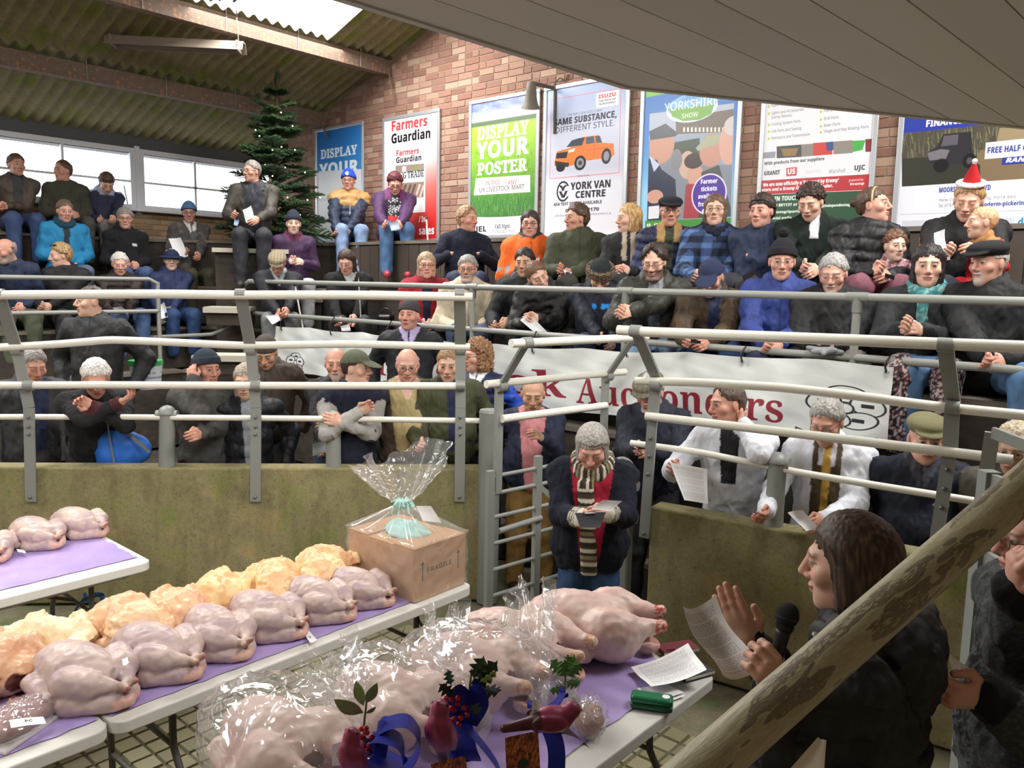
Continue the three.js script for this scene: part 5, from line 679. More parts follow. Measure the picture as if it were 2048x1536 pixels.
add(6, { ...WB_, l: 'man in a blue knitted beanie and dark grey padded coat holding a sheet of paper', p: [378, 427], g: 0, t: 4, hat: { st: 'beanie', c: '#4b6d94', tall: 0.012, lift: 0.004 }, glasses: '#5d4a40', sk: 'ruddy', c: '#44413f', bulk: 0.03, shirt: '#d6d0cc', collar: 0.022, tr: '#4b4836', skirt: 0.3, ha: [372, 505, 0.28], hb: [398, 512, 0.25], deco: ({ x, y, z }) => (n3(x * 7, y * 7, z * 7) > 0.35 ? '#5a5654' : null) });
add(7, { l: 'man with grey hair and glasses in an open waxed jacket seated before the Christmas tree', p: [503, 344], at: { d: 9.25 }, s: 1.04, broad: 1.08, f: -6, seat: 2.57, shin: 0.5, g: -48, t: 2, hair: { st: 'short', c: '#7d7872', th: 0.012 }, glasses: '#3a3230', sk: 'ruddy', c: '#3b362e', k: 'wax', bulk: 0.024, inner: '#191c28', open: 0.11, tr: '#26262c', collar: 0.02, stubble: 1, shoes: '#2e2a26', ha: [470, 432, 0.24], hb: [512, 440, 0.28] });
// --- lower row by the window
add(8, { ...WC_, l: 'balding man in a navy coat resting his face on his hand by the frame edge', p: [10, 502], g: -55, t: 18, hair: { st: 'bald', c: '#8d8780', th: 0.012 }, sk: 'ruddy', c: '#1f2a45', tr: '#5a5f4c', beard: '#8b837b', ha: [-10, 540, 0.12], lean: 0.2 });
add(9, { ...WC_, l: 'blonde woman with sunglasses on her head in a black coat with a fur hood', p: [120, 512], g: -72, t: 8, f: -40, hair: { st: 'short', c: '#9a7a52', c2: '#c7a878', th: 0.02, back: -0.09 }, sk: 'fair', c: '#1d1c1f', hood: 1, tr: '#25262c', collar: 0.022, ha: [84, 614, 0.25], hb: [92, 618, 0.24], deco: ({ ty, tz, x, y, z }) => (ty > 0.95 && tz < -0.04 ? mixc(lin('#6b553c'), lin('#b59a72'), 0.5 + 0.5 * n3(x * 50, y * 50, z * 50)) : null) });
add(10, { ...WC_, l: 'elderly woman with white hair in a dark brown padded coat, hands folded', p: [240, 529], g: 3, t: 14, hair: { st: 'curly', c: '#c9c2bb', th: 0.014, curl: 0.4 }, sk: 'pink', c: '#33211f', k: 'puffer', quilt: 0.06, tr: '#3f567d', collar: 0.024, ha: [232, 640, 0.25], hb: [248, 646, 0.25] });
add(11, { ...WC_, l: 'elderly woman in a navy velvet hat and navy coat holding a folded paper', p: [343, 521], g: 2, t: 2, hat: { st: 'bucket', c: '#1b2242', lift: -0.004 }, hair: { st: 'short', c: '#b8b2ad', th: 0.012 }, glasses: '#8a7a60', sk: 'pale', c: '#252e55', tr: '#26406a', hood: 1, collar: 0.022, glove: '#8f8a78', ha: [325, 640, 0.25], hb: [338, 628, 0.25] });
// --- standing behind the diagonal ring wall
add(12, { l: 'young man with cropped dark hair in a black jacket standing and looking sideways', p: [180, 604], at: { L: -1.05 }, floor: 0.3, f: -25, g: -72, t: 0, hair: { st: 'short', c: '#3b2f26', th: 0.005 }, sk: 'fair', c: '#2a2b2b', collar: 0.02, bulk: 0.026, s: 1.04, hide: 'ab', colc: '#35363a', tr: '#2b2c30' });
add(13, { l: 'grey-haired man in a dark jacket over a navy zip top at the ring rail', p: [65, 733], at: { L: -0.4 }, f: 15, g: 22, t: 18, hair: { st: 'short', c: '#86817c', th: 0.014 }, sk: 'ruddy', c: '#3a3a3c', inner: '#1d2444', open: 0.09, collar: 0.022, bulk: 0.03, s: 0.99, hide: 'ab', tr: '#2a2b30' });
add(14, { l: 'white-haired man resting his chin on folded arms on the ring rail', p: [192, 758], at: { L: -0.12 }, f: 5, g: 6, t: 26, lean: 0.24, hair: { st: 'short', c: '#d5d1cc', th: 0.016 }, sk: 'ruddy', c: '#28272a', k: 'knit', garment: 'jumper', collar: 0.014, s: 0.98, ha: [250, 800, 0.12], hb: [172, 806, 0.17], elbow: 1.4, tr: '#24252a', twist: 0.7, deco: ({ at }) => (at > 0.93 ? '#4a2226' : null) });
add(15, { l: 'man in a navy beanie and grey fleece holding his hand up to his ear', p: [414, 738], at: { L: -0.34 }, f: 15, g: 30, t: 6, hat: { st: 'beanie', c: '#222c3b', lift: 0.002 }, sk: 'ruddy', c: '#4b4846', k: 'knit', collar: 0.02, garment: 'fleece', bulk: 0.028, s: 0.97, ha: [384, 748, 0.12], hb: [396, 868, 0.28], elbow: 0.25, tr: '#2d2d30' });
add(16, { l: 'woman with long fair hair and glasses in a navy coat with a pale scarf', p: [492, 764], at: { L: -0.36 }, f: 0, g: -14, t: 8, hair: { st: 'long', c: '#a59a8b', th: 0.012 }, glasses: '#7a6a60', sk: 'fair', c: '#20242e', k: 'puffer', quilt: 0.1, inner: '#9aa1a8', open: 0.045, hood: 1, s: 0.95, hide: 'ab', tr: '#24262c' });
add(17, { l: 'man in a brown flat cap and brown coat, face bowed, behind the fair-haired woman', p: [532, 706], at: { L: -0.85 }, floor: 0, f: -15, g: -12, t: 30, hat: { st: 'beanie', c: '#4a4238', plain: 1 }, sk: 'tan', c: '#40342a', collar: 0.02, bulk: 0.03, s: 0.98, hide: 'ab', tr: '#30302f' });
add(18, { l: 'bald man with a grey chin beard in a dark jacket holding a grey card', p: [672, 728], at: { L: -0.72 }, floor: 0, f: -5, g: -4, t: 6, hair: { st: 'bald', c: '#6a625b', th: 0.006 }, sk: 'ruddy', goatee: '#b9b2a8', beardLen: 1.5, c: '#2b2a2a', collar: 0.016, s: 0.96, ha: [650, 905, 0.28], hb: [658, 850, 0.3], tr: '#2f4256' });
add(19, { l: 'young man in an olive baseball cap and grey sleeves, arms folded on the rail', p: [714, 737], at: { L: -0.24 }, f: 8, g: 62, t: 2, hat: { st: 'ball', c: '#5c604e', lift: 0.002 }, hair: { st: 'short', c: '#3a2a22', th: 0.007 }, sk: 'fair', c: '#1e2339', k: 'knit', garment: 'gilet', s: 0.99, collar: 0.018, ha: [728, 818, 0.16], hb: [672, 842, 0.22], elbow: 1.5, tr: '#26272d', deco: ({ arm, at }) => (arm ? '#a3a09b' : null) });
add(20, { l: 'bald man with glasses in a buff V-neck jumper under a brown jacket', p: [815, 731], at: { L: -0.36 }, f: 0, g: 0, t: 14, hair: { st: 'bald', c: '#a8a19a', th: 0.006 }, glasses: '#55493f', sk: 'pink', jaw: 1.2, cheek: 1.1, c: '#4c4035', inner: '#a9976b', open: 0.12, shirt: '#c9a092', fat: 1.3, collar: 0.016, s: 0.99, hide: 'ab', tr: '#4b473f' });
add(21, { l: 'young man with fair cropped hair smiling in an olive green coat', p: [897, 731], at: { L: -0.36 }, f: 8, g: -6, t: 10, hair: { st: 'short', c: '#8a6d4c', th: 0.008 }, sk: 'fair', c: '#41442a', inner: '#202947', open: 0.03, collar: 0.026, bulk: 0.034, s: 0.99, fat: 1.1, stubble: 1, ha: [842, 890, 0.2], hide: 'b', tr: '#383830', colc: '#2a2c22' });
add(22, { l: 'standing man in a charcoal beanie and black coat with a lilac collar', p: [818, 632], at: { L: -1.2 }, floor: 0.3, f: -6, g: -18, t: -2, hat: { st: 'beanie', c: '#3c3a3b', plain: 1 }, sk: 'ruddy', c: '#1b1d24', collar: 0.022, bulk: 0.026, shirt: '#a79bc0', hide: 'ab', s: 1.03, tr: '#25262b', stubble: 1 });
add(23, { l: 'woman with wavy light brown hair and glasses in a navy gilet over a blue fleece', p: [953, 714], at: { L: -0.8 }, f: -25, g: -62, t: 2, hair: { st: 'bob', c: '#80593c', c2: '#a67f58', th: 0.026, curl: 0.8 }, glasses: '#6a5548', sk: 'pink', c: '#1d2547', k: 'puffer', garment: 'gilet', s: 0.97, hide: 'ab', shirt: '#e4e4e6', tr: '#2b3044', deco: ({ arm, ty }) => (arm ? '#2a55c8' : null) });
// --- top row against the brick wall
add(24, { ...RA_, l: 'man in a royal blue football beanie and a tan and navy padded jacket', p: [697, 362], g: -12, t: 4, hat: { st: 'beanie', c: '#2247c9', tall: 0.015, badge: '#d8e2b8' }, glasses: '#55484a', sk: 'ruddy', c: '#1e2a41', k: 'puffer', hood: 1, bulk: 0.034, tr: '#7c93b5', shoes: '#2c2a2b', ha: [672, 468, 0.3], hb: [688, 480, 0.3], zip: '#9aa0a8', deco: ({ ty, arm, at }) => ((!arm && ty > 0.7) || (arm && at < 0.12) ? '#b08a55' : null) });
add(25, { ...RA_, l: 'woman with cropped dark red hair in a purple coat looking down at a card', p: [790, 368], g: 3, t: 32, hair: { st: 'short', c: '#4a151e', c2: '#8a2a38', th: 0.02, curl: 0.35 }, glasses: '#6d4b4b', sk: 'pink', c: '#45244f', bulk: 0.03, hood: 1, inner: '#1e1c24', open: 0.12, tr: '#3f5f86', shoes: '#a43a44', skirt: 0.2, ha: [770, 450, 0.3], hb: [800, 452, 0.3], deco: ({ ty, tx, tz, arm, x, y }) => (ty > 0.84 && !arm && Math.abs(tx) > 0.05 && Math.abs(tx) < 0.12 ? '#6a2660' : !arm && tz > 0.04 && Math.abs(tx) < 0.085 && ty > 0.15 && ty < 0.9 ? (ty > 0.2 && ty < 0.45 && tx > -0.02 ? '#c43a3e' : Math.sin(x * 190) * Math.sin(y * 190) > 0.45 ? '#e6e4e6' : '#201d26') : null) });
// --- middle row against the brick wall
add(26, { ...RB_, at: { d: 9.3 }, seat: 2.02, l: 'woman in a navy beanie and dark purple coat behind the tweed cap', p: [587, 448], g: 2, t: 4, hat: { st: 'beanie', c: '#1d2233', tall: 0.02 }, sk: 'pale', c: '#3b1f42', collar: 0.024, hood: 1, tr: '#b9b9bf', ha: [585, 522, 0.1], hb: [602, 524, 0.1], colc: '#5d2547' });
add(27, { ...RB_, l: 'man with greying ginger hair in a navy jumper, arms folded', p: [936, 440], g: 48, t: 2, hair: { st: 'recede', c: '#9a7a5c', th: 0.02, curl: 0.4 }, sk: 'ruddy', c: '#1c2238', k: 'knit', garment: 'jumper', collar: 0.012, fat: 1.2, stubble: 1, ha: [905, 506, 0.24], hb: [955, 506, 0.2], hide: 'ab', elbow: 1, tr: '#2b3350' });
add(28, { ...RB_, l: 'woman with dark hair and glasses in an orange high-visibility jacket', p: [1060, 449], g: -4, t: 4, hair: { st: 'bob', c: '#2f2321', th: 0.012 }, glasses: '#4a3a3e', sk: 'pink', jaw: 1.2, cheek: 1.15, c: '#f06a1e', bulk: 0.034, fat: 1.25, hide: 'ab', tr: '#2f4a7a', colc: '#26262c', collar: 0.026, deco: ({ ty, arm, at, tx, tz }) => (arm ? (Math.abs(at - 0.42) < 0.05 || Math.abs(at - 0.72) < 0.05 ? '#8f9294' : at > 0.9 ? '#2c3236' : null) : Math.abs(ty - 0.42) < 0.05 ? '#8f9294' : ty < 0.3 ? '#38424a' : tz > 0 && ty > 0.56 && ty < 0.66 && tx < -0.02 && tx > -0.08 ? '#f2ece6' : null) });
add(29, { ...RB_, l: 'heavy-set man with brown hair in a dark olive coat, head turned sideways', p: [1152, 438], g: -58, t: 0, hair: { st: 'short', c: '#4b3527', th: 0.02 }, sk: 'ruddy', jaw: 1.15, c: '#3a3d29', bulk: 0.034, broad: 1.1, fat: 1.25, collar: 0.026, stubble: 1, ha: [1120, 540, 0.28], hb: [1140, 548, 0.28], tr: '#39352f' });
add(30, { ...RB_, l: 'woman with short blonde hair in a black coat with a cream lining, profile', p: [1257, 439], g: -64, t: 2, hair: { st: 'bob', c: '#b08a55', c2: '#d8b885', th: 0.012 }, sk: 'fair', c: '#201e20', inner: '#b9aa98', open: 0.02, collar: 0.024, ha: [1240, 545, 0.25], hb: [1252, 540, 0.25], tr: '#252429', deco: ({ ty, arm, tx, tz }) => (!arm && ty > 0.55 && tx > 0.05 && tx < 0.09 && tz > 0 ? '#b9aa98' : null) });
add(31, { ...RB_, l: 'man in a black flat cap, glasses and a navy gilet with a tan collar', p: [1340, 424], g: 6, t: 4, hat: { st: 'flat', c: '#16171f', lift: 0.004 }, glasses: '#3a3432', sk: 'ruddy', c: '#1f2540', k: 'puffer', garment: 'gilet', inner: '#2f3326', open: 0.035, tr: '#23242c', hide: 'ab', deco: ({ ty, tx, arm, tz }) => (arm ? '#20294f' : ty > 0.8 && Math.abs(tx) > 0.035 && Math.abs(tx) < 0.1 ? '#a8854e' : null) });
add(32, { ...RB_, l: 'woman with brown hair and glasses in a blue checked coat with a navy scarf', p: [1430, 422], g: -4, t: 0, hair: { st: 'long', c: '#5e4533', th: 0.011 }, glasses: '#8a7a55', sk: 'fair', c: '#28324f', k: 'knit', scarf: '#1b1f33', tr: '#23252f', bulk: 0.028, ha: [1392, 555, 0.26], hb: [1410, 548, 0.22], deco: ({ ty, tx, at, arm, x, y, z }) => { const a = Math.sin(y * 62) > 0.15, b = Math.sin((x + z) * 62) > 0.15; return a && b ? '#54719f' : a || b ? '#37496f' : '#1b2336'; } });
add(33, { ...RB_, l: 'teenage boy with a dark fringe in a navy jacket, arms folded', p: [1523, 424], g: -26, t: 4, s: 0.96, hair: { st: 'short', c: '#33251f', th: 0.018, fringe: 0.9 }, sk: 'pink', c: '#1f2a45', collar: 0.024, bulk: 0.028, arms: 'cross', hide: 'ab', elbow: 1, tr: '#26272c' });
add(34, { ...RB_, l: 'young man with dark curly hair in a bottle green cardigan over a white T-shirt', p: [1621, 406], g: -18, t: 26, hair: { st: 'curly', c: '#33231b', th: 0.018, curl: 0.7 }, sk: 'fair', c: '#1e2c23', k: 'knit', garment: 'cardigan', broad: 1.08, inner: '#d9d9dc', open: 0.028, openFrom: 0.76, collar: 0.022, ha: [1608, 535, 0.28], hb: [1630, 540, 0.28], tr: '#2a2b30' });
add(35, { ...RB_, l: 'woman with a beaded hairband in a black padded coat, face in profile', p: [1748, 413], g: 70, t: -6, f: 30, fw: [0.6, 0, 1], hair: { st: 'bun', c: '#4f3829', th: 0.01 }, sk: 'pink', c: '#17171b', k: 'puffer', hood: 1, bulk: 0.03, ha: [1755, 540, 0.3], hb: [1775, 552, 0.3], tr: '#7b4a58' });
add(36, { at: { z: 1.08 }, fw: [0.3, 0, 1], seat: 2.2, s: 0.52, hs: 0.8, l: 'toddler with curly brown hair in a pink patterned jacket on a lap', p: [1790, 493], g: 25, t: 5, hair: { st: 'curly', c: '#6b4a34', th: 0.015 }, sk: 'pale', c: '#b98a8c', k: 'puffer', hide: 'ab', tr: '#9b5f70', deco: ({ x, y, z }) => (n3(x * 26, y * 26, z * 26) > 0.3 ? '#7a4a5c' : n3(x * 26 + 9, y * 26, z * 26) > 0.4 ? '#dcc9c2' : null) });
add(37, { at: { z: 1.0 }, fw: [0, 0, 1], seat: 2.2, s: 0.5, hs: 0.82, l: 'small fair-haired child half hidden behind the white paper', p: [1862, 492], g: 5, t: 10, hair: { st: 'bob', c: '#c9a56a', c2: '#e6cf9c', th: 0.01 }, sk: 'pale', c: '#4a4e58', hide: 'ab', tr: '#3a3d46' });
add(38, { ...RB_, l: 'blonde woman in a tiny Santa hat and black coat holding a baby', p: [1937, 403], g: -8, t: 22, r: -6, hat: { st: 'santa', c: '#b3161b', c2: '#ece8e6', lift: 0.0 }, hair: { st: 'pony', c: '#a88358', c2: '#cfae7e', th: 0.011 }, sk: 'fair', c: '#19191c', bulk: 0.028, collar: 0.026, ha: [1900, 505, 0.3], hb: [1950, 500, 0.32], tr: '#3f4753' });
add(39, { at: { z: 1.2 }, fw: [-0.7, 0, 1], seat: 2.2, s: 0.48, hs: 0.8, l: 'fair-haired baby in a red suit held by the woman in the Santa hat', p: [1963, 446], g: -72, t: 0, hair: { st: 'short', c: '#c79a72', th: 0.003 }, sk: 'fair', c: '#c1161c', k: 'knit', garment: 'romper', hide: 'ab', tr: '#c1161c', colc: '#a47648', collar: 0.02, neck: 0.7 });
// --- lower row behind the long guard rail
add(40, { ...RC_, at: { d: 8.78 }, l: 'man in a tweed cap and navy jacket bent over a folded paper', p: [555, 527], g: -4, t: 34, lean: 0.15, hat: { st: 'flat', c: '#8b7f66', c2: '#6a5f4c', check: 1 }, sk: 'ruddy', c: '#20222d', bulk: 0.028, shirt: '#9aa2a8', collar: 0.022, tr: '#6f7073', ha: [562, 640, 0.28], hb: [572, 632, 0.28] });
add(41, { ...RC_, l: 'woman with dark brown hair and glasses in a black fleece reading in her lap', p: [693, 525], g: -16, t: 24, hair: { st: 'bob', c: '#3a2a22', th: 0.014 }, glasses: '#b0aaa4', sk: 'pink', jaw: 1.15, cheek: 1.1, c: '#1e1c1c', k: 'knit', garment: 'fleece', fat: 1.2, shirt: '#b9bcbc', collar: 0.02, tr: '#2a2a2d', ha: [680, 652, 0.28], hb: [706, 652, 0.28] });
add(42, { ...RC_, l: 'woman with long grey-blonde hair and glasses in a red coat', p: [853, 532], g: 3, t: 2, hair: { st: 'long', c: '#a08a70', th: 0.011 }, glasses: '#6a4a40', sk: 'pink', c: '#9a1f2f', k: 'knit', garment: 'coat', bulk: 0.03, inner: '#20243c', open: 0.045, scarf: '#8e1f33', skirt: 0.4, tr: '#2a2c38', ha: [846, 650, 0.26], hb: [866, 648, 0.26] });
add(43, { ...RC_, l: 'man with grey hair, glasses and a short beard in a cream padded coat', p: [935, 540], g: -8, t: 2, hair: { st: 'short', c: '#8f8a84', th: 0.014, fringe: 0.5 }, glasses: '#4a4038', sk: 'ruddy', beard: '#a39a90', beardLen: 0.7, c: '#c5b9a0', bulk: 0.036, hood: 1, tr: '#3b4a68', ha: [915, 655, 0.2], hb: [965, 648, 0.22], hide: 'b', zip: '#9c9079' });
add(44, { ...RC_, at: { z: 1.5 }, l: 'man with short black hair in a black coat seated behind the leaning woman', p: [1049, 527], g: -14, t: 6, hair: { st: 'short', c: '#231d1b', th: 0.013 }, sk: 'tan', c: '#1b1c20', collar: 0.024, bulk: 0.028, tr: '#23242a', ha: [988, 655, 0.26], hb: [1010, 650, 0.26] });
add(45, { ...RC_, at: { z: 1.7 }, l: 'woman with light brown hair leaning sideways in a black padded coat with a paper', p: [1075, 553], g: 22, t: 18, r: 30, lean: 0.24, side: -0.12, hair: { st: 'bun', c: '#6a4d38', th: 0.011 }, sk: 'fair', c: '#1c1b1d', k: 'puffer', hood: 1, tr: '#26262b', ha: [1060, 640, 0.2], hb: [1070, 636, 0.22] });
add(46, { ...RC_, l: 'child in a black knitted hat with a fur band, head bowed, in a navy coat', p: [1200, 553], g: 4, t: 42, s: 0.94, lean: 0.12, hat: { st: 'fur', c: '#1f2226', c2: '#86705c', lift: 0.006 }, sk: 'fair', c: '#1f2536', bulk: 0.028, collar: 0.026, tr: '#283049', ha: [1205, 685, 0.25], hb: [1225, 690, 0.25], deco: ({ ty, tx, tz, arm }) => (!arm && tz > 0.03 && ty > 0.7 && ty < 0.77 && Math.abs(tx) > 0.02 && Math.abs(tx) < 0.11 ? '#1f8fe0' : null) });
add(47, { ...RC_, at: { z: 1.78 }, l: 'bearded man with glasses in a dark olive coat over a grey hoodie, hands clasped', p: [1308, 527], g: -12, t: 16, lean: 0.28, hair: { st: 'recede', c: '#33261f', th: 0.02 }, glasses: '#1f1c1c', sk: 'fair', beard: '#4a352b', beardLen: 0.6, c: '#33332a', k: 'wax', bulk: 0.03, broad: 1.08, hood: 1, inner: '#7c7f84', open: 0.045, openFrom: 0.5, tr: '#7f9ab8', ha: [1245, 628, 0.22], hb: [1256, 624, 0.24] });
add(48, { ...RC_, at: { z: 1.72 }, l: 'man in a navy baseball cap and brown waxed coat bent over a phone', p: [1422, 556], g: -16, t: 27, lean: 0.24, hat: { st: 'ball', c: '#232b49' }, sk: 'ruddy', beard: '#a89c90', beardLen: 0.6, c: '#4a3a25', k: 'wax', bulk: 0.032, inner: '#1f2848', open: 0.04, collar: 0.026, colc: '#35251a', tr: '#31517f', ha: [1378, 684, 0.25], hb: [1412, 686, 0.25] });
add(49, { ...RC_, l: 'woman in a black bobble hat, glasses and a royal blue coat', p: [1564, 524], g: 2, t: 8, hat: { st: 'bobble', c: '#15141a', tall: 0.015, lift: 0.004 }, glasses: '#8f8078', sk: 'pink', c: '#2b3c80', hood: 1, bulk: 0.03, tr: '#232541', ha: [1534, 690, 0.26], hb: [1556, 692, 0.26] });
add(50, { ...RC_, l: 'grey-haired man with thin glasses in a black coat, grey gloves on his lap', p: [1666, 549], g: -8, t: 18, hair: { st: 'short', c: '#9b9894', th: 0.012 }, glasses: '#9a938a', sk: 'pink', c: '#1a1b1d', bulk: 0.034, fat: 1.12, collar: 0.024, tr: '#6d6058', hide: 'ab', goatee: '#b8b0a8', ha: [1640, 690, 0.26], hb: [1664, 692, 0.26] });
add(51, { ...RC_, l: 'woman with long black hair and a teal checked scarf in a dark coat', p: [1856, 534], g: 2, t: 4, hair: { st: 'long', c: '#1e1818', th: 0.014 }, sk: 'fair', c: '#22252a', scarf: '#3f7f86', scarf2: '#7fa59a', scarfTail: 1, bulk: 0.026, tr: '#2a2328', trn: 'skirt', ha: [1812, 655, 0.26], hb: [1836, 658, 0.26], trd: (x, y, z) => { const k = n3(x * 55, y * 55, z * 55); return k > 0.25 ? lin('#c9b8b4') : k < -0.45 ? lin('#7d3b4c') : lin('#262024'); } });
add(52, { ...RC_, l: 'man with a grey goatee in a black flat cap, black coat and jeans', p: [1976, 528], g: -38, t: 4, fw: [-0.05, 0, 1], hat: { st: 'flat', c: '#100f11', lift: 0.008 }, sk: 'pink', goatee: '#b3aaa3', hair: { st: 'short', c: '#b5aea8', th: 0.006 }, c: '#121317', bulk: 0.038, broad: 1.1, fat: 1.2, collar: 0.03, spread: 0.26, tr: '#54779f', ha: [1975, 722, 0.28], hb: [2005, 724, 0.28] });
// --- round the gate and behind the right-hand ring wall
add(53, { l: 'balding man in a pink shirt, navy blazer and mustard trousers behind the gate', p: [1066, 790], at: { d: 5.62 }, f: 0, g: 0, t: 16, s: 0.92, hs: 1, hair: { st: 'bald', c: '#5f4a3c', th: 0.01 }, sk: 'tan', jaw: 1.15, c: '#20263e', inner: '#d0888c', open: 0.085, openFrom: -0.2, fat: 1.25, collar: 0.012, shoes: '#2a2320', hb: [1078, 872, 0.3], hide: 'a', tr: '#8a6a35' });
add(54, { l: 'grey-haired woman with a striped scarf and navy fleece reading a booklet at the gate', p: [1184, 896], at: { d: 4.3 }, f: 0, g: -3, t: 30, s: 0.88, hs: 0.98, hair: { st: 'bob', c: '#a5a09a', th: 0.015, fringe: 0.9, sm: 0.35 }, sk: 'pink', c: '#171b30', k: 'knit', garment: 'fleece', bulk: 0.036, fat: 1.2, broad: 1.1, hood: 0, collar: 0.022, inner: '#a81f35', open: 0.1, openFrom: -0.3, skirt: 0.16, shoes: '#2b2b30', ha: [1172, 1040, 0.24], hb: [1205, 1024, 0.28], tr: '#28456e', hcell: 0.0036, jcell: 0.009, deco: ({ ty, tx, tz, arm, at, x, y }) => (arm && at > 0.86 ? (Math.sin(at * 160) > 0.2 ? '#d2cbbd' : '#5d5a48') : !arm && tz > 0 && tx < -0.1 && tx > -0.16 && ty > 0.5 && ty < 0.6 && Math.hypot((tx + 0.13) / 0.03, (ty - 0.57) / 0.035) < 1 ? '#eceaea' : null) });
add(55, { l: 'man in a grey-green flat cap and navy zip jacket looking at his phone', p: [1300, 786], at: { R: -0.55 }, f: -10, g: -24, t: 24, hat: { st: 'flat', c: '#6e6858', c2: '#5c5748', lift: 0.004, check: 1 }, hair: { st: 'short', c: '#a8a4a0', th: 0.01 }, sk: 'ruddy', beard: '#a89f98', beardLen: 0.6, c: '#1b2035', bulk: 0.03, zip: '#cfd2d8', collar: 0.022, s: 0.97, tr: '#1b1b20', ha: [1278, 900, 0.28], hb: [1300, 905, 0.28] });
add(56, { l: 'man in a white coat, cheek on hand, holding a list over the wall', p: [1453, 811], at: { R: -0.26 }, f: -12, g: -56, t: 4, r: 8, hair: { st: 'recede', c: '#4a3a30', th: 0.012 }, sk: 'ruddy', c: '#dfe1ea', bulk: 0.022, inner: '#15151c', open: 0.05, openFrom: 0.45, collar: 0.014, garment: 'white_coat', s: 0.98, lean: 0.12, ha: [1352, 940, 0.2], hb: [1482, 838, 0.06], elbow: 0.9, tr: '#2a2b30' });
add(57, { l: 'man with grey hair in a white coat, olive waistcoat and yellow tie', p: [1653, 845], at: { R: -0.3 }, f: -4, g: -16, t: 22, hair: { st: 'short', c: '#9a9690', th: 0.013 }, glasses: '#3c2c26', sk: 'ruddy', c: '#dcdfe8', bulk: 0.024, garment: 'white_coat', collar: 0.014, s: 0.98, ha: [1530, 1030, 0.16], hb: [1640, 1045, 0.22], tr: '#2d2e33', deco: ({ ty, tx, tz, arm }) => (arm || tz < 0.03 || ty < -0.3 ? null : Math.abs(tx) < 0.02 ? '#b8923a' : ty > 0.78 && Math.abs(tx) < 0.045 ? '#cfcad4' : Math.abs(tx) < 0.075 ? '#4a3d20' : null) });
add(58, { l: 'man in a moss green flat cap and a navy coat behind the right-hand wall', p: [1851, 880], at: { R: -0.36 }, f: 4, g: 12, t: 8, hat: { st: 'flat', c: '#757152', lift: 0.014 }, sk: 'pink', c: '#16203a', bulk: 0.036, fat: 1.2, shirt: '#3c3c46', collar: 0.026, s: 0.98, hide: 'ab', tr: '#1c1e26', deco: ({ ty, tx, tz, x, y, z }) => (tz > 0.03 && ty > 0.62 && ty < 0.72 && tx < -0.06 && tx > -0.14 && n3(x * 120, y * 120, z * 120) > 0 ? '#b9c3cf' : null) });
add(59, { l: 'fair grey-haired person with glasses behind the end of the white rail', p: [2032, 902], at: { R: -0.3 }, f: -8, g: -14, t: 8, hair: { st: 'short', c: '#b3a58c', th: 0.02, fringe: 0.7 }, glasses: '#3a2f2c', sk: 'tan', c: '#5a564c', bulk: 0.03, s: 0.96, hide: 'ab', tr: '#33322f' });
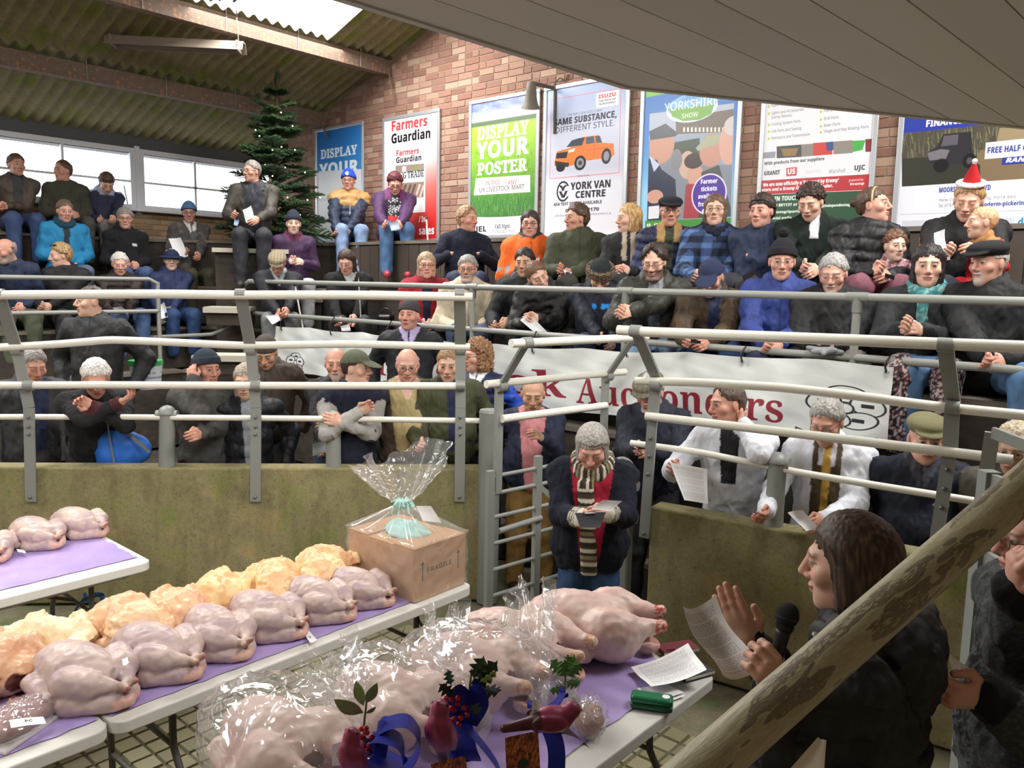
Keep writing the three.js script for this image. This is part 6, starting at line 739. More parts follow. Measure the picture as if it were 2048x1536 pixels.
// ================= TABLES AND POULTRY =================
const plasticM = std('#d8d6cf', 0.45, 0, { bumpMap: grimeBump, bumpScale: 0.0006 }), legM = std('#54524f', 0.45, 0.4), lilacTex = noiseTex(256, (u, v) => { const a = torus(u, v, 4, 71), b = torus(u, v, 18, 33); return [176 + a * 6 + b * 3, 156 + a * 6 + b * 3, 212 + a * 5 + b * 3]; });
const lilacBump = noiseTex(256, (u, v) => { const c = 128 + torus(u, v, 7, 13) * 60 + torus(u * 1, v, 26, 43) * 24; return [c, c, c]; }, false), lilacM = new THREE.MeshPhysicalMaterial({ map: lilacTex, bumpMap: lilacBump, bumpScale: 0.006, roughness: 0.34, clearcoat: 0.5, clearcoatRoughness: 0.18, side: THREE.DoubleSide });
const TY = 0.73;
function foldingTable(label, x1, z0, len = 1.83, cover, w = 0.76) {
  const x0 = x1 - w, zc = z0 + len / 2, t = thing('folding_table', label, 'table', [(x0 + x1) / 2, 0, zc]);
  const sh = new THREE.Shape(), r = 0.05, X = w / 2, Z = len / 2; sh.moveTo(-X + r, -Z); sh.lineTo(X - r, -Z); sh.absarc(X - r, -Z + r, r, -1.5708, 0); sh.lineTo(X, Z - r); sh.absarc(X - r, Z - r, r, 0, 1.5708); sh.lineTo(-X + r, Z); sh.absarc(-X + r, Z - r, r, 1.5708, 3.1416); sh.lineTo(-X, -Z + r); sh.absarc(-X + r, -Z + r, r, 3.1416, 4.7124);
  put('table_top', new THREE.ExtrudeGeometry(sh, { depth: 0.036, bevelEnabled: true, bevelSize: 0.006, bevelThickness: 0.006, bevelSegments: 2, curveSegments: 8 }).rotateX(Math.PI / 2).translate(0, TY - 0.006, 0), plasticM, t);
  put('apron', merge([box(w - 0.12, 0.04, 0.02, 0, TY - 0.065, -Z + 0.12), box(w - 0.12, 0.04, 0.02, 0, TY - 0.065, Z - 0.12), box(0.02, 0.03, len - 0.2, -X + 0.06, TY - 0.062, 0), box(0.02, 0.03, len - 0.2, X - 0.06, TY - 0.062, 0)]), std('#b9b7b0', 0.5), t);
  for (const e of [-1, 1]) {
    const zz = e * (Z - 0.26); for (const sx of [-1, 1]) put('leg', tube([V(sx * (X - 0.13), TY - 0.06, zz), V(sx * (X - 0.13), 0.48, zz), V(sx * (X - 0.05), 0.34, zz), V(sx * (X - 0.05), 0.0, zz)], 0.014, 10), legM, t);
    put('cross_bar', bar(V(-X + 0.05, 0.2, zz), V(X - 0.05, 0.2, zz), 0.011), legM, t); put('stay', bar(V(0, TY - 0.07, zz - e * 0.42), V(0, 0.48, zz), 0.01), legM, t); put('cross_bar', bar(V(-X + 0.13, 0.48, zz), V(X - 0.13, 0.48, zz), 0.01), legM, t);
  }
  if (cover) {
    const n = 40, m = 18, P = [], U = [], I = [], [cx0, cx1, cz0, cz1] = cover; for (let j = 0; j <= m; j++) for (let i = 0; i <= n; i++) { const z = lerp(cz0, cz1, i / n), e = j === m ? 0.006 * n2(z * 9, 3) : 0, x = lerp(cx0, cx1, j / m) + e + (i === 0 ? 0 : 0), z2 = z + (i === 0 ? 0.012 * n2(x * 16, 8) : 0); P.push(x, TY + 0.004 + 0.003 * Math.max(0, n2(x * 5, z * 5)), z2); U.push(x, z); }
    for (let j = 0; j < m; j++) for (let i = 0; i < n; i++) { const a = j * (n + 1) + i; I.push(a, a + 1, a + n + 1, a + 1, a + n + 2, a + n + 1); }
    const g = new THREE.BufferGeometry(); g.setAttribute('position', new THREE.Float32BufferAttribute(P, 3)); g.setAttribute('uv', new THREE.Float32BufferAttribute(U, 2)); g.setIndex(I); g.computeVertexNormals(); tag(put('table_cover', g, lilacM), 'lilac plastic sheet covering the ' + label.replace('white folding table ', 'table '), 'table cover');
  }
  return t;
}
const T1 = [6.806, 5.02], T2 = [8.28, 4.07], T3 = [9.62, 4.08];
foldingTable('white folding table with three dressed birds beside the ring wall', T1[0], T1[1], 1.83, [T1[0] - 0.75, T1[0] - 0.1, T1[1] + 0.03, T1[1] + 1.8]);
foldingTable('white folding table with two rows of birds and the wrapped box', T2[0], T2[1], 1.75, [T2[0] - 0.75, T2[0] - 0.055, T2[1] + 0.02, T2[1] + 1.74]);
foldingTable('white folding table under the wrapped bird at its end', T2[0] + 0.005, T2[1] + 1.77, 1.83, [T2[0] - 0.75, T2[0] - 0.06, T2[1] + 1.78, T2[1] + 3.5]);
foldingTable('white folding table with turkeys, bows and the green case', T3[0], T3[1], 1.83, [T3[0] - 0.75, T3[0] - 0.1, T3[1] + 0.05, T3[1] + 1.8]);
// --- dressed birds
const BIRDM = vmat(0.42), onTable = (px, py, y = TY) => atY(px, py, y);
function birdGeo(o, cell) {   // local: tail towards +z, breast up, lying on y = 0
  const F = new Field(V(-0.2, -0.03, -0.28), V(0.2, 0.26, 0.3), cell), sd = o.seed * 3.1, A = o.fat ?? 0, e = (c, r, k = 0.03, ax) => F.ell(V(...c), r, ax ?? null, k);
  const L = o.legs ?? 'tucked'; e([0, 0.085, -0.05], [0.098, 0.082, 0.155]); e([0.0, 0.118, -0.085], [0.07 + A * 0.02, 0.052, 0.105], 0.03); e([0, 0.07, -0.19], [0.05, 0.05, 0.05], 0.04);
  for (const s of [-1, 1]) {
    if (L === 'tucked') { F.cap(V(s * 0.1, 0.105, 0.015), V(s * 0.07, 0.095, 0.075), 0.045, 0.045, 0.012); F.cap(V(s * 0.07, 0.095, 0.075), V(s * 0.012, 0.08, 0.155), 0.043, 0.014, 0.01); F.cap(V(s * 0.1, 0.04, 0.03), V(s * 0.035, 0.036, 0.135), 0.04, 0.03, 0.008); F.cap(V(s * 0.008, 0.08, 0.15), V(s * 0.016, 0.086 + s * 0.006, 0.178), 0.0135, 0.0115, 0.006); }
    else if (L === 'out') { e([s * 0.082, 0.085, 0.04], [0.058, 0.078, 0.09], 0.02); F.cap(V(s * 0.085, 0.1, 0.06), V(s * 0.055, 0.11, 0.165), 0.05, 0.02, 0.02); F.cap(V(s * 0.055, 0.11, 0.165), V(s * 0.052, 0.112, 0.183), 0.018, 0.019, 0.006); }
    else { F.cap(V(s * 0.095, 0.08, 0.04), V(s * 0.135, 0.05, 0.12), 0.046, 0.024, 0.02); F.cap(V(s * 0.135, 0.05, 0.12), V(s * 0.125, 0.02, 0.2), 0.02, 0.013, 0.012); }
    F.cap(V(s * 0.1, 0.075, -0.13), V(s * 0.125, 0.045, -0.03), 0.03, 0.024, 0.015); F.cap(V(s * 0.125, 0.045, -0.03), V(s * 0.115, 0.02, -0.11), 0.022, 0.018, 0.012);
  }
  e([0, 0.03, 0.15], [0.032, 0.024, 0.035], 0.02); if (o.hole) F.ell(V(0, 0.075, 0.165), [0.03, 0.035, 0.06], null, 0.01, true);
  if (A) F.mod((x, y, z, f) => f - A * (0.012 * Math.max(0, n3(x * 11 + sd, y * 11, z * 11)) + (y > 0.1 ? 0.022 * sstep(n3(x * 7 + sd, 2, z * 7), -0.2, 0.25) : 0)) + A * 0.004 * n3(x * 40, y * 40 + sd, z * 40));
  F.mod((x, y, z, f) => Math.max(f + 0.0025 * n3(x * 30 + sd, y * 30, z * 30), -y));
  const c0 = lin(o.c), c1 = lin(o.c2), c3 = lin(o.tip ?? '#a8645a');
  return F.nets((x, y, z) => {
    let c = mixc(c0, c1, clamp(0.5 + 0.75 * n3(x * 9 + sd, y * 9, z * 9) + 0.25 * n3(x * 30, y * 30, z * 30 + sd), 0, 1)); const h = Math.hypot(x, y - 0.04, z - 0.13) < 0.035;
    if (L === 'tucked' && (Math.abs(x) < 0.034 && z > 0.15 && y > 0.068)) c = z > 0.18 ? c3 : mixc(c0, lin('#8a6a50'), 0.6); if (L === 'tucked' && h && y > 0.045) c = lin('#6e3a30'); if (L === 'out' && z > 0.166 && y > 0.08) c = n3(x * 90, y * 90, z * 90) > -0.1 ? c3 : lin('#d9c2b0'); if (o.hole && Math.hypot(x / 0.033, (y - 0.075) / 0.038) < 1 && z > 0.09) c = lin('#5d2c26'); if (z > 0.155 && y < 0.05) c = mixc(c, lin('#d9a08c'), 0.6);
    return c;
  });
}
function bird(o) {
  const p = o.pos ?? onTable(o.p[0], o.p[1]), t = thing(o.name ?? 'dressed_chicken', o.l, o.cat ?? 'poultry', p, o.turn ?? Math.PI / 2, o.group), s = o.s ?? 1, g = birdGeo(o, (o.cell ?? 0.0075) / 1);
  if (o.tilt) g.rotateX(o.tilt); g.scale(s * (o.sx ?? 1), s, s); put('carcass', g, BIRDM, t); return t;
}
const grey = { c: '#c3aca3', c2: '#ad9696', legs: 'tucked' };
[[-28, 1118], [80, 1092], [166, 1070]].forEach((p, i) => bird({ ...grey, c: '#cbb0a2', p, seed: 30 + i, turn: 1.8 + 0.1 * i, s: 0.92, l: ['greyish plucked chicken nearest the frame edge on the back table', 'greyish plucked chicken in the middle of three on the back table', 'greyish plucked chicken by the torn end of the lilac cover on the back table'][i] }));
[[180, 1398, 1.12], [325, 1345, 1.05], [440, 1302, 1.0], [542, 1266, 1.0], [643, 1232, 0.98], [726, 1205, 0.92]].forEach(([x, y, s], i) => bird({ ...grey, p: [x, y], seed: i + 1, turn: 1.82 + 0.3 * rr(-0.5, 0.5), s, cell: 0.006, l: ['largest plucked grey chicken by the joint of the two tables', 'plucked grey chicken, second along the front row from the table joint', 'plucked grey chicken, third along the front row from the table joint', 'plucked grey chicken, fourth along the front row, before the white tag', 'plucked grey chicken, fifth along the front row, behind the white tag', 'plucked grey chicken at the end of the front row beside the cardboard box'][i] }));
[[20, 1388, 1.1, 1.5, '#dbb290', '#cf9a76'], [125, 1326, 1.1, 2.6, '#ecdcb6', '#e2c49a'], [248, 1288, 1.15, -1.4, '#e8c29a', '#dcaa84'], [372, 1254, 1.1, 3.9, '#e6bf98', '#dda27d'], [472, 1222, 1.12, 3.6, '#eccf9a', '#e0b07c'], [560, 1196, 1.1, 4.0, '#ecc894', '#dfa878'], [655, 1168, 1.12, 3.8, '#eed0a0', '#e2ae80']].forEach(([x, y, s, a, c, c2], i) => bird({ name: 'dressed_boiling_fowl', p: [x, y], seed: 60 + i * 2, fat: 1, c, c2, legs: 'loose', s: s * 0.98, turn: a, hole: i === 0, cell: 0.0065, l: ['orange fleshed fowl with a dark open cavity beside the wrapped bird', 'pale yellow fat fowl with a leg hanging, beside the largest grey chicken', 'orange tinted fat fowl behind the first two grey chickens', 'pinkish orange fat fowl, fourth along the back row', 'yellow fat fowl, fifth along the back row', 'yellow fat fowl, sixth along the back row', 'yellow fat fowl at the end of the back row against the box'][i] }));
const tk = { name: 'dressed_turkey', c: '#dcc3b8', c2: '#d4b3ab', legs: 'out', hole: true, tip: '#c98f6c', cell: 0.0058 };
bird({ ...tk, p: [1192, 1300], s: 1.42, seed: 81, turn: 2.15, tip: '#b8423c', l: 'largest bare turkey with red leg stumps and an open cavity' });
bird({ ...tk, p: [1050, 1345], s: 1.34, seed: 84, turn: 1.85, l: 'bare turkey under clear film against the largest turkey' });
bird({ ...tk, p: [960, 1398], s: 1.25, seed: 87, turn: 1.75, l: 'turkey under dotted film behind the holly sprig' });
bird({ ...tk, p: [800, 1470], s: 1.22, seed: 90, turn: 1.65, l: 'turkey between the two blue bows with a blue wing tag' });
bird({ ...tk, p: [575, 1560], s: 1.25, seed: 93, turn: 1.6, l: 'turkey at the frame foot inside a dotted clear bag' });
// --- wrapped bird on a tray and lot tags
const cello = new THREE.MeshPhysicalMaterial({ color: '#ffffff', transmission: 0.9, thickness: 0, roughness: 0.09, ior: 1.6, side: THREE.DoubleSide, specularIntensity: 1 });
function crinkle(g, amp, f) { const p = g.attributes.position, n = g.attributes.normal; for (let i = 0; i < p.count; i++) { const x = p.getX(i), y = p.getY(i), z = p.getZ(i), d = amp * (Math.abs(n3(x * f, y * f, z * f)) + 0.5 * Math.abs(n3(x * f * 2.3, y * f * 2.3, z * f * 2.3)) - 0.3); p.setXYZ(i, x + n.getX(i) * d, y + n.getY(i) * d, z + n.getZ(i) * d); } g.computeVertexNormals(); return g; }
const tagTex = (s) => canvas(64, 160, (g) => { g.fillStyle = '#f2f2f4'; g.fillRect(0, 0, 64, 160); g.fillStyle = '#222'; g.font = 'bold 34px sans-serif'; g.save(); g.translate(42, 104); g.rotate(-1.57); g.fillText(s, 0, 0); g.restore(); });
function lotTag(s, label, px, y, dy = 0) { const d = px.map((q) => atY(q[0], q[1], TY + y)); d[0].y += dy; d[1].y += dy; const g = quadSheet(d, 0.004, 2); return tag(put('lot_tag', g, new THREE.MeshStandardMaterial({ map: tagTex(s), roughness: 0.7, side: THREE.DoubleSide })), label, 'tag'); }
{
  const p = onTable(40, 1462), t = thing('wrapped_game_bird', 'film wrapped dark game bird on a tray at the table end', 'poultry', p, 0.5), g = new THREE.SphereGeometry(1, 40, 24).scale(0.07, 0.04, 0.13).translate(0, 0.045, 0);
  put('tray', rbox(0.15, 0.018, 0.27, 0.008, 0, 0.012, 0), std('#d8d2cf', 0.5), t); put('meat', crinkle(g, 0.012, 18), std('#8a5f5c', 0.5), t); put('film', crinkle(new THREE.SphereGeometry(1, 60, 36).scale(0.085, 0.05, 0.15).translate(0, 0.046, 0), 0.009, 26), cello, t);
}
lotTag('51', 'white lot tag reading 51 between the orange fowl and the largest grey chicken', [[84, 1372], [96, 1384], [66, 1416], [52, 1408]], 0.05); lotTag('54', 'white lot tag lying on the wrapped game bird', [[18, 1440], [22, 1456], [92, 1446], [86, 1432]], 0.1); lotTag('47', 'white lot tag before the fourth and fifth grey chickens', [[606, 1262], [616, 1258], [634, 1280], [620, 1286]], 0.02); lotTag('12', 'small white lot tag on the leg of the largest grey chicken', [[244, 1318], [254, 1313], [258, 1326], [246, 1332]], 0.16); lotTag('', 'white lot tag lying at the foot of the cardboard box', [[760, 1176], [768, 1172], [792, 1200], [786, 1204]], 0.02); lotTag('8', 'white lot tag between two chickens on the back table', [[32, 1098], [36, 1104], [52, 1106], [48, 1100]], 0.03);
// --- cardboard box in a cellophane bag
{
  const A = onTable(815, 1213), B = onTable(712, 1153), Cc = onTable(917, 1172), ex = B.clone().sub(A), ez = Cc.clone().sub(A), wx = ex.length(), wz = ez.length(), h = 0.255, ang = Math.atan2(-ez.z, ez.x), ctr = A.clone().addScaledVector(ex, 0.5).addScaledVector(ez, 0.5);
  const face = canvas(420, 380, (g, w, hh) => { g.fillStyle = '#b58d68'; g.fillRect(0, 0, w, hh); for (let i = 0; i < 60; i++) { g.fillStyle = i % 2 ? 'rgba(255,230,200,0.04)' : 'rgba(90,60,30,0.04)'; g.fillRect(0, (i * 53) % hh, w, 3); } g.fillStyle = '#3a2a20'; g.font = 'bold 52px sans-serif'; g.fillText('FRAGILE', 96, 190); for (const x of [62, 358]) { g.fillRect(x - 3, 110, 7, 130); g.beginPath(); g.moveTo(x - 13, 124); g.lineTo(x, 92); g.lineTo(x + 13, 124); g.fill(); } g.font = 'italic 20px serif'; g.fillText('Port', 180, 60); });
  const cb = std('#b58d68', 0.8, 0, { bumpMap: grimeBump, bumpScale: 0.0008 }), t = thing('cardboard_box', 'brown cardboard box marked FRAGILE wrapped in clear film', 'box', [ctr.x, TY + 0.004, ctr.z], ang);
  const fm = new THREE.MeshStandardMaterial({ map: face, roughness: 0.8 }); put('carton', box(wz, h, wx, 0, h / 2, 0), [cb, cb, cb, cb, fm, cb], t); for (const s of [-1, 1]) put('flap', box(wz, 0.006, wx * 0.3, 0, h + 0.004, s * wx * 0.35), cb, t); put('packing_tissue', crinkle(new THREE.SphereGeometry(1, 24, 14).scale(wz * 0.26, 0.035, wx * 0.26).translate(0, h + 0.005, 0), 0.03, 20), std('#a9cfca', 0.7), t);
  const bag = thing('cellophane_bag', 'clear cellophane bag gathered and flared above the cardboard box', 'bag', [ctr.x, TY, ctr.z], ang), P = [], U = [], I = [], nt = 120, nv = 60, tie = D(806, 1008, depthOf(ctr) - 0.02), tl = tie.clone().sub(V(ctr.x, TY, ctr.z)).applyAxisAngle(V(0, 1, 0), -ang);
  for (let j = 0; j <= nv; j++) for (let i = 0; i <= nt; i++) {
    const a = i / nt * 6.2832, v = j / nv, cx = Math.cos(a), sz = Math.sin(a), sq = 1 / Math.max(Math.abs(cx), Math.abs(sz)); let x, y, z; const bx = cx * sq * (wz / 2 + 0.012), bz = sz * sq * (wx / 2 + 0.012);
    if (v < 0.35) { const q = v / 0.35; y = 0.01 + q * (h + 0.03); x = bx; z = bz; const w = 0.008 * n3(x * 14, y * 14, z * 14); x += cx * w; z += sz * w; } else if (v < 0.62) { const q = (v - 0.35) / 0.27, e = Math.pow(q, 0.8); y = lerp(h + 0.03, tl.y, e); x = lerp(bx, tl.x + cx * 0.022, e); z = lerp(bz, tl.z + sz * 0.022, e); const w = 0.02 * (1 - q * 0.6) * Math.sin(a * 17 + n2(a, 1) * 3); x += cx * w; z += sz * w; }
    else { const q = (v - 0.62) / 0.38, R = 0.022 + 0.2 * Math.pow(q, 0.75) * (1 + 0.25 * Math.sin(a * 3 + 1)); y = tl.y + q * (0.24 + 0.05 * Math.sin(a * 2 + 2)); x = tl.x + cx * R * 1.15 - 0.06 * q * 0.5; z = tl.z + sz * R * 0.75; const w = 0.03 * q * Math.sin(a * 11 + n2(a, 5) * 4) + 0.012 * n3(x * 22, y * 22, z * 22); x += cx * w; z += sz * w; y += 0.02 * q * n2(a * 2, 9); }
    P.push(x, y, z); U.push(i / nt, v);
  }
  for (let j = 0; j < nv; j++) for (let i = 0; i < nt; i++) { const a = j * (nt + 1) + i; I.push(a, a + nt + 1, a + 1, a + 1, a + nt + 1, a + nt + 2); }
  const g = new THREE.BufferGeometry(); g.setAttribute('position', new THREE.Float32BufferAttribute(P, 3)); g.setAttribute('uv', new THREE.Float32BufferAttribute(U, 2)); g.setIndex(I); g.computeVertexNormals(); put('film', g, cello, bag);
  put('tie', new THREE.TorusGeometry(0.03, 0.014, 10, 24).rotateX(1.57).translate(tl.x, tl.y, tl.z), std('#a9d6cf', 0.4), bag); for (let i = 0; i < 14; i++) { const a = i * 0.45; put('ribbon_tail', tube([V(tl.x, tl.y, tl.z), V(tl.x + Math.cos(a) * 0.035, tl.y + 0.02, tl.z + Math.sin(a) * 0.035), V(tl.x + Math.cos(a) * 0.06, tl.y - 0.02 + 0.03 * Math.sin(i * 3), tl.z + Math.sin(a) * 0.06)], 0.005, 5), std('#b9e0da', 0.35), bag); }
  paper('white card tied to the neck of the cellophane bag', [[832, 1012], [862, 1012], [884, 1046], [846, 1042]], depthOf(ctr) - 0.12, { name: 'gift_card', cat: 'card', bend: 0.004 });
}
// --- clear bags over the turkeys, with printed dots, bows, holly, ornaments and cards
function plume(label, tiePx, topPx, d, dTop, r, sd, sheet) {
  const A = D(...tiePx, d), B = D(...topPx, dTop), ax = B.clone().sub(A), L = ax.length(); ax.normalize(); const s1 = RIGHTV.clone().addScaledVector(ax, -RIGHTV.dot(ax)).normalize(), s2 = ax.clone().cross(s1), t = thing('cellophane_bag', label, 'bag', [A.x, TY, A.z]), P = [], U = [], I = [], nt = 90, nv = 34, dots = [];
  for (let j = 0; j <= nv; j++) for (let i = 0; i <= nt; i++) { const a = i / nt * 6.2832, v = j / nv, R = 0.02 + r * Math.pow(v, 0.9) * (1 + 0.3 * Math.sin(a * 2 + sd)), w = 0.35 * R * Math.sin(a * 9 + n2(a + sd, v * 2) * 3) + 0.006 * n3(a * 5 + sd, v * 20, sd), p = A.clone().addScaledVector(ax, v * L * (1 + 0.18 * Math.sin(a * 3 + sd) * v)).addScaledVector(s1, Math.cos(a) * (R + w)).addScaledVector(s2, Math.sin(a) * (R + w) * 0.6); P.push(p.x - A.x, p.y - TY, p.z - A.z); U.push(i / nt, v); if (v > 0.15 && (i * 7 + j * 13) % 29 === 0) dots.push(p.clone().sub(V(A.x, TY, A.z))); }
  for (let j = 0; j < nv; j++) for (let i = 0; i < nt; i++) { const a = j * (nt + 1) + i; I.push(a, a + nt + 1, a + 1, a + 1, a + nt + 1, a + nt + 2); }
  const g = new THREE.BufferGeometry(); g.setAttribute('position', new THREE.Float32BufferAttribute(P, 3)); g.setAttribute('uv', new THREE.Float32BufferAttribute(U, 2)); g.setIndex(I); g.computeVertexNormals(); put('gathered_film', g, cello, t);
  if (sheet) { const c = sheet.map(([x, y, dd]) => D(x, y, dd)), q = quadSheet(c, 0.03, 34); crinkle(q, 0.02, 12); q.translate(-A.x, -TY, -A.z); put('loose_film', q, cello, t); const pp = q.attributes.position; for (let i = 0; i < pp.count; i += 9) dots.push(V(pp.getX(i), pp.getY(i), pp.getZ(i))); }
  const dg = new THREE.SphereGeometry(0.0032, 6, 4), o = merge(dots.map((p) => dg.clone().scale(1, 1, 0.4).translate(p.x, p.y, p.z))); put('printed_dots', o, std('#f4f4f2', 0.6), t).userData.kind = 'stuff'; return t;
}
function shroud(label, b, px, s, sd) {   // film drawn round a bird
  const p = onTable(...px), t = thing('cellophane_wrap', label, 'wrap', p, b), g = new THREE.SphereGeometry(1, 64, 40); g.scale(0.16 * s, 0.125 * s, 0.27 * s).translate(0, 0.095 * s, 0); crinkle(g, 0.02, 11 + sd); put('film', g, cello, t);
}
plume('dotted clear bag spreading over the turkey at the frame foot', [735, 1475], [648, 1318], 2.55, 2.7, 0.075, 1, [[425, 1450, 2.7], [600, 1395, 2.75], [720, 1480, 2.55], [520, 1540, 2.45]]);
plume('dotted clear bag standing up behind the holly sprig', [905, 1410], [893, 1232], 2.75, 2.95, 0.06, 4);
plume('dotted clear bag standing against the largest turkey', [1078, 1415], [1058, 1190], 2.8, 3.1, 0.055, 8, [[1010, 1330, 2.95], [1075, 1270, 3.05], [1115, 1370, 2.9], [1040, 1430, 2.8]]);
shroud('clear film drawn round the turkey at the frame foot', 1.6, [575, 1560], 1.32, 0); shroud('clear film drawn round the turkey between the blue bows', 1.65, [800, 1470], 1.28, 2); shroud('clear film drawn round the turkey behind the holly', 1.75, [968, 1408], 1.3, 3);
const ribbonM = new THREE.MeshPhysicalMaterial({ color: '#0c1ba6', roughness: 0.36, metalness: 0.3, bumpMap: clothBump, bumpScale: 0.002, side: THREE.DoubleSide });
function ribbon(pts, w, side) { const c = new THREE.CatmullRomCurve3(pts), n = 36, P = [], U = [], I = []; for (let i = 0; i <= n; i++) { const p = c.getPoint(i / n), tg = c.getTangent(i / n), s = side.clone().addScaledVector(tg, -side.dot(tg)).normalize(); for (const k of [-1, -0.33, 0.33, 1]) { const q = p.clone().addScaledVector(s, k * w / 2); P.push(q.x, q.y, q.z); U.push(i / n * 3, k); } } for (let i = 0; i < n; i++) for (let k = 0; k < 3; k++) { const a = i * 4 + k; I.push(a, a + 4, a + 1, a + 1, a + 4, a + 5); } const g = new THREE.BufferGeometry(); g.setAttribute('position', new THREE.Float32BufferAttribute(P, 3)); g.setAttribute('uv', new THREE.Float32BufferAttribute(U, 2)); g.setIndex(I); g.computeVertexNormals(); return g; }
const UPV = V(0, 1, 0), toEye = horiz(EYE.clone().sub(D(900, 1400, 2.7)));
function bow(label, px, d, loops) { d -= 0.22; const p = D(...px, d), t = thing('ribbon_bow', label, 'bow', p); t.scale.setScalar(1.5); for (const [n, list, w, s] of loops) put(n, ribbon(list.map(([x, y, z]) => RIGHTV.clone().multiplyScalar(x).addScaledVector(UPV, y).addScaledVector(toEye, z)), w, s === 'up' ? UPV : s === 'eye' ? toEye : RIGHTV), ribbonM, t); put('knot', new THREE.SphereGeometry(0.014, 12, 8), ribbonM, t); }
bow('blue glitter bow of broad loops beside the berries at the frame foot', [752, 1478], 2.5, [['loop', [[0, 0, 0], [0.015, 0.045, 0.03], [0.06, 0.055, 0.03], [0.085, 0.01, 0.02], [0.06, -0.045, 0.01], [0.01, -0.03, 0]], 0.05, 'eye'], ['loop', [[0, 0, 0.01], [0.01, 0.04, 0.05], [0.05, 0.03, 0.06], [0.05, -0.03, 0.05], [0.0, -0.02, 0.02]], 0.055, 'eye'], ['tail', [[0, 0, 0], [-0.005, -0.05, 0.03], [0.02, -0.12, 0.05]], 0.05, 'x']]);
bow('tall blue glitter bow with a long tail below the holly sprig', [918, 1435], 2.62, [['loop', [[0, 0.0, 0], [-0.005, 0.05, 0.02], [0.02, 0.075, 0.03], [0.035, 0.05, 0.03], [0.015, 0.0, 0.02]], 0.045, 'x'], ['loop', [[0, 0, 0], [0.01, -0.05, 0.03], [0.02, -0.08, 0.02], [-0.01, -0.06, 0]], 0.05, 'x'], ['tail', [[0, 0, 0], [0.035, -0.025, 0.03], [0.075, -0.07, 0.05], [0.1, -0.14, 0.06]], 0.036, 'eye']]);
bow('blue ribbon bow under the dark red bird ornament', [1086, 1425], 2.66, [['loop', [[0, 0, 0], [-0.02, 0.02, 0.02], [-0.025, -0.01, 0.03], [0, -0.02, 0.02]], 0.04, 'eye'], ['loop', [[0, 0, 0], [0.02, 0.03, 0.02], [0.04, 0.05, 0.01], [0.02, 0.0, 0]], 0.025, 'eye'], ['tail', [[0, 0, 0], [0.025, -0.06, 0.02], [0.025, -0.15, 0.03]], 0.035, 'x']]);
function ornament(label, px, d, turn, tilt, s = 1) { d -= 0.3; s *= 1.3;
  const F = new Field(V(-0.04, -0.06, -0.11), V(0.04, 0.06, 0.08), 0.0035); F.ell(V(0, 0, 0), [0.024, 0.026, 0.042], null, 0.01).ell(V(0, 0.02, 0.036), [0.017, 0.017, 0.018], null, 0.012).cap(V(0, 0.02, 0.05), V(0, 0.019, 0.064), 0.004, 0.001, 0.004).cap(V(0, -0.006, -0.03), V(0, -0.022, -0.095), 0.014, 0.008, 0.012); for (const q of [-1, 1]) F.ell(V(q * 0.02, 0, -0.012), [0.008, 0.016, 0.036], null, 0.004); const a = lin('#7a2a48'), b = lin('#a13a5c');
  const t = thing('bird_ornament', label, 'ornament', D(...px, d), turn); const g = F.nets((x, y, z) => (z < -0.03 ? lin('#4e1c28') : mixc(a, b, 0.5 + 0.5 * n3(x * 40, y * 40, z * 40)))); g.rotateX(tilt).scale(s, s, s); const m = put('bird_figure', g, vmat(0.4), t); put('eye_bead', new THREE.SphereGeometry(0.003, 8, 6).translate(0.013, 0.024, 0.045).rotateX(tilt).scale(s, s, s), std('#101010', 0.2), t); put('eye_bead', new THREE.SphereGeometry(0.003, 8, 6).translate(-0.013, 0.024, 0.045).rotateX(tilt).scale(s, s, s), std('#101010', 0.2), t);
}
const faceEye = Math.atan2(toEye.x, toEye.z); ornament('dark red bird ornament beside the bow at the frame foot', [703, 1512], 2.46, faceEye - 0.5, -1.1, 1.05); ornament('dark red bird ornament upright beside the tall blue bow', [880, 1462], 2.58, faceEye - 0.4, -1.05, 1.25); ornament('dark red bird ornament lying across the third blue bow', [1105, 1438], 2.62, faceEye + 1.75, 0.15, 1.15);
function leafShape(l, w, spiky) { const sh = new THREE.Shape(), n = spiky ? 4 : 8; sh.moveTo(0, 0); for (let i = 1; i <= n; i++) { const t = i / n, y = Math.sin(t * 3.1) * w; if (spiky) sh.lineTo((t - 0.5 / n) * l, y * 0.55); sh.lineTo(t * l, i === n ? 0 : y + (spiky ? 0.006 : 0)); } for (let i = n - 1; i >= 0; i--) { const t = i / n, y = -Math.sin(t * 3.1) * w; if (spiky) sh.lineTo((t + 0.5 / n) * l, y * 0.55); sh.lineTo(t * l, i === 0 ? 0 : y - (spiky ? 0.006 : 0)); } const g = new THREE.ExtrudeGeometry(sh, { depth: 0.0012, bevelEnabled: false }); const p = g.attributes.position; for (let i = 0; i < p.count; i++) p.setZ(i, p.getZ(i) + 0.25 * Math.abs(p.getY(i)) - 2.2 * (p.getX(i) - l / 2) ** 2); g.computeVertexNormals(); return g; }
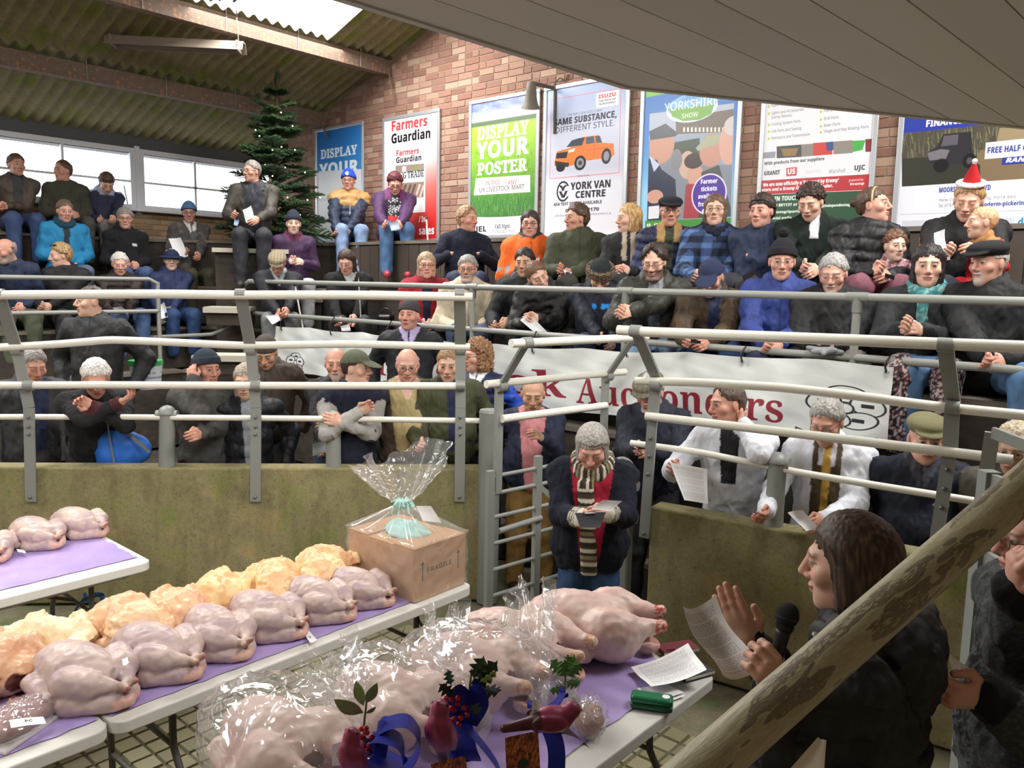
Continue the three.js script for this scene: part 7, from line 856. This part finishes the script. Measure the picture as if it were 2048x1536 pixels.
function sprig(label, px, d, leaves, berries, mat, spiky, lw) { d -= 0.24; const p = D(...px, d), t = thing(spiky ? 'holly_sprig' : 'leaf_sprig', label, 'sprig', p, faceEye); t.scale.setScalar(1.45); const base = leafShape(lw[0], lw[1], spiky); put('stem', tube([V(0, -0.05, 0), V(0, 0, 0.005), V(0.005, 0.05, 0)], 0.0022, 6), std('#5c6b36', 0.6), t); for (const [x, y, a, tw, s, m] of leaves) { const q = put('leaf', base, m ? std('#8fae4a', 0.4) : mat, t); q.position.set(x, y, 0.004 + Math.abs(tw) * 0.01); q.rotation.set(tw, tw * 0.8, a); q.scale.setScalar(s); } for (const [x, y, z] of berries) { const b = put('berry', new THREE.SphereGeometry(0.0058, 10, 8), std('#b01a1c', 0.25), t); b.position.set(x, y, z); } }
const bList = (cx, cy, n, r) => Array.from({ length: n }, (_, i) => [cx + r * Math.cos(i * 2.4) * Math.sqrt(i / n), cy + r * 1.3 * Math.sin(i * 2.4) * Math.sqrt(i / n), 0.012 + 0.005 * (i % 3)]);
sprig('dark green holly sprig with red berries above the tall blue bow', [938, 1385], 2.6, [[0.0, 0.02, 0.3, 0.3, 1], [0.01, 0.03, 1.2, -0.3, 0.95], [0.02, 0.01, -0.4, 0.4, 1], [0.015, 0.035, 0.7, 0.1, 1], [-0.03, 0.0, 2.4, 0.2, 0.8], [0.0, -0.01, -0.9, -0.2, 0.7], [0.02, 0.025, 0.5, 0.5, 0.8, 1], [-0.035, 0.02, 1.9, -0.4, 0.6]], bList(-0.03, -0.03, 16, 0.03), std('#1f3d24', 0.3), true, [0.055, 0.016]);
sprig('variegated pale green leaf sprig with berries above the first blue bow', [728, 1452], 2.52, [[0, 0.03, 2.5, 0.2, 1.15], [0, 0.045, 1.9, -0.2, 0.85], [0.004, 0.05, 1.1, 0.2, 0.85], [0.004, 0.03, 0.5, 0.3, 0.4], [0, -0.02, 2.9, 0.3, 0.6], [0, -0.02, -1.3, 0.2, 0.6]], bList(0.0, -0.018, 12, 0.022), std('#7d8f57', 0.45), false, [0.06, 0.013]);
sprig('bright green leafy sprig under dotted film', [1130, 1352], 2.85, [[0, 0, 0.8, 0.3, 1], [0, 0, 1.7, 0.2, 1], [0, 0.01, 2.5, -0.2, 0.9], [0, -0.01, -0.4, 0.4, 0.9], [0, 0, 1.2, -0.3, 1.1], [0, -0.02, 3.3, 0.3, 0.8]], [], std('#5c8a3c', 0.5), true, [0.05, 0.016]);
const birdTex = canvas(200, 260, (g, w, h) => { g.fillStyle = '#9a4a22'; g.fillRect(0, 0, w, h); let sd = 3; const R = () => (sd = (sd * 16807) % 2147483647) / 2147483647; for (let i = 0; i < 420; i++) { g.fillStyle = ['#b9622c', '#7c3717', '#c97a3c', '#5d2712'][i % 4]; g.beginPath(); g.ellipse(w * R(), h * R(), 3 + 4 * R(), 8 + 8 * R(), 0.3, 0, 7); g.fill(); } g.fillStyle = '#e9e4dd'; g.beginPath(); g.ellipse(w * 0.5, h * 0.9, 42, 30, 0, 0, 7); g.fill(); g.fillStyle = '#2c3a38'; g.beginPath(); g.ellipse(w * 0.5, h * 0.66, 36, 40, 0, 0, 7); g.fill(); g.fillStyle = '#a33228'; g.beginPath(); g.ellipse(w * 0.33, h * 0.74, 14, 20, 0, 0, 7); g.ellipse(w * 0.67, h * 0.74, 14, 20, 0, 0, 7); g.fill(); });
const cardM = new THREE.MeshStandardMaterial({ map: birdTex, roughness: 0.5, side: THREE.DoubleSide });
paper('picture card of russet feathers standing beside the long blue tail', [[1010, 1476], [1076, 1462], [1082, 1560], [1014, 1572]], 2.3, { name: 'picture_card', cat: 'card', mat: cardM, bend: 0.003 }); paper('picture card of russet feathers under the tall blue bow', [[862, 1528], [930, 1512], [944, 1600], [872, 1612]], 2.28, { name: 'picture_card', cat: 'card', mat: cardM, bend: 0.003 }); paper('picture card with a dark bird lying beside the white leaflet', [[1112, 1462], [1128, 1446], [1190, 1506], [1166, 1530]], [2.72, 2.75, 2.62, 2.58], { name: 'picture_card', cat: 'card', mat: std('#3a221c', 0.5, 0, { side: THREE.DoubleSide }), bend: 0.003 });
paper('narrow white leaflet leaning by the dark bird card', [[1128, 1444], [1158, 1430], [1192, 1490], [1168, 1512]], [2.78, 2.78, 2.66, 2.64], { name: 'leaflet', bend: 0.004 });
paper('white lot tag reading 41 beside the lower bird ornament', [[664, 1490], [690, 1482], [694, 1530], [664, 1532]], 2.24, { name: 'lot_tag', cat: 'tag', mat: new THREE.MeshStandardMaterial({ map: tagTex('41'), roughness: 0.7, side: THREE.DoubleSide }), bend: 0.002 }); paper('white lot tag reading 43 above the lying bird ornament', [[1064, 1402], [1080, 1398], [1078, 1446], [1062, 1450]], 2.3, { name: 'lot_tag', cat: 'tag', mat: new THREE.MeshStandardMaterial({ map: tagTex('43'), roughness: 0.7, side: THREE.DoubleSide }), bend: 0.002 }); paper('white lot tag reading 44 by the leafy sprig', [[1130, 1384], [1150, 1378], [1164, 1410], [1146, 1418]], 2.75, { name: 'lot_tag', cat: 'tag', mat: new THREE.MeshStandardMaterial({ map: tagTex('44'), roughness: 0.7, side: THREE.DoubleSide }), bend: 0.002 });
{ const p = onTable(1178, 1462), t = thing('bagged_game_bird', 'small brown game bird in a clear bag behind the white leaflet', 'poultry', p, 0.6); put('meat', crinkle(new THREE.SphereGeometry(1, 30, 20).scale(0.045, 0.04, 0.075).translate(0, 0.045, 0), 0.012, 22), std('#9a7a6c', 0.5), t); put('film', crinkle(new THREE.SphereGeometry(1, 48, 30).scale(0.06, 0.055, 0.1).translate(0, 0.055, 0), 0.012, 24), cello, t); }
// --- things on the near end of the front table
{
  const p = onTable(1303, 1416), t = thing('glasses_case', 'green plastic glasses case with a white round sticker', 'case', p, 0.0), a = onTable(1262, 1412), b = onTable(1345, 1424), d = b.clone().sub(a); t.rotation.y = Math.atan2(-d.z, d.x); const L = d.length() * 1.02;
  put('lower_shell', rbox(L, 0.024, 0.064, 0.011, 0, 0.014, 0, 4), std('#175b3c', 0.3), t); put('lid', rbox(L, 0.026, 0.064, 0.0125, 0, 0.037, 0, 4), std('#1c6a46', 0.28), t); put('sticker', new THREE.CylinderGeometry(0.014, 0.014, 0.001, 20).translate(L * 0.33, 0.0508, 0), std('#e8ecea', 0.5), t); put('hinge', box(0.05, 0.006, 0.002, -0.02, 0.028, -0.0325), std('#123f2a', 0.4), t);
}
{
  const flatP = (label, px, y, o = {}) => tag(put(o.name ?? 'paper_sheet', quadSheet(px.map(([x, yy, e = 0]) => atY(x, yy, TY + y + e)), o.bend ?? 0.004, 8), o.mat ?? PAPERM), label, o.cat ?? 'paper');
  flatP('loose white sheet curling over the book at the table end', [[1262, 1334, 0.0], [1376, 1286, 0.05], [1414, 1342, 0.04], [1302, 1376, 0.01]], 0.03, { bend: 0.012, mat: PRINTM }); flatP('white printed leaflet with an orange band beside the green case', [[1274, 1376], [1330, 1364], [1368, 1386], [1300, 1402]], 0.014); flatP('second white leaflet under the banded one', [[1290, 1388], [1345, 1376], [1370, 1392], [1318, 1408]], 0.008);
  const bk = (n, label, px, th, m, e = 0.006) => { const c = px.map(([x, y]) => atY(x, y, TY)), ctr = c[0].clone().add(c[1]).add(c[2]).add(c[3]).multiplyScalar(0.25), d = c[1].clone().sub(c[0]), w = d.length(), h = c[3].distanceTo(c[0]), t = thing(n, label, 'book', [ctr.x, TY + e, ctr.z], Math.atan2(-d.z, d.x)); put('cover', rbox(w, th, h, 0.003, 0, th / 2, 0, 1), m, t); put('pages', box(w * 0.985, th * 0.6, h * 1.01, 0, th / 2, 0), std('#e6e2d8', 0.8), t); };
  bk('account_book', 'maroon book at the far corner of the front table', [[1310, 1300], [1380, 1290], [1400, 1306], [1324, 1318]], 0.02, std('#6a1d2c', 0.6)); bk('note_book', 'dark backed notebook under the loose sheet', [[1350, 1352], [1408, 1336], [1424, 1352], [1372, 1368]], 0.018, std('#2d2a34', 0.6));
  paper('elastic band loop on the maroon book', [[1332, 1300], [1350, 1297], [1350, 1304], [1334, 1306]], 3.25, { name: 'elastic_band', cat: 'band', bend: 0.002, mat: std('#b5545c', 0.6, 0, { side: THREE.DoubleSide }) });
}
{ // strap and cable under the tables
  tag(put('webbing_strap', ribbon([onTable(810, 1250, 0.55), onTable(806, 1285, 0.4), onTable(832, 1292, 0.38), onTable(846, 1270, 0.42), onTable(838, 1240, 0.6)], 0.03, toEye), std('#232324', 0.8, 0, { side: THREE.DoubleSide })), 'black webbing strap hanging under the table with the box', 'strap');
  const c = (l) => l.map(([x, y]) => D(x, y, 4.7)); tag(put('hanging_cord', merge([tube(c([[205, 1188], [186, 1192], [168, 1196], [150, 1222], [143, 1262], [136, 1280]]), 0.007, 6), tube(c([[170, 1192], [164, 1230], [160, 1280]]), 0.006, 6)]), std('#1d3a5c', 0.6)), 'dark blue cord hanging from the back table leg', 'cord'); tag(put('blue_tape', ribbon(c([[168, 1186], [176, 1200], [190, 1190], [206, 1192], [204, 1202]]), 0.03, UPV), std('#1f5fb0', 0.6, 0, { side: THREE.DoubleSide })), 'blue plastic twine knotted round the back table leg', 'twine');
}
// ================= FOREGROUND PEOPLE =================
const W60 = person({ l: 'woman with a dark brown bob in a black quilted coat speaking into a microphone', p: [1697, 1132], at: { d: 2.0 }, floor: 0, f: -98, g: -97, t: 6, s: 1.02, hair: { st: 'bob', c: '#34251a', c2: '#5f4830', th: 0.016, fringe: 0.55, sm: 0.2 }, sk: 'fair', c: '#17171a', k: 'puffer', quilt: 0.085, bulk: 0.03, fat: 1.1, broad: 1.0, hood: 1, collar: 0.024, skirt: 0.5, tr: '#1b1b20', hcell: 0.0028, jcell: 0.0075, ha: [1474, 1262, 0.02], hb: [1548, 1336, 0.18], elbow: 0.3, poleB: 0.75, handA: { dir: [-0.45, 0.85, 0.1], side: [0.8, 0.35, 0.4], curl: 0.12 }, handB: { dir: [-0.2, 0.75, 0.5], side: [0.75, 0.5, -0.4], curl: 0.95 }, deco: null });
{
  const S = new Field(V(-0.3, -0.3, -0.3), V(0.3, 0.3, 0.3), 0.0085), b = W60.along(1.0), L = (x, y, z) => V(0, 0, 0).addScaledVector(W60.Rt, x).addScaledVector(W60.up, y).addScaledVector(W60.fx, z);
  S.ell(L(0, -0.03, -0.09), [0.16, 0.11, 0.085], [W60.Rt, W60.up, W60.fx], 0.04).ell(L(0, -0.12, -0.115), [0.12, 0.1, 0.06], [W60.Rt, W60.up, W60.fx], 0.05).cap(L(0.12, 0.01, -0.03), L(0.07, -0.03, 0.1), 0.045, 0.03, 0.03).cap(L(-0.12, 0.01, -0.03), L(-0.07, -0.03, 0.1), 0.045, 0.03, 0.03);
  S.mod((x, y, z, f) => f + 0.008 * n3(x * 14, y * 14, z * 14) + 0.004 * n3(x * 40, y * 40, z * 40)); const g = S.nets(() => [0.008, 0.008, 0.009]); g.translate(b.x, b.y, b.z); put('hood', W60.rel(g), CLOTH.puffer, W60.G); put('hood_popper', W60.rel(new THREE.SphereGeometry(0.006, 10, 8).translate(...D(1629, 1269, 1.78).toArray())), std('#d8d8d6', 0.3, 0.5), W60.G);
  const e = W60.inHead(-0.084, -0.035, -0.0); put('earring', W60.rel(new THREE.SphereGeometry(0.006, 10, 8).translate(e.x, e.y, e.z)), std('#dcd6c8', 0.2, 0.4), W60.G);
}
{   // microphone in her near hand
  const A = D(1538, 1372, 1.83), B = D(1568, 1256, 1.83), ax = B.clone().sub(A).normalize(), t = thing('microphone', 'black hand-held microphone with a mesh ball head', 'microphone', A); t.quaternion.setFromUnitVectors(UPV, ax); const m = std('#131314', 0.45), L = A.distanceTo(B);
  put('handle', new THREE.LatheGeometry([[0, -0.05], [0.011, -0.05], [0.012, 0], [0.0165, L * 0.9], [0.019, L], [0, L]].map((q) => new THREE.Vector2(...q)), 24), m, t); put('collar_ring', new THREE.CylinderGeometry(0.0225, 0.0205, 0.012, 24).translate(0, L + 0.004, 0), std('#232325', 0.3, 0.5), t); const gb = new THREE.SphereGeometry(0.0265, 28, 20).scale(1, 1.12, 1).translate(0, L + 0.03, 0); put('mesh_head', gb, std('#1a1a1b', 0.75, 0.3, { bumpMap: clothBump, bumpScale: 0.002 }), t); put('head_band', new THREE.CylinderGeometry(0.0272, 0.0272, 0.005, 28).translate(0, L + 0.026, 0), m, t); put('switch', box(0.006, 0.016, 0.004, 0, L * 0.7, 0.017), std('#2b2b2d', 0.4), t);
}
{   // her list: a long curled printed sheet
  const px = [[1370, 1203], [1420, 1186], [1518, 1338], [1466, 1362]], g = quadSheet([D(1366, 1212, 1.9), D(1432, 1190, 1.96), D(1520, 1344, 1.82), D(1440, 1358, 1.76)], 0.03, 14); tag(put('paper_sheet', g, PRINTM), 'long curling printed list held by the woman with the microphone', 'paper');
}
const W61 = person({ l: 'man in a charcoal tweed jacket with a hand at his chin and a folded paper', p: [2078, 1082], at: { d: 2.15 }, floor: 0, f: -62, g: -60, t: 4, s: 1.05, hair: { st: 'short', c: '#8a837b', th: 0.012 }, glasses: '#5a5048', sk: 'pink', c: '#3a3c3e', k: 'knit', garment: 'tweed_jacket', inner: '#151517', open: 0.06, bulk: 0.034, broad: 1.1, fat: 1.2, collar: 0.018, skirt: 0.4, tr: '#26272b', hcell: 0.0036, jcell: 0.0085, ha: [2028, 1158, 0.2], hb: [1938, 1362, 0.2], handA: { dir: [-0.1, 1, 0.2], side: [0.3, 0, 0.9], curl: 0.95 }, handB: { dir: [-0.95, 0.1, 0.2], side: [0.2, 0.8, 0.4], curl: 0.7 }, elbow: 0.4, deco: ({ arm, at, x, y, z }) => (arm && at > 0.93 ? '#151517' : n3(x * 160, y * 160, z * 160) > 0.35 ? '#4e5152' : null) });
paper('folded white paper in the hand of the man in the tweed jacket', [[1896, 1302], [1910, 1316], [1940, 1338], [1902, 1338]], 1.93, { bend: 0.004 });
paper('cream card edge showing below the thick hand rail', [[1560, 1560], [1636, 1474], [1652, 1482], [1648, 1580]], [1.42, 1.5, 1.5, 1.42], { name: 'cream_card', cat: 'card', bend: 0.004, mat: std('#d9cfb8', 0.7, 0, { side: THREE.DoubleSide }) });
// ================= SHEETS AND SMALL THINGS IN THE CROWD =================
const near = (k, f) => P[k].dep - f;
if (P[6]) {
  paper('upright white sheet held by the man in the blue knitted beanie', [[337, 477], [361, 475], [377, 512], [353, 520]], near(6, 0.32)); paper('white folded programme held by the man before the tree', [[485, 420], [502, 411], [510, 440], [493, 446]], near(7, 0.33)); paper('pale blue leaflet under the fist of the man before the tree', [[468, 438], [478, 440], [476, 452], [468, 450]], near(7, 0.28), { mat: std('#8fa5c8', 0.8, 0, { side: THREE.DoubleSide }) });
  paper('grey booklet on the lap of the white-haired woman', [[225, 615], [243, 612], [258, 628], [236, 630]], near(10, 0.3), { mat: std('#8c8a8c', 0.7, 0, { side: THREE.DoubleSide }) }); paper('folded white sheet held by the woman in the navy hat', [[316, 612], [328, 604], [337, 634], [322, 638]], near(11, 0.32)); paper('grey card held by the bald bearded man', [[624, 888], [652, 880], [656, 905], [626, 912]], near(18, 0.34), { mat: std('#8d9296', 0.8, 0, { side: THREE.DoubleSide }) });
  paper('small grey card in the hands of the red-haired woman', [[778, 446], [794, 441], [801, 458], [783, 462]], near(25, 0.36), { mat: std('#9aa5b4', 0.8, 0, { side: THREE.DoubleSide }) }); paper('white slip held by the heavy-set man in olive', [[1126, 538], [1144, 544], [1138, 562], [1132, 552]], near(29, 0.34)); paper('folded white paper held by the man in the tweed cap', [[531, 632], [556, 628], [561, 640], [545, 649]], near(40, 0.34)); paper('white paper in the lap of the woman in the black fleece', [[680, 652], [698, 648], [702, 662], [684, 662]], near(41, 0.33)); paper('white paper in the lap of the woman in red', [[846, 644], [866, 640], [870, 650], [848, 656]], near(42, 0.33));
  paper('long white sheet dangling from the leaning woman', [[1040, 640], [1058, 626], [1098, 668], [1090, 682]], near(45, 0.28), { print: 1 }); paper('creased white sheet beside the blonde woman in the Santa hat', [[1868, 466], [1890, 458], [1898, 520], [1880, 524]], near(38, 0.34), { bend: 0.03 }); paper('white list held over the ring wall by the man in the white coat', [[1340, 925], [1415, 938], [1415, 1008], [1368, 1000]], near(56, 0.3), { print: 1 }); paper('grey white sheet held by the man with the yellow tie', [[1575, 1025], [1606, 1020], [1640, 1060], [1612, 1062]], near(57, 0.32));
  for (const [k, label, px, m] of [[48, 'phone in the hands of the man in the navy baseball cap', [[1382, 678], [1402, 682], [1401, 688], [1381, 685]], '#1d1d20'], [55, 'phone held by the man in the grey-green flat cap', [[1266, 892], [1290, 893], [1290, 899], [1265, 898]], '#26262b'], [46, 'small phone beside the child in the fur-banded hat', [[1152, 674], [1166, 676], [1164, 684], [1152, 682]], '#c8ccd0'], [35, 'pale phone in the hand of the woman with the hairband', [[1770, 546], [1790, 552], [1788, 560], [1770, 555]], '#c9c4c6'], [33, 'grey boxed device on the knee of the teenage boy', [[1484, 552], [1510, 538], [1513, 548], [1488, 562]], '#7c7c80']]) { const d = near(k, 0.36), g = quadSheet(px.map((q) => D(q[0], q[1], d)), 0, 1), h = quadSheet(px.map((q) => D(q[0], q[1], d + 0.009)), 0, 1); const t = thing('mobile_phone', label, 'phone'); put('screen', g, std('#18191c', 0.2, 0, { side: THREE.DoubleSide }), t); put('shell', h, std(m, 0.4, 0, { side: THREE.DoubleSide }), t); }
  const stick = (label, a, b, d, c, r = 0.009) => { const A = D(...a, d), B = D(...b, d), t = thing('walking_stick', label, 'stick'); put('shaft', bar(A, B, r, 8), std(c, 0.4), t); put('ferrule', bar(B, B.clone().lerp(A, 0.06), r * 1.3, 8), std('#2a2a2a', 0.7), t); put('handle', new THREE.SphereGeometry(r * 1.9, 10, 8).translate(A.x, A.y, A.z), std('#3a3533', 0.6), t); };
  stick('white stick standing beside the red-haired woman', [853, 436], [858, 520], near(25, 0.35), '#d9d9dc'); stick('white and black stick of the man in the tweed cap', [590, 570], [608, 668], near(40, 0.3), '#d2cfc8'); stick('thin pale stick of the woman in the black fleece', [717, 556], [722, 640], near(41, 0.25), '#b9b4ac', 0.006);
  { const p = P[14], t = thing('shoulder_bag', 'bright blue bag slung below the arms of the white-haired leaning man', 'bag'), F = new Field(V(-0.25, -0.22, -0.16), V(0.25, 0.22, 0.16), 0.011), c = D(246, 893, p.dep + 0.2); F.ell(V(0, -0.02, 0), [0.2, 0.13, 0.06], null, 0.04).ell(V(-0.05, -0.1, 0), [0.13, 0.1, 0.07], null, 0.05).cap(V(-0.1, 0.06, 0), V(0.02, 0.02, 0), 0.05, 0.06, 0.05); F.mod((x, y, z, f) => f + 0.006 * n3(x * 9, y * 9, z * 9)); const a = lin('#1f5fc0'), b = lin('#2f74d2'); const g = F.nets((x, y, z) => mixc(a, b, 0.5 + 0.5 * n3(x * 9, y * 9, z * 9))); g.rotateY(Math.atan2(toEye.x, toEye.z)).translate(c.x, c.y, c.z); put('pouch', g, vmat(0.6), t); for (const pts of [[[178, 812], [212, 828], [260, 870], [300, 905]], [[213, 830], [220, 880], [230, 935]]]) put('strap', ribbon(pts.map(([x, y]) => D(x, y, p.dep + 0.1)), 0.024, UPV), std('#7c7c7e', 0.8, 0, { side: THREE.DoubleSide }), t); }
  { const c = D(292, 745, P[12].dep + 0.35), t = thing('donation_bucket', 'white donation bucket with a green lid behind the guard rail', 'bucket', c), tex = canvas(512, 160, (g) => { g.fillStyle = '#c3c8cf'; g.fillRect(0, 0, 512, 160); g.fillStyle = '#3a4660'; g.font = 'bold 17px sans-serif'; for (let i = 0; i < 3; i++) { g.fillText('DONATIONS TO', 20 + i * 170, 60); g.fillText('FARMING COMMUNITY', 8 + i * 170, 90); g.fillText('NETWORK', 40 + i * 170, 120); } }); put('tub', new THREE.CylinderGeometry(0.125, 0.11, 0.2, 28, 1).translate(0, -0.03, 0), new THREE.MeshStandardMaterial({ map: tex, roughness: 0.5 }), t); put('lid', new THREE.CylinderGeometry(0.132, 0.132, 0.035, 28).translate(0, 0.085, 0), std('#2f9a4a', 0.4), t); }
  { const h = P[50], F = new Field(V(-0.16, -0.08, -0.12), V(0.16, 0.08, 0.12), 0.008); for (let i = 0; i < 9; i++) { const a = i * 0.7; F.cap(V(Math.cos(a) * 0.02, 0, Math.sin(a) * 0.02), V(Math.cos(a) * 0.1, 0.015 * Math.sin(i * 2), Math.sin(a) * 0.07), 0.022, 0.014, 0.01); } const c = D(1650, 702, h.dep - 0.33), t = thing('knitted_gloves', 'pair of grey knitted gloves on the lap of the grey-haired man', 'gloves', c); put('gloves', F.nets(() => lin('#8a8d90')), CLOTH.knit, t); }
  { const c = D(772, 648, near(41, 0.1)), t = thing('black_bag', 'glossy black bag on the bench beside the woman in the black fleece', 'bag', c, 0.4); put('bag_body', rbox(0.16, 0.2, 0.12, 0.03, 0, 0, 0, 3), std('#141416', 0.25), t); put('bag_handle', new THREE.TorusGeometry(0.06, 0.008, 8, 20, 3.14).translate(0, 0.1, 0), std('#1b1b1d', 0.4), t); }
  { // striped scarf, badge lettering and booklet of the woman at the gate
    const q = P[54], F = new Field(V(-0.2, -0.6, -0.2), V(0.2, 0.16, 0.3), 0.0075), o = q.along(1.0), l = (x, y, z) => V(0, 0, 0).addScaledVector(q.Rt, x).addScaledVector(q.up, y).addScaledVector(q.fx, z), cen = []; for (let w = 0; w < 2; w++) for (let i = 0; i < 16; i++) { const pt = (k) => { const a = k / 16 * 6.283; return l(Math.cos(a) * (0.09 + w * 0.012), -0.03 * w - Math.sin(a) * 0.045 + 0.02, Math.sin(a) * 0.085 + 0.02); }; F.cap(pt(i), pt(i + 1), 0.03, undefined, 0.012); } for (const [a, b] of [[[0.035, -0.08, 0.135], [0.015, -0.3, 0.185]], [[0.015, -0.3, 0.185], [0.0, -0.56, 0.19]]]) { F.cap(l(a[0] - 0.025, a[1], a[2]), l(b[0] - 0.025, b[1], b[2]), 0.02, 0.02, 0.015); F.cap(l(a[0] + 0.025, a[1], a[2]), l(b[0] + 0.025, b[1], b[2]), 0.02, 0.02, 0.015); F.cap(l(a[0], a[1], a[2]), l(b[0], b[1], b[2]), 0.02, 0.02, 0.02); }
    const pal = ['#2f2a22', '#cfc6b2', '#5a4a3a', '#8d8a6a', '#2f2a22', '#d8d0be', '#45392f'].map(lin), g = F.nets((x, y, z) => { const ty = x * q.up.x + y * q.up.y + z * q.up.z, tz = x * q.fx.x + y * q.fx.y + z * q.fx.z, tx = x * q.Rt.x + z * q.Rt.z, k = ty < -0.1 ? ty * 52 : Math.atan2(tx, tz - 0.02) * 9 + 60; return pal[((Math.floor(k) % 7) + 7) % 7]; }); g.translate(o.x, o.y, o.z); put('striped_scarf', q.rel(g), CLOTH.knit, q.G);
    paper('folded white booklet held by the woman with the striped scarf', [[1182, 1018], [1206, 1000], [1244, 1002], [1222, 1022]], near(54, 0.4), { print: 1, bend: 0.006 }); const t = thing('clip_board', 'black clipboard under the booklet of the woman with the striped scarf', 'clipboard'); put('board', quadSheet([D(1150, 1026, q.dep - 0.36), D(1212, 1024, q.dep - 0.36), D(1200, 1056, q.dep - 0.42), D(1160, 1054, q.dep - 0.42)], 0, 2), std('#15151a', 0.5, 0, { side: THREE.DoubleSide }), t); put('clip', bar(D(1170, 1027, q.dep - 0.37), D(1190, 1026, q.dep - 0.37), 0.006, 8), aluM, t); }
  { const q = P[9], a = []; for (const s of [-1, 1]) a.push(new THREE.SphereGeometry(0.024, 14, 8).scale(1.1, 0.5, 0.8).translate(s * 0.034, 0.118, 0.045)); a.push(bar(V(-0.05, 0.116, 0.04), V(0.05, 0.116, 0.04), 0.004, 6)); put('sunglasses', q.rel(merge(a).applyMatrix4(q.HM)), std('#26201e', 0.2), q.G); const r = P[35], hb = new THREE.TorusGeometry(0.094, 0.007, 8, 30, 3.3).rotateZ(-0.08).scale(1, 1.1, 1).translate(0, 0.025, 0.02); put('hairband', r.rel(hb.applyMatrix4(r.HM)), std('#b59a78', 0.4), r.G); }
}
// ================= CHRISTMAS TREE =================
{
  const base = D(552, 470, 9.95), top = D(564, 152, 9.95), b0 = V(base.x, 1.65, base.z), H = top.y - 1.65, t = thing('christmas_tree', 'tall green Christmas tree with tiny white lights in the hall corner', 'tree', b0); put('trunk', tube([V(0, 0, 0), V(0.01, H * 0.5, 0), V(0.04, H * 0.97, -0.03)], 0.022, 8), std('#4a3a2c', 0.9), t);
  const nm = ['#273e20', '#2f4a27', '#22371b', '#3a572d'].map((h) => std(h, 0.75, 0, { side: THREE.DoubleSide })), needle = (p, d, side, l, out) => { const w = side.clone().multiplyScalar(0.0035); out.push(p.clone().add(w), p.clone().sub(w), p.clone().addScaledVector(d, l)); };
  const bough = (L, out, droop) => { const twig = (o, d, l, k) => { const n = Math.max(6, Math.round(l / 0.0085)), s0 = V(0, 1, 0).cross(d).normalize(); for (let i = 0; i < n; i++) { const p = o.clone().addScaledVector(d, l * i / n).add(V(0, -droop * l * (i / n) ** 2, 0)); for (const a of [0.2, 1.3, 2.4, 3.4, 4.4, 5.5]) { const sd = s0.clone().applyAxisAngle(d, a + rr(-0.3, 0.3)); needle(p, sd.clone().multiplyScalar(0.8).addScaledVector(d, 0.75).normalize(), d.clone().cross(sd).normalize(), rr(0.02, 0.03), out); } } if (k > 0) for (let f = 0.25; f < 0.98; f += 0.085) for (const s of [-1, 1]) { const q = o.clone().addScaledVector(d, l * f).add(V(0, -droop * l * f * f, 0)); twig(q, d.clone().multiplyScalar(0.75).addScaledVector(s0, s * 0.75).add(V(0, rr(-0.1, 0.15), 0)).normalize(), l * (1 - f) * 0.62 + 0.05, k - 1); } }; twig(V(0, 0, 0), V(1, 0.12, 0).normalize(), L, 1); };
  const toGeo = (l) => { const a = new Float32Array(l.length * 3); l.forEach((p, i) => p.toArray(a, i * 3)); const g = new THREE.BufferGeometry(); g.setAttribute('position', new THREE.BufferAttribute(a, 3)); g.computeVertexNormals(); return g; }, protos = [0.2, 0.3, 0.42, 0.55, 0.68, 0.8].map((L) => { const o = []; bough(L, o, 0.22); return [L, toGeo(o)]; });
  for (let k = 0; k < 15; k++) { const f = 0.33 + 0.53 * k / 15, L = 1.02 * (1 - f) ** 0.95 * rr(0.9, 1.1) + 0.06, n = k > 11 ? 5 : 6; for (let i = 0; i < n; i++) { const a = i / n * 6.283 + k * 1.1 + rr(-0.2, 0.2), Lr = L * rr(0.8, 1.12), pr = protos.reduce((q, c) => (Math.abs(c[0] - Lr) < Math.abs(q[0] - Lr) ? c : q)), m = put('bough', pr[1], nm[Math.floor(rnd() * 4)], t); m.position.set(0.03 * f, H * f + rr(-0.07, 0.07), 0); m.rotation.set(rr(-0.5, 0.5), a, rr(-0.12, 0.2) + 0.45 * f, 'YZX'); m.scale.setScalar(Lr / pr[0]); } }
  { const m = put('leader', protos[0][1], nm[1], t); m.position.set(0.035, H * 0.9, -0.02); m.rotation.z = 1.5; m.scale.set(1.4, 0.45, 0.45); for (let i = 0; i < 5; i++) { const q = put('bough', protos[0][1], nm[i % 4], t); q.position.set(0.03, H * 0.9, -0.02); q.rotation.set(0, i * 1.256, 0.5, 'YZX'); q.scale.setScalar(0.8); } }
  const lm = new THREE.MeshStandardMaterial({ color: '#fff6e0', emissive: '#fff2d8', emissiveIntensity: 2.2 }), pts = [[512, 380], [562, 225], [585, 252], [511, 260], [519, 272], [563, 294], [570, 335], [545, 352], [610, 345], [575, 395], [615, 400], [590, 300], [530, 330], [640, 395], [600, 430], [545, 300]]; for (const [x, y] of pts) { const p = D(x, y, 9.5).sub(b0), L = put('fairy_light', new THREE.SphereGeometry(0.009, 8, 6), lm, t); L.position.copy(p); }
}
renderer.render(scene, camera);
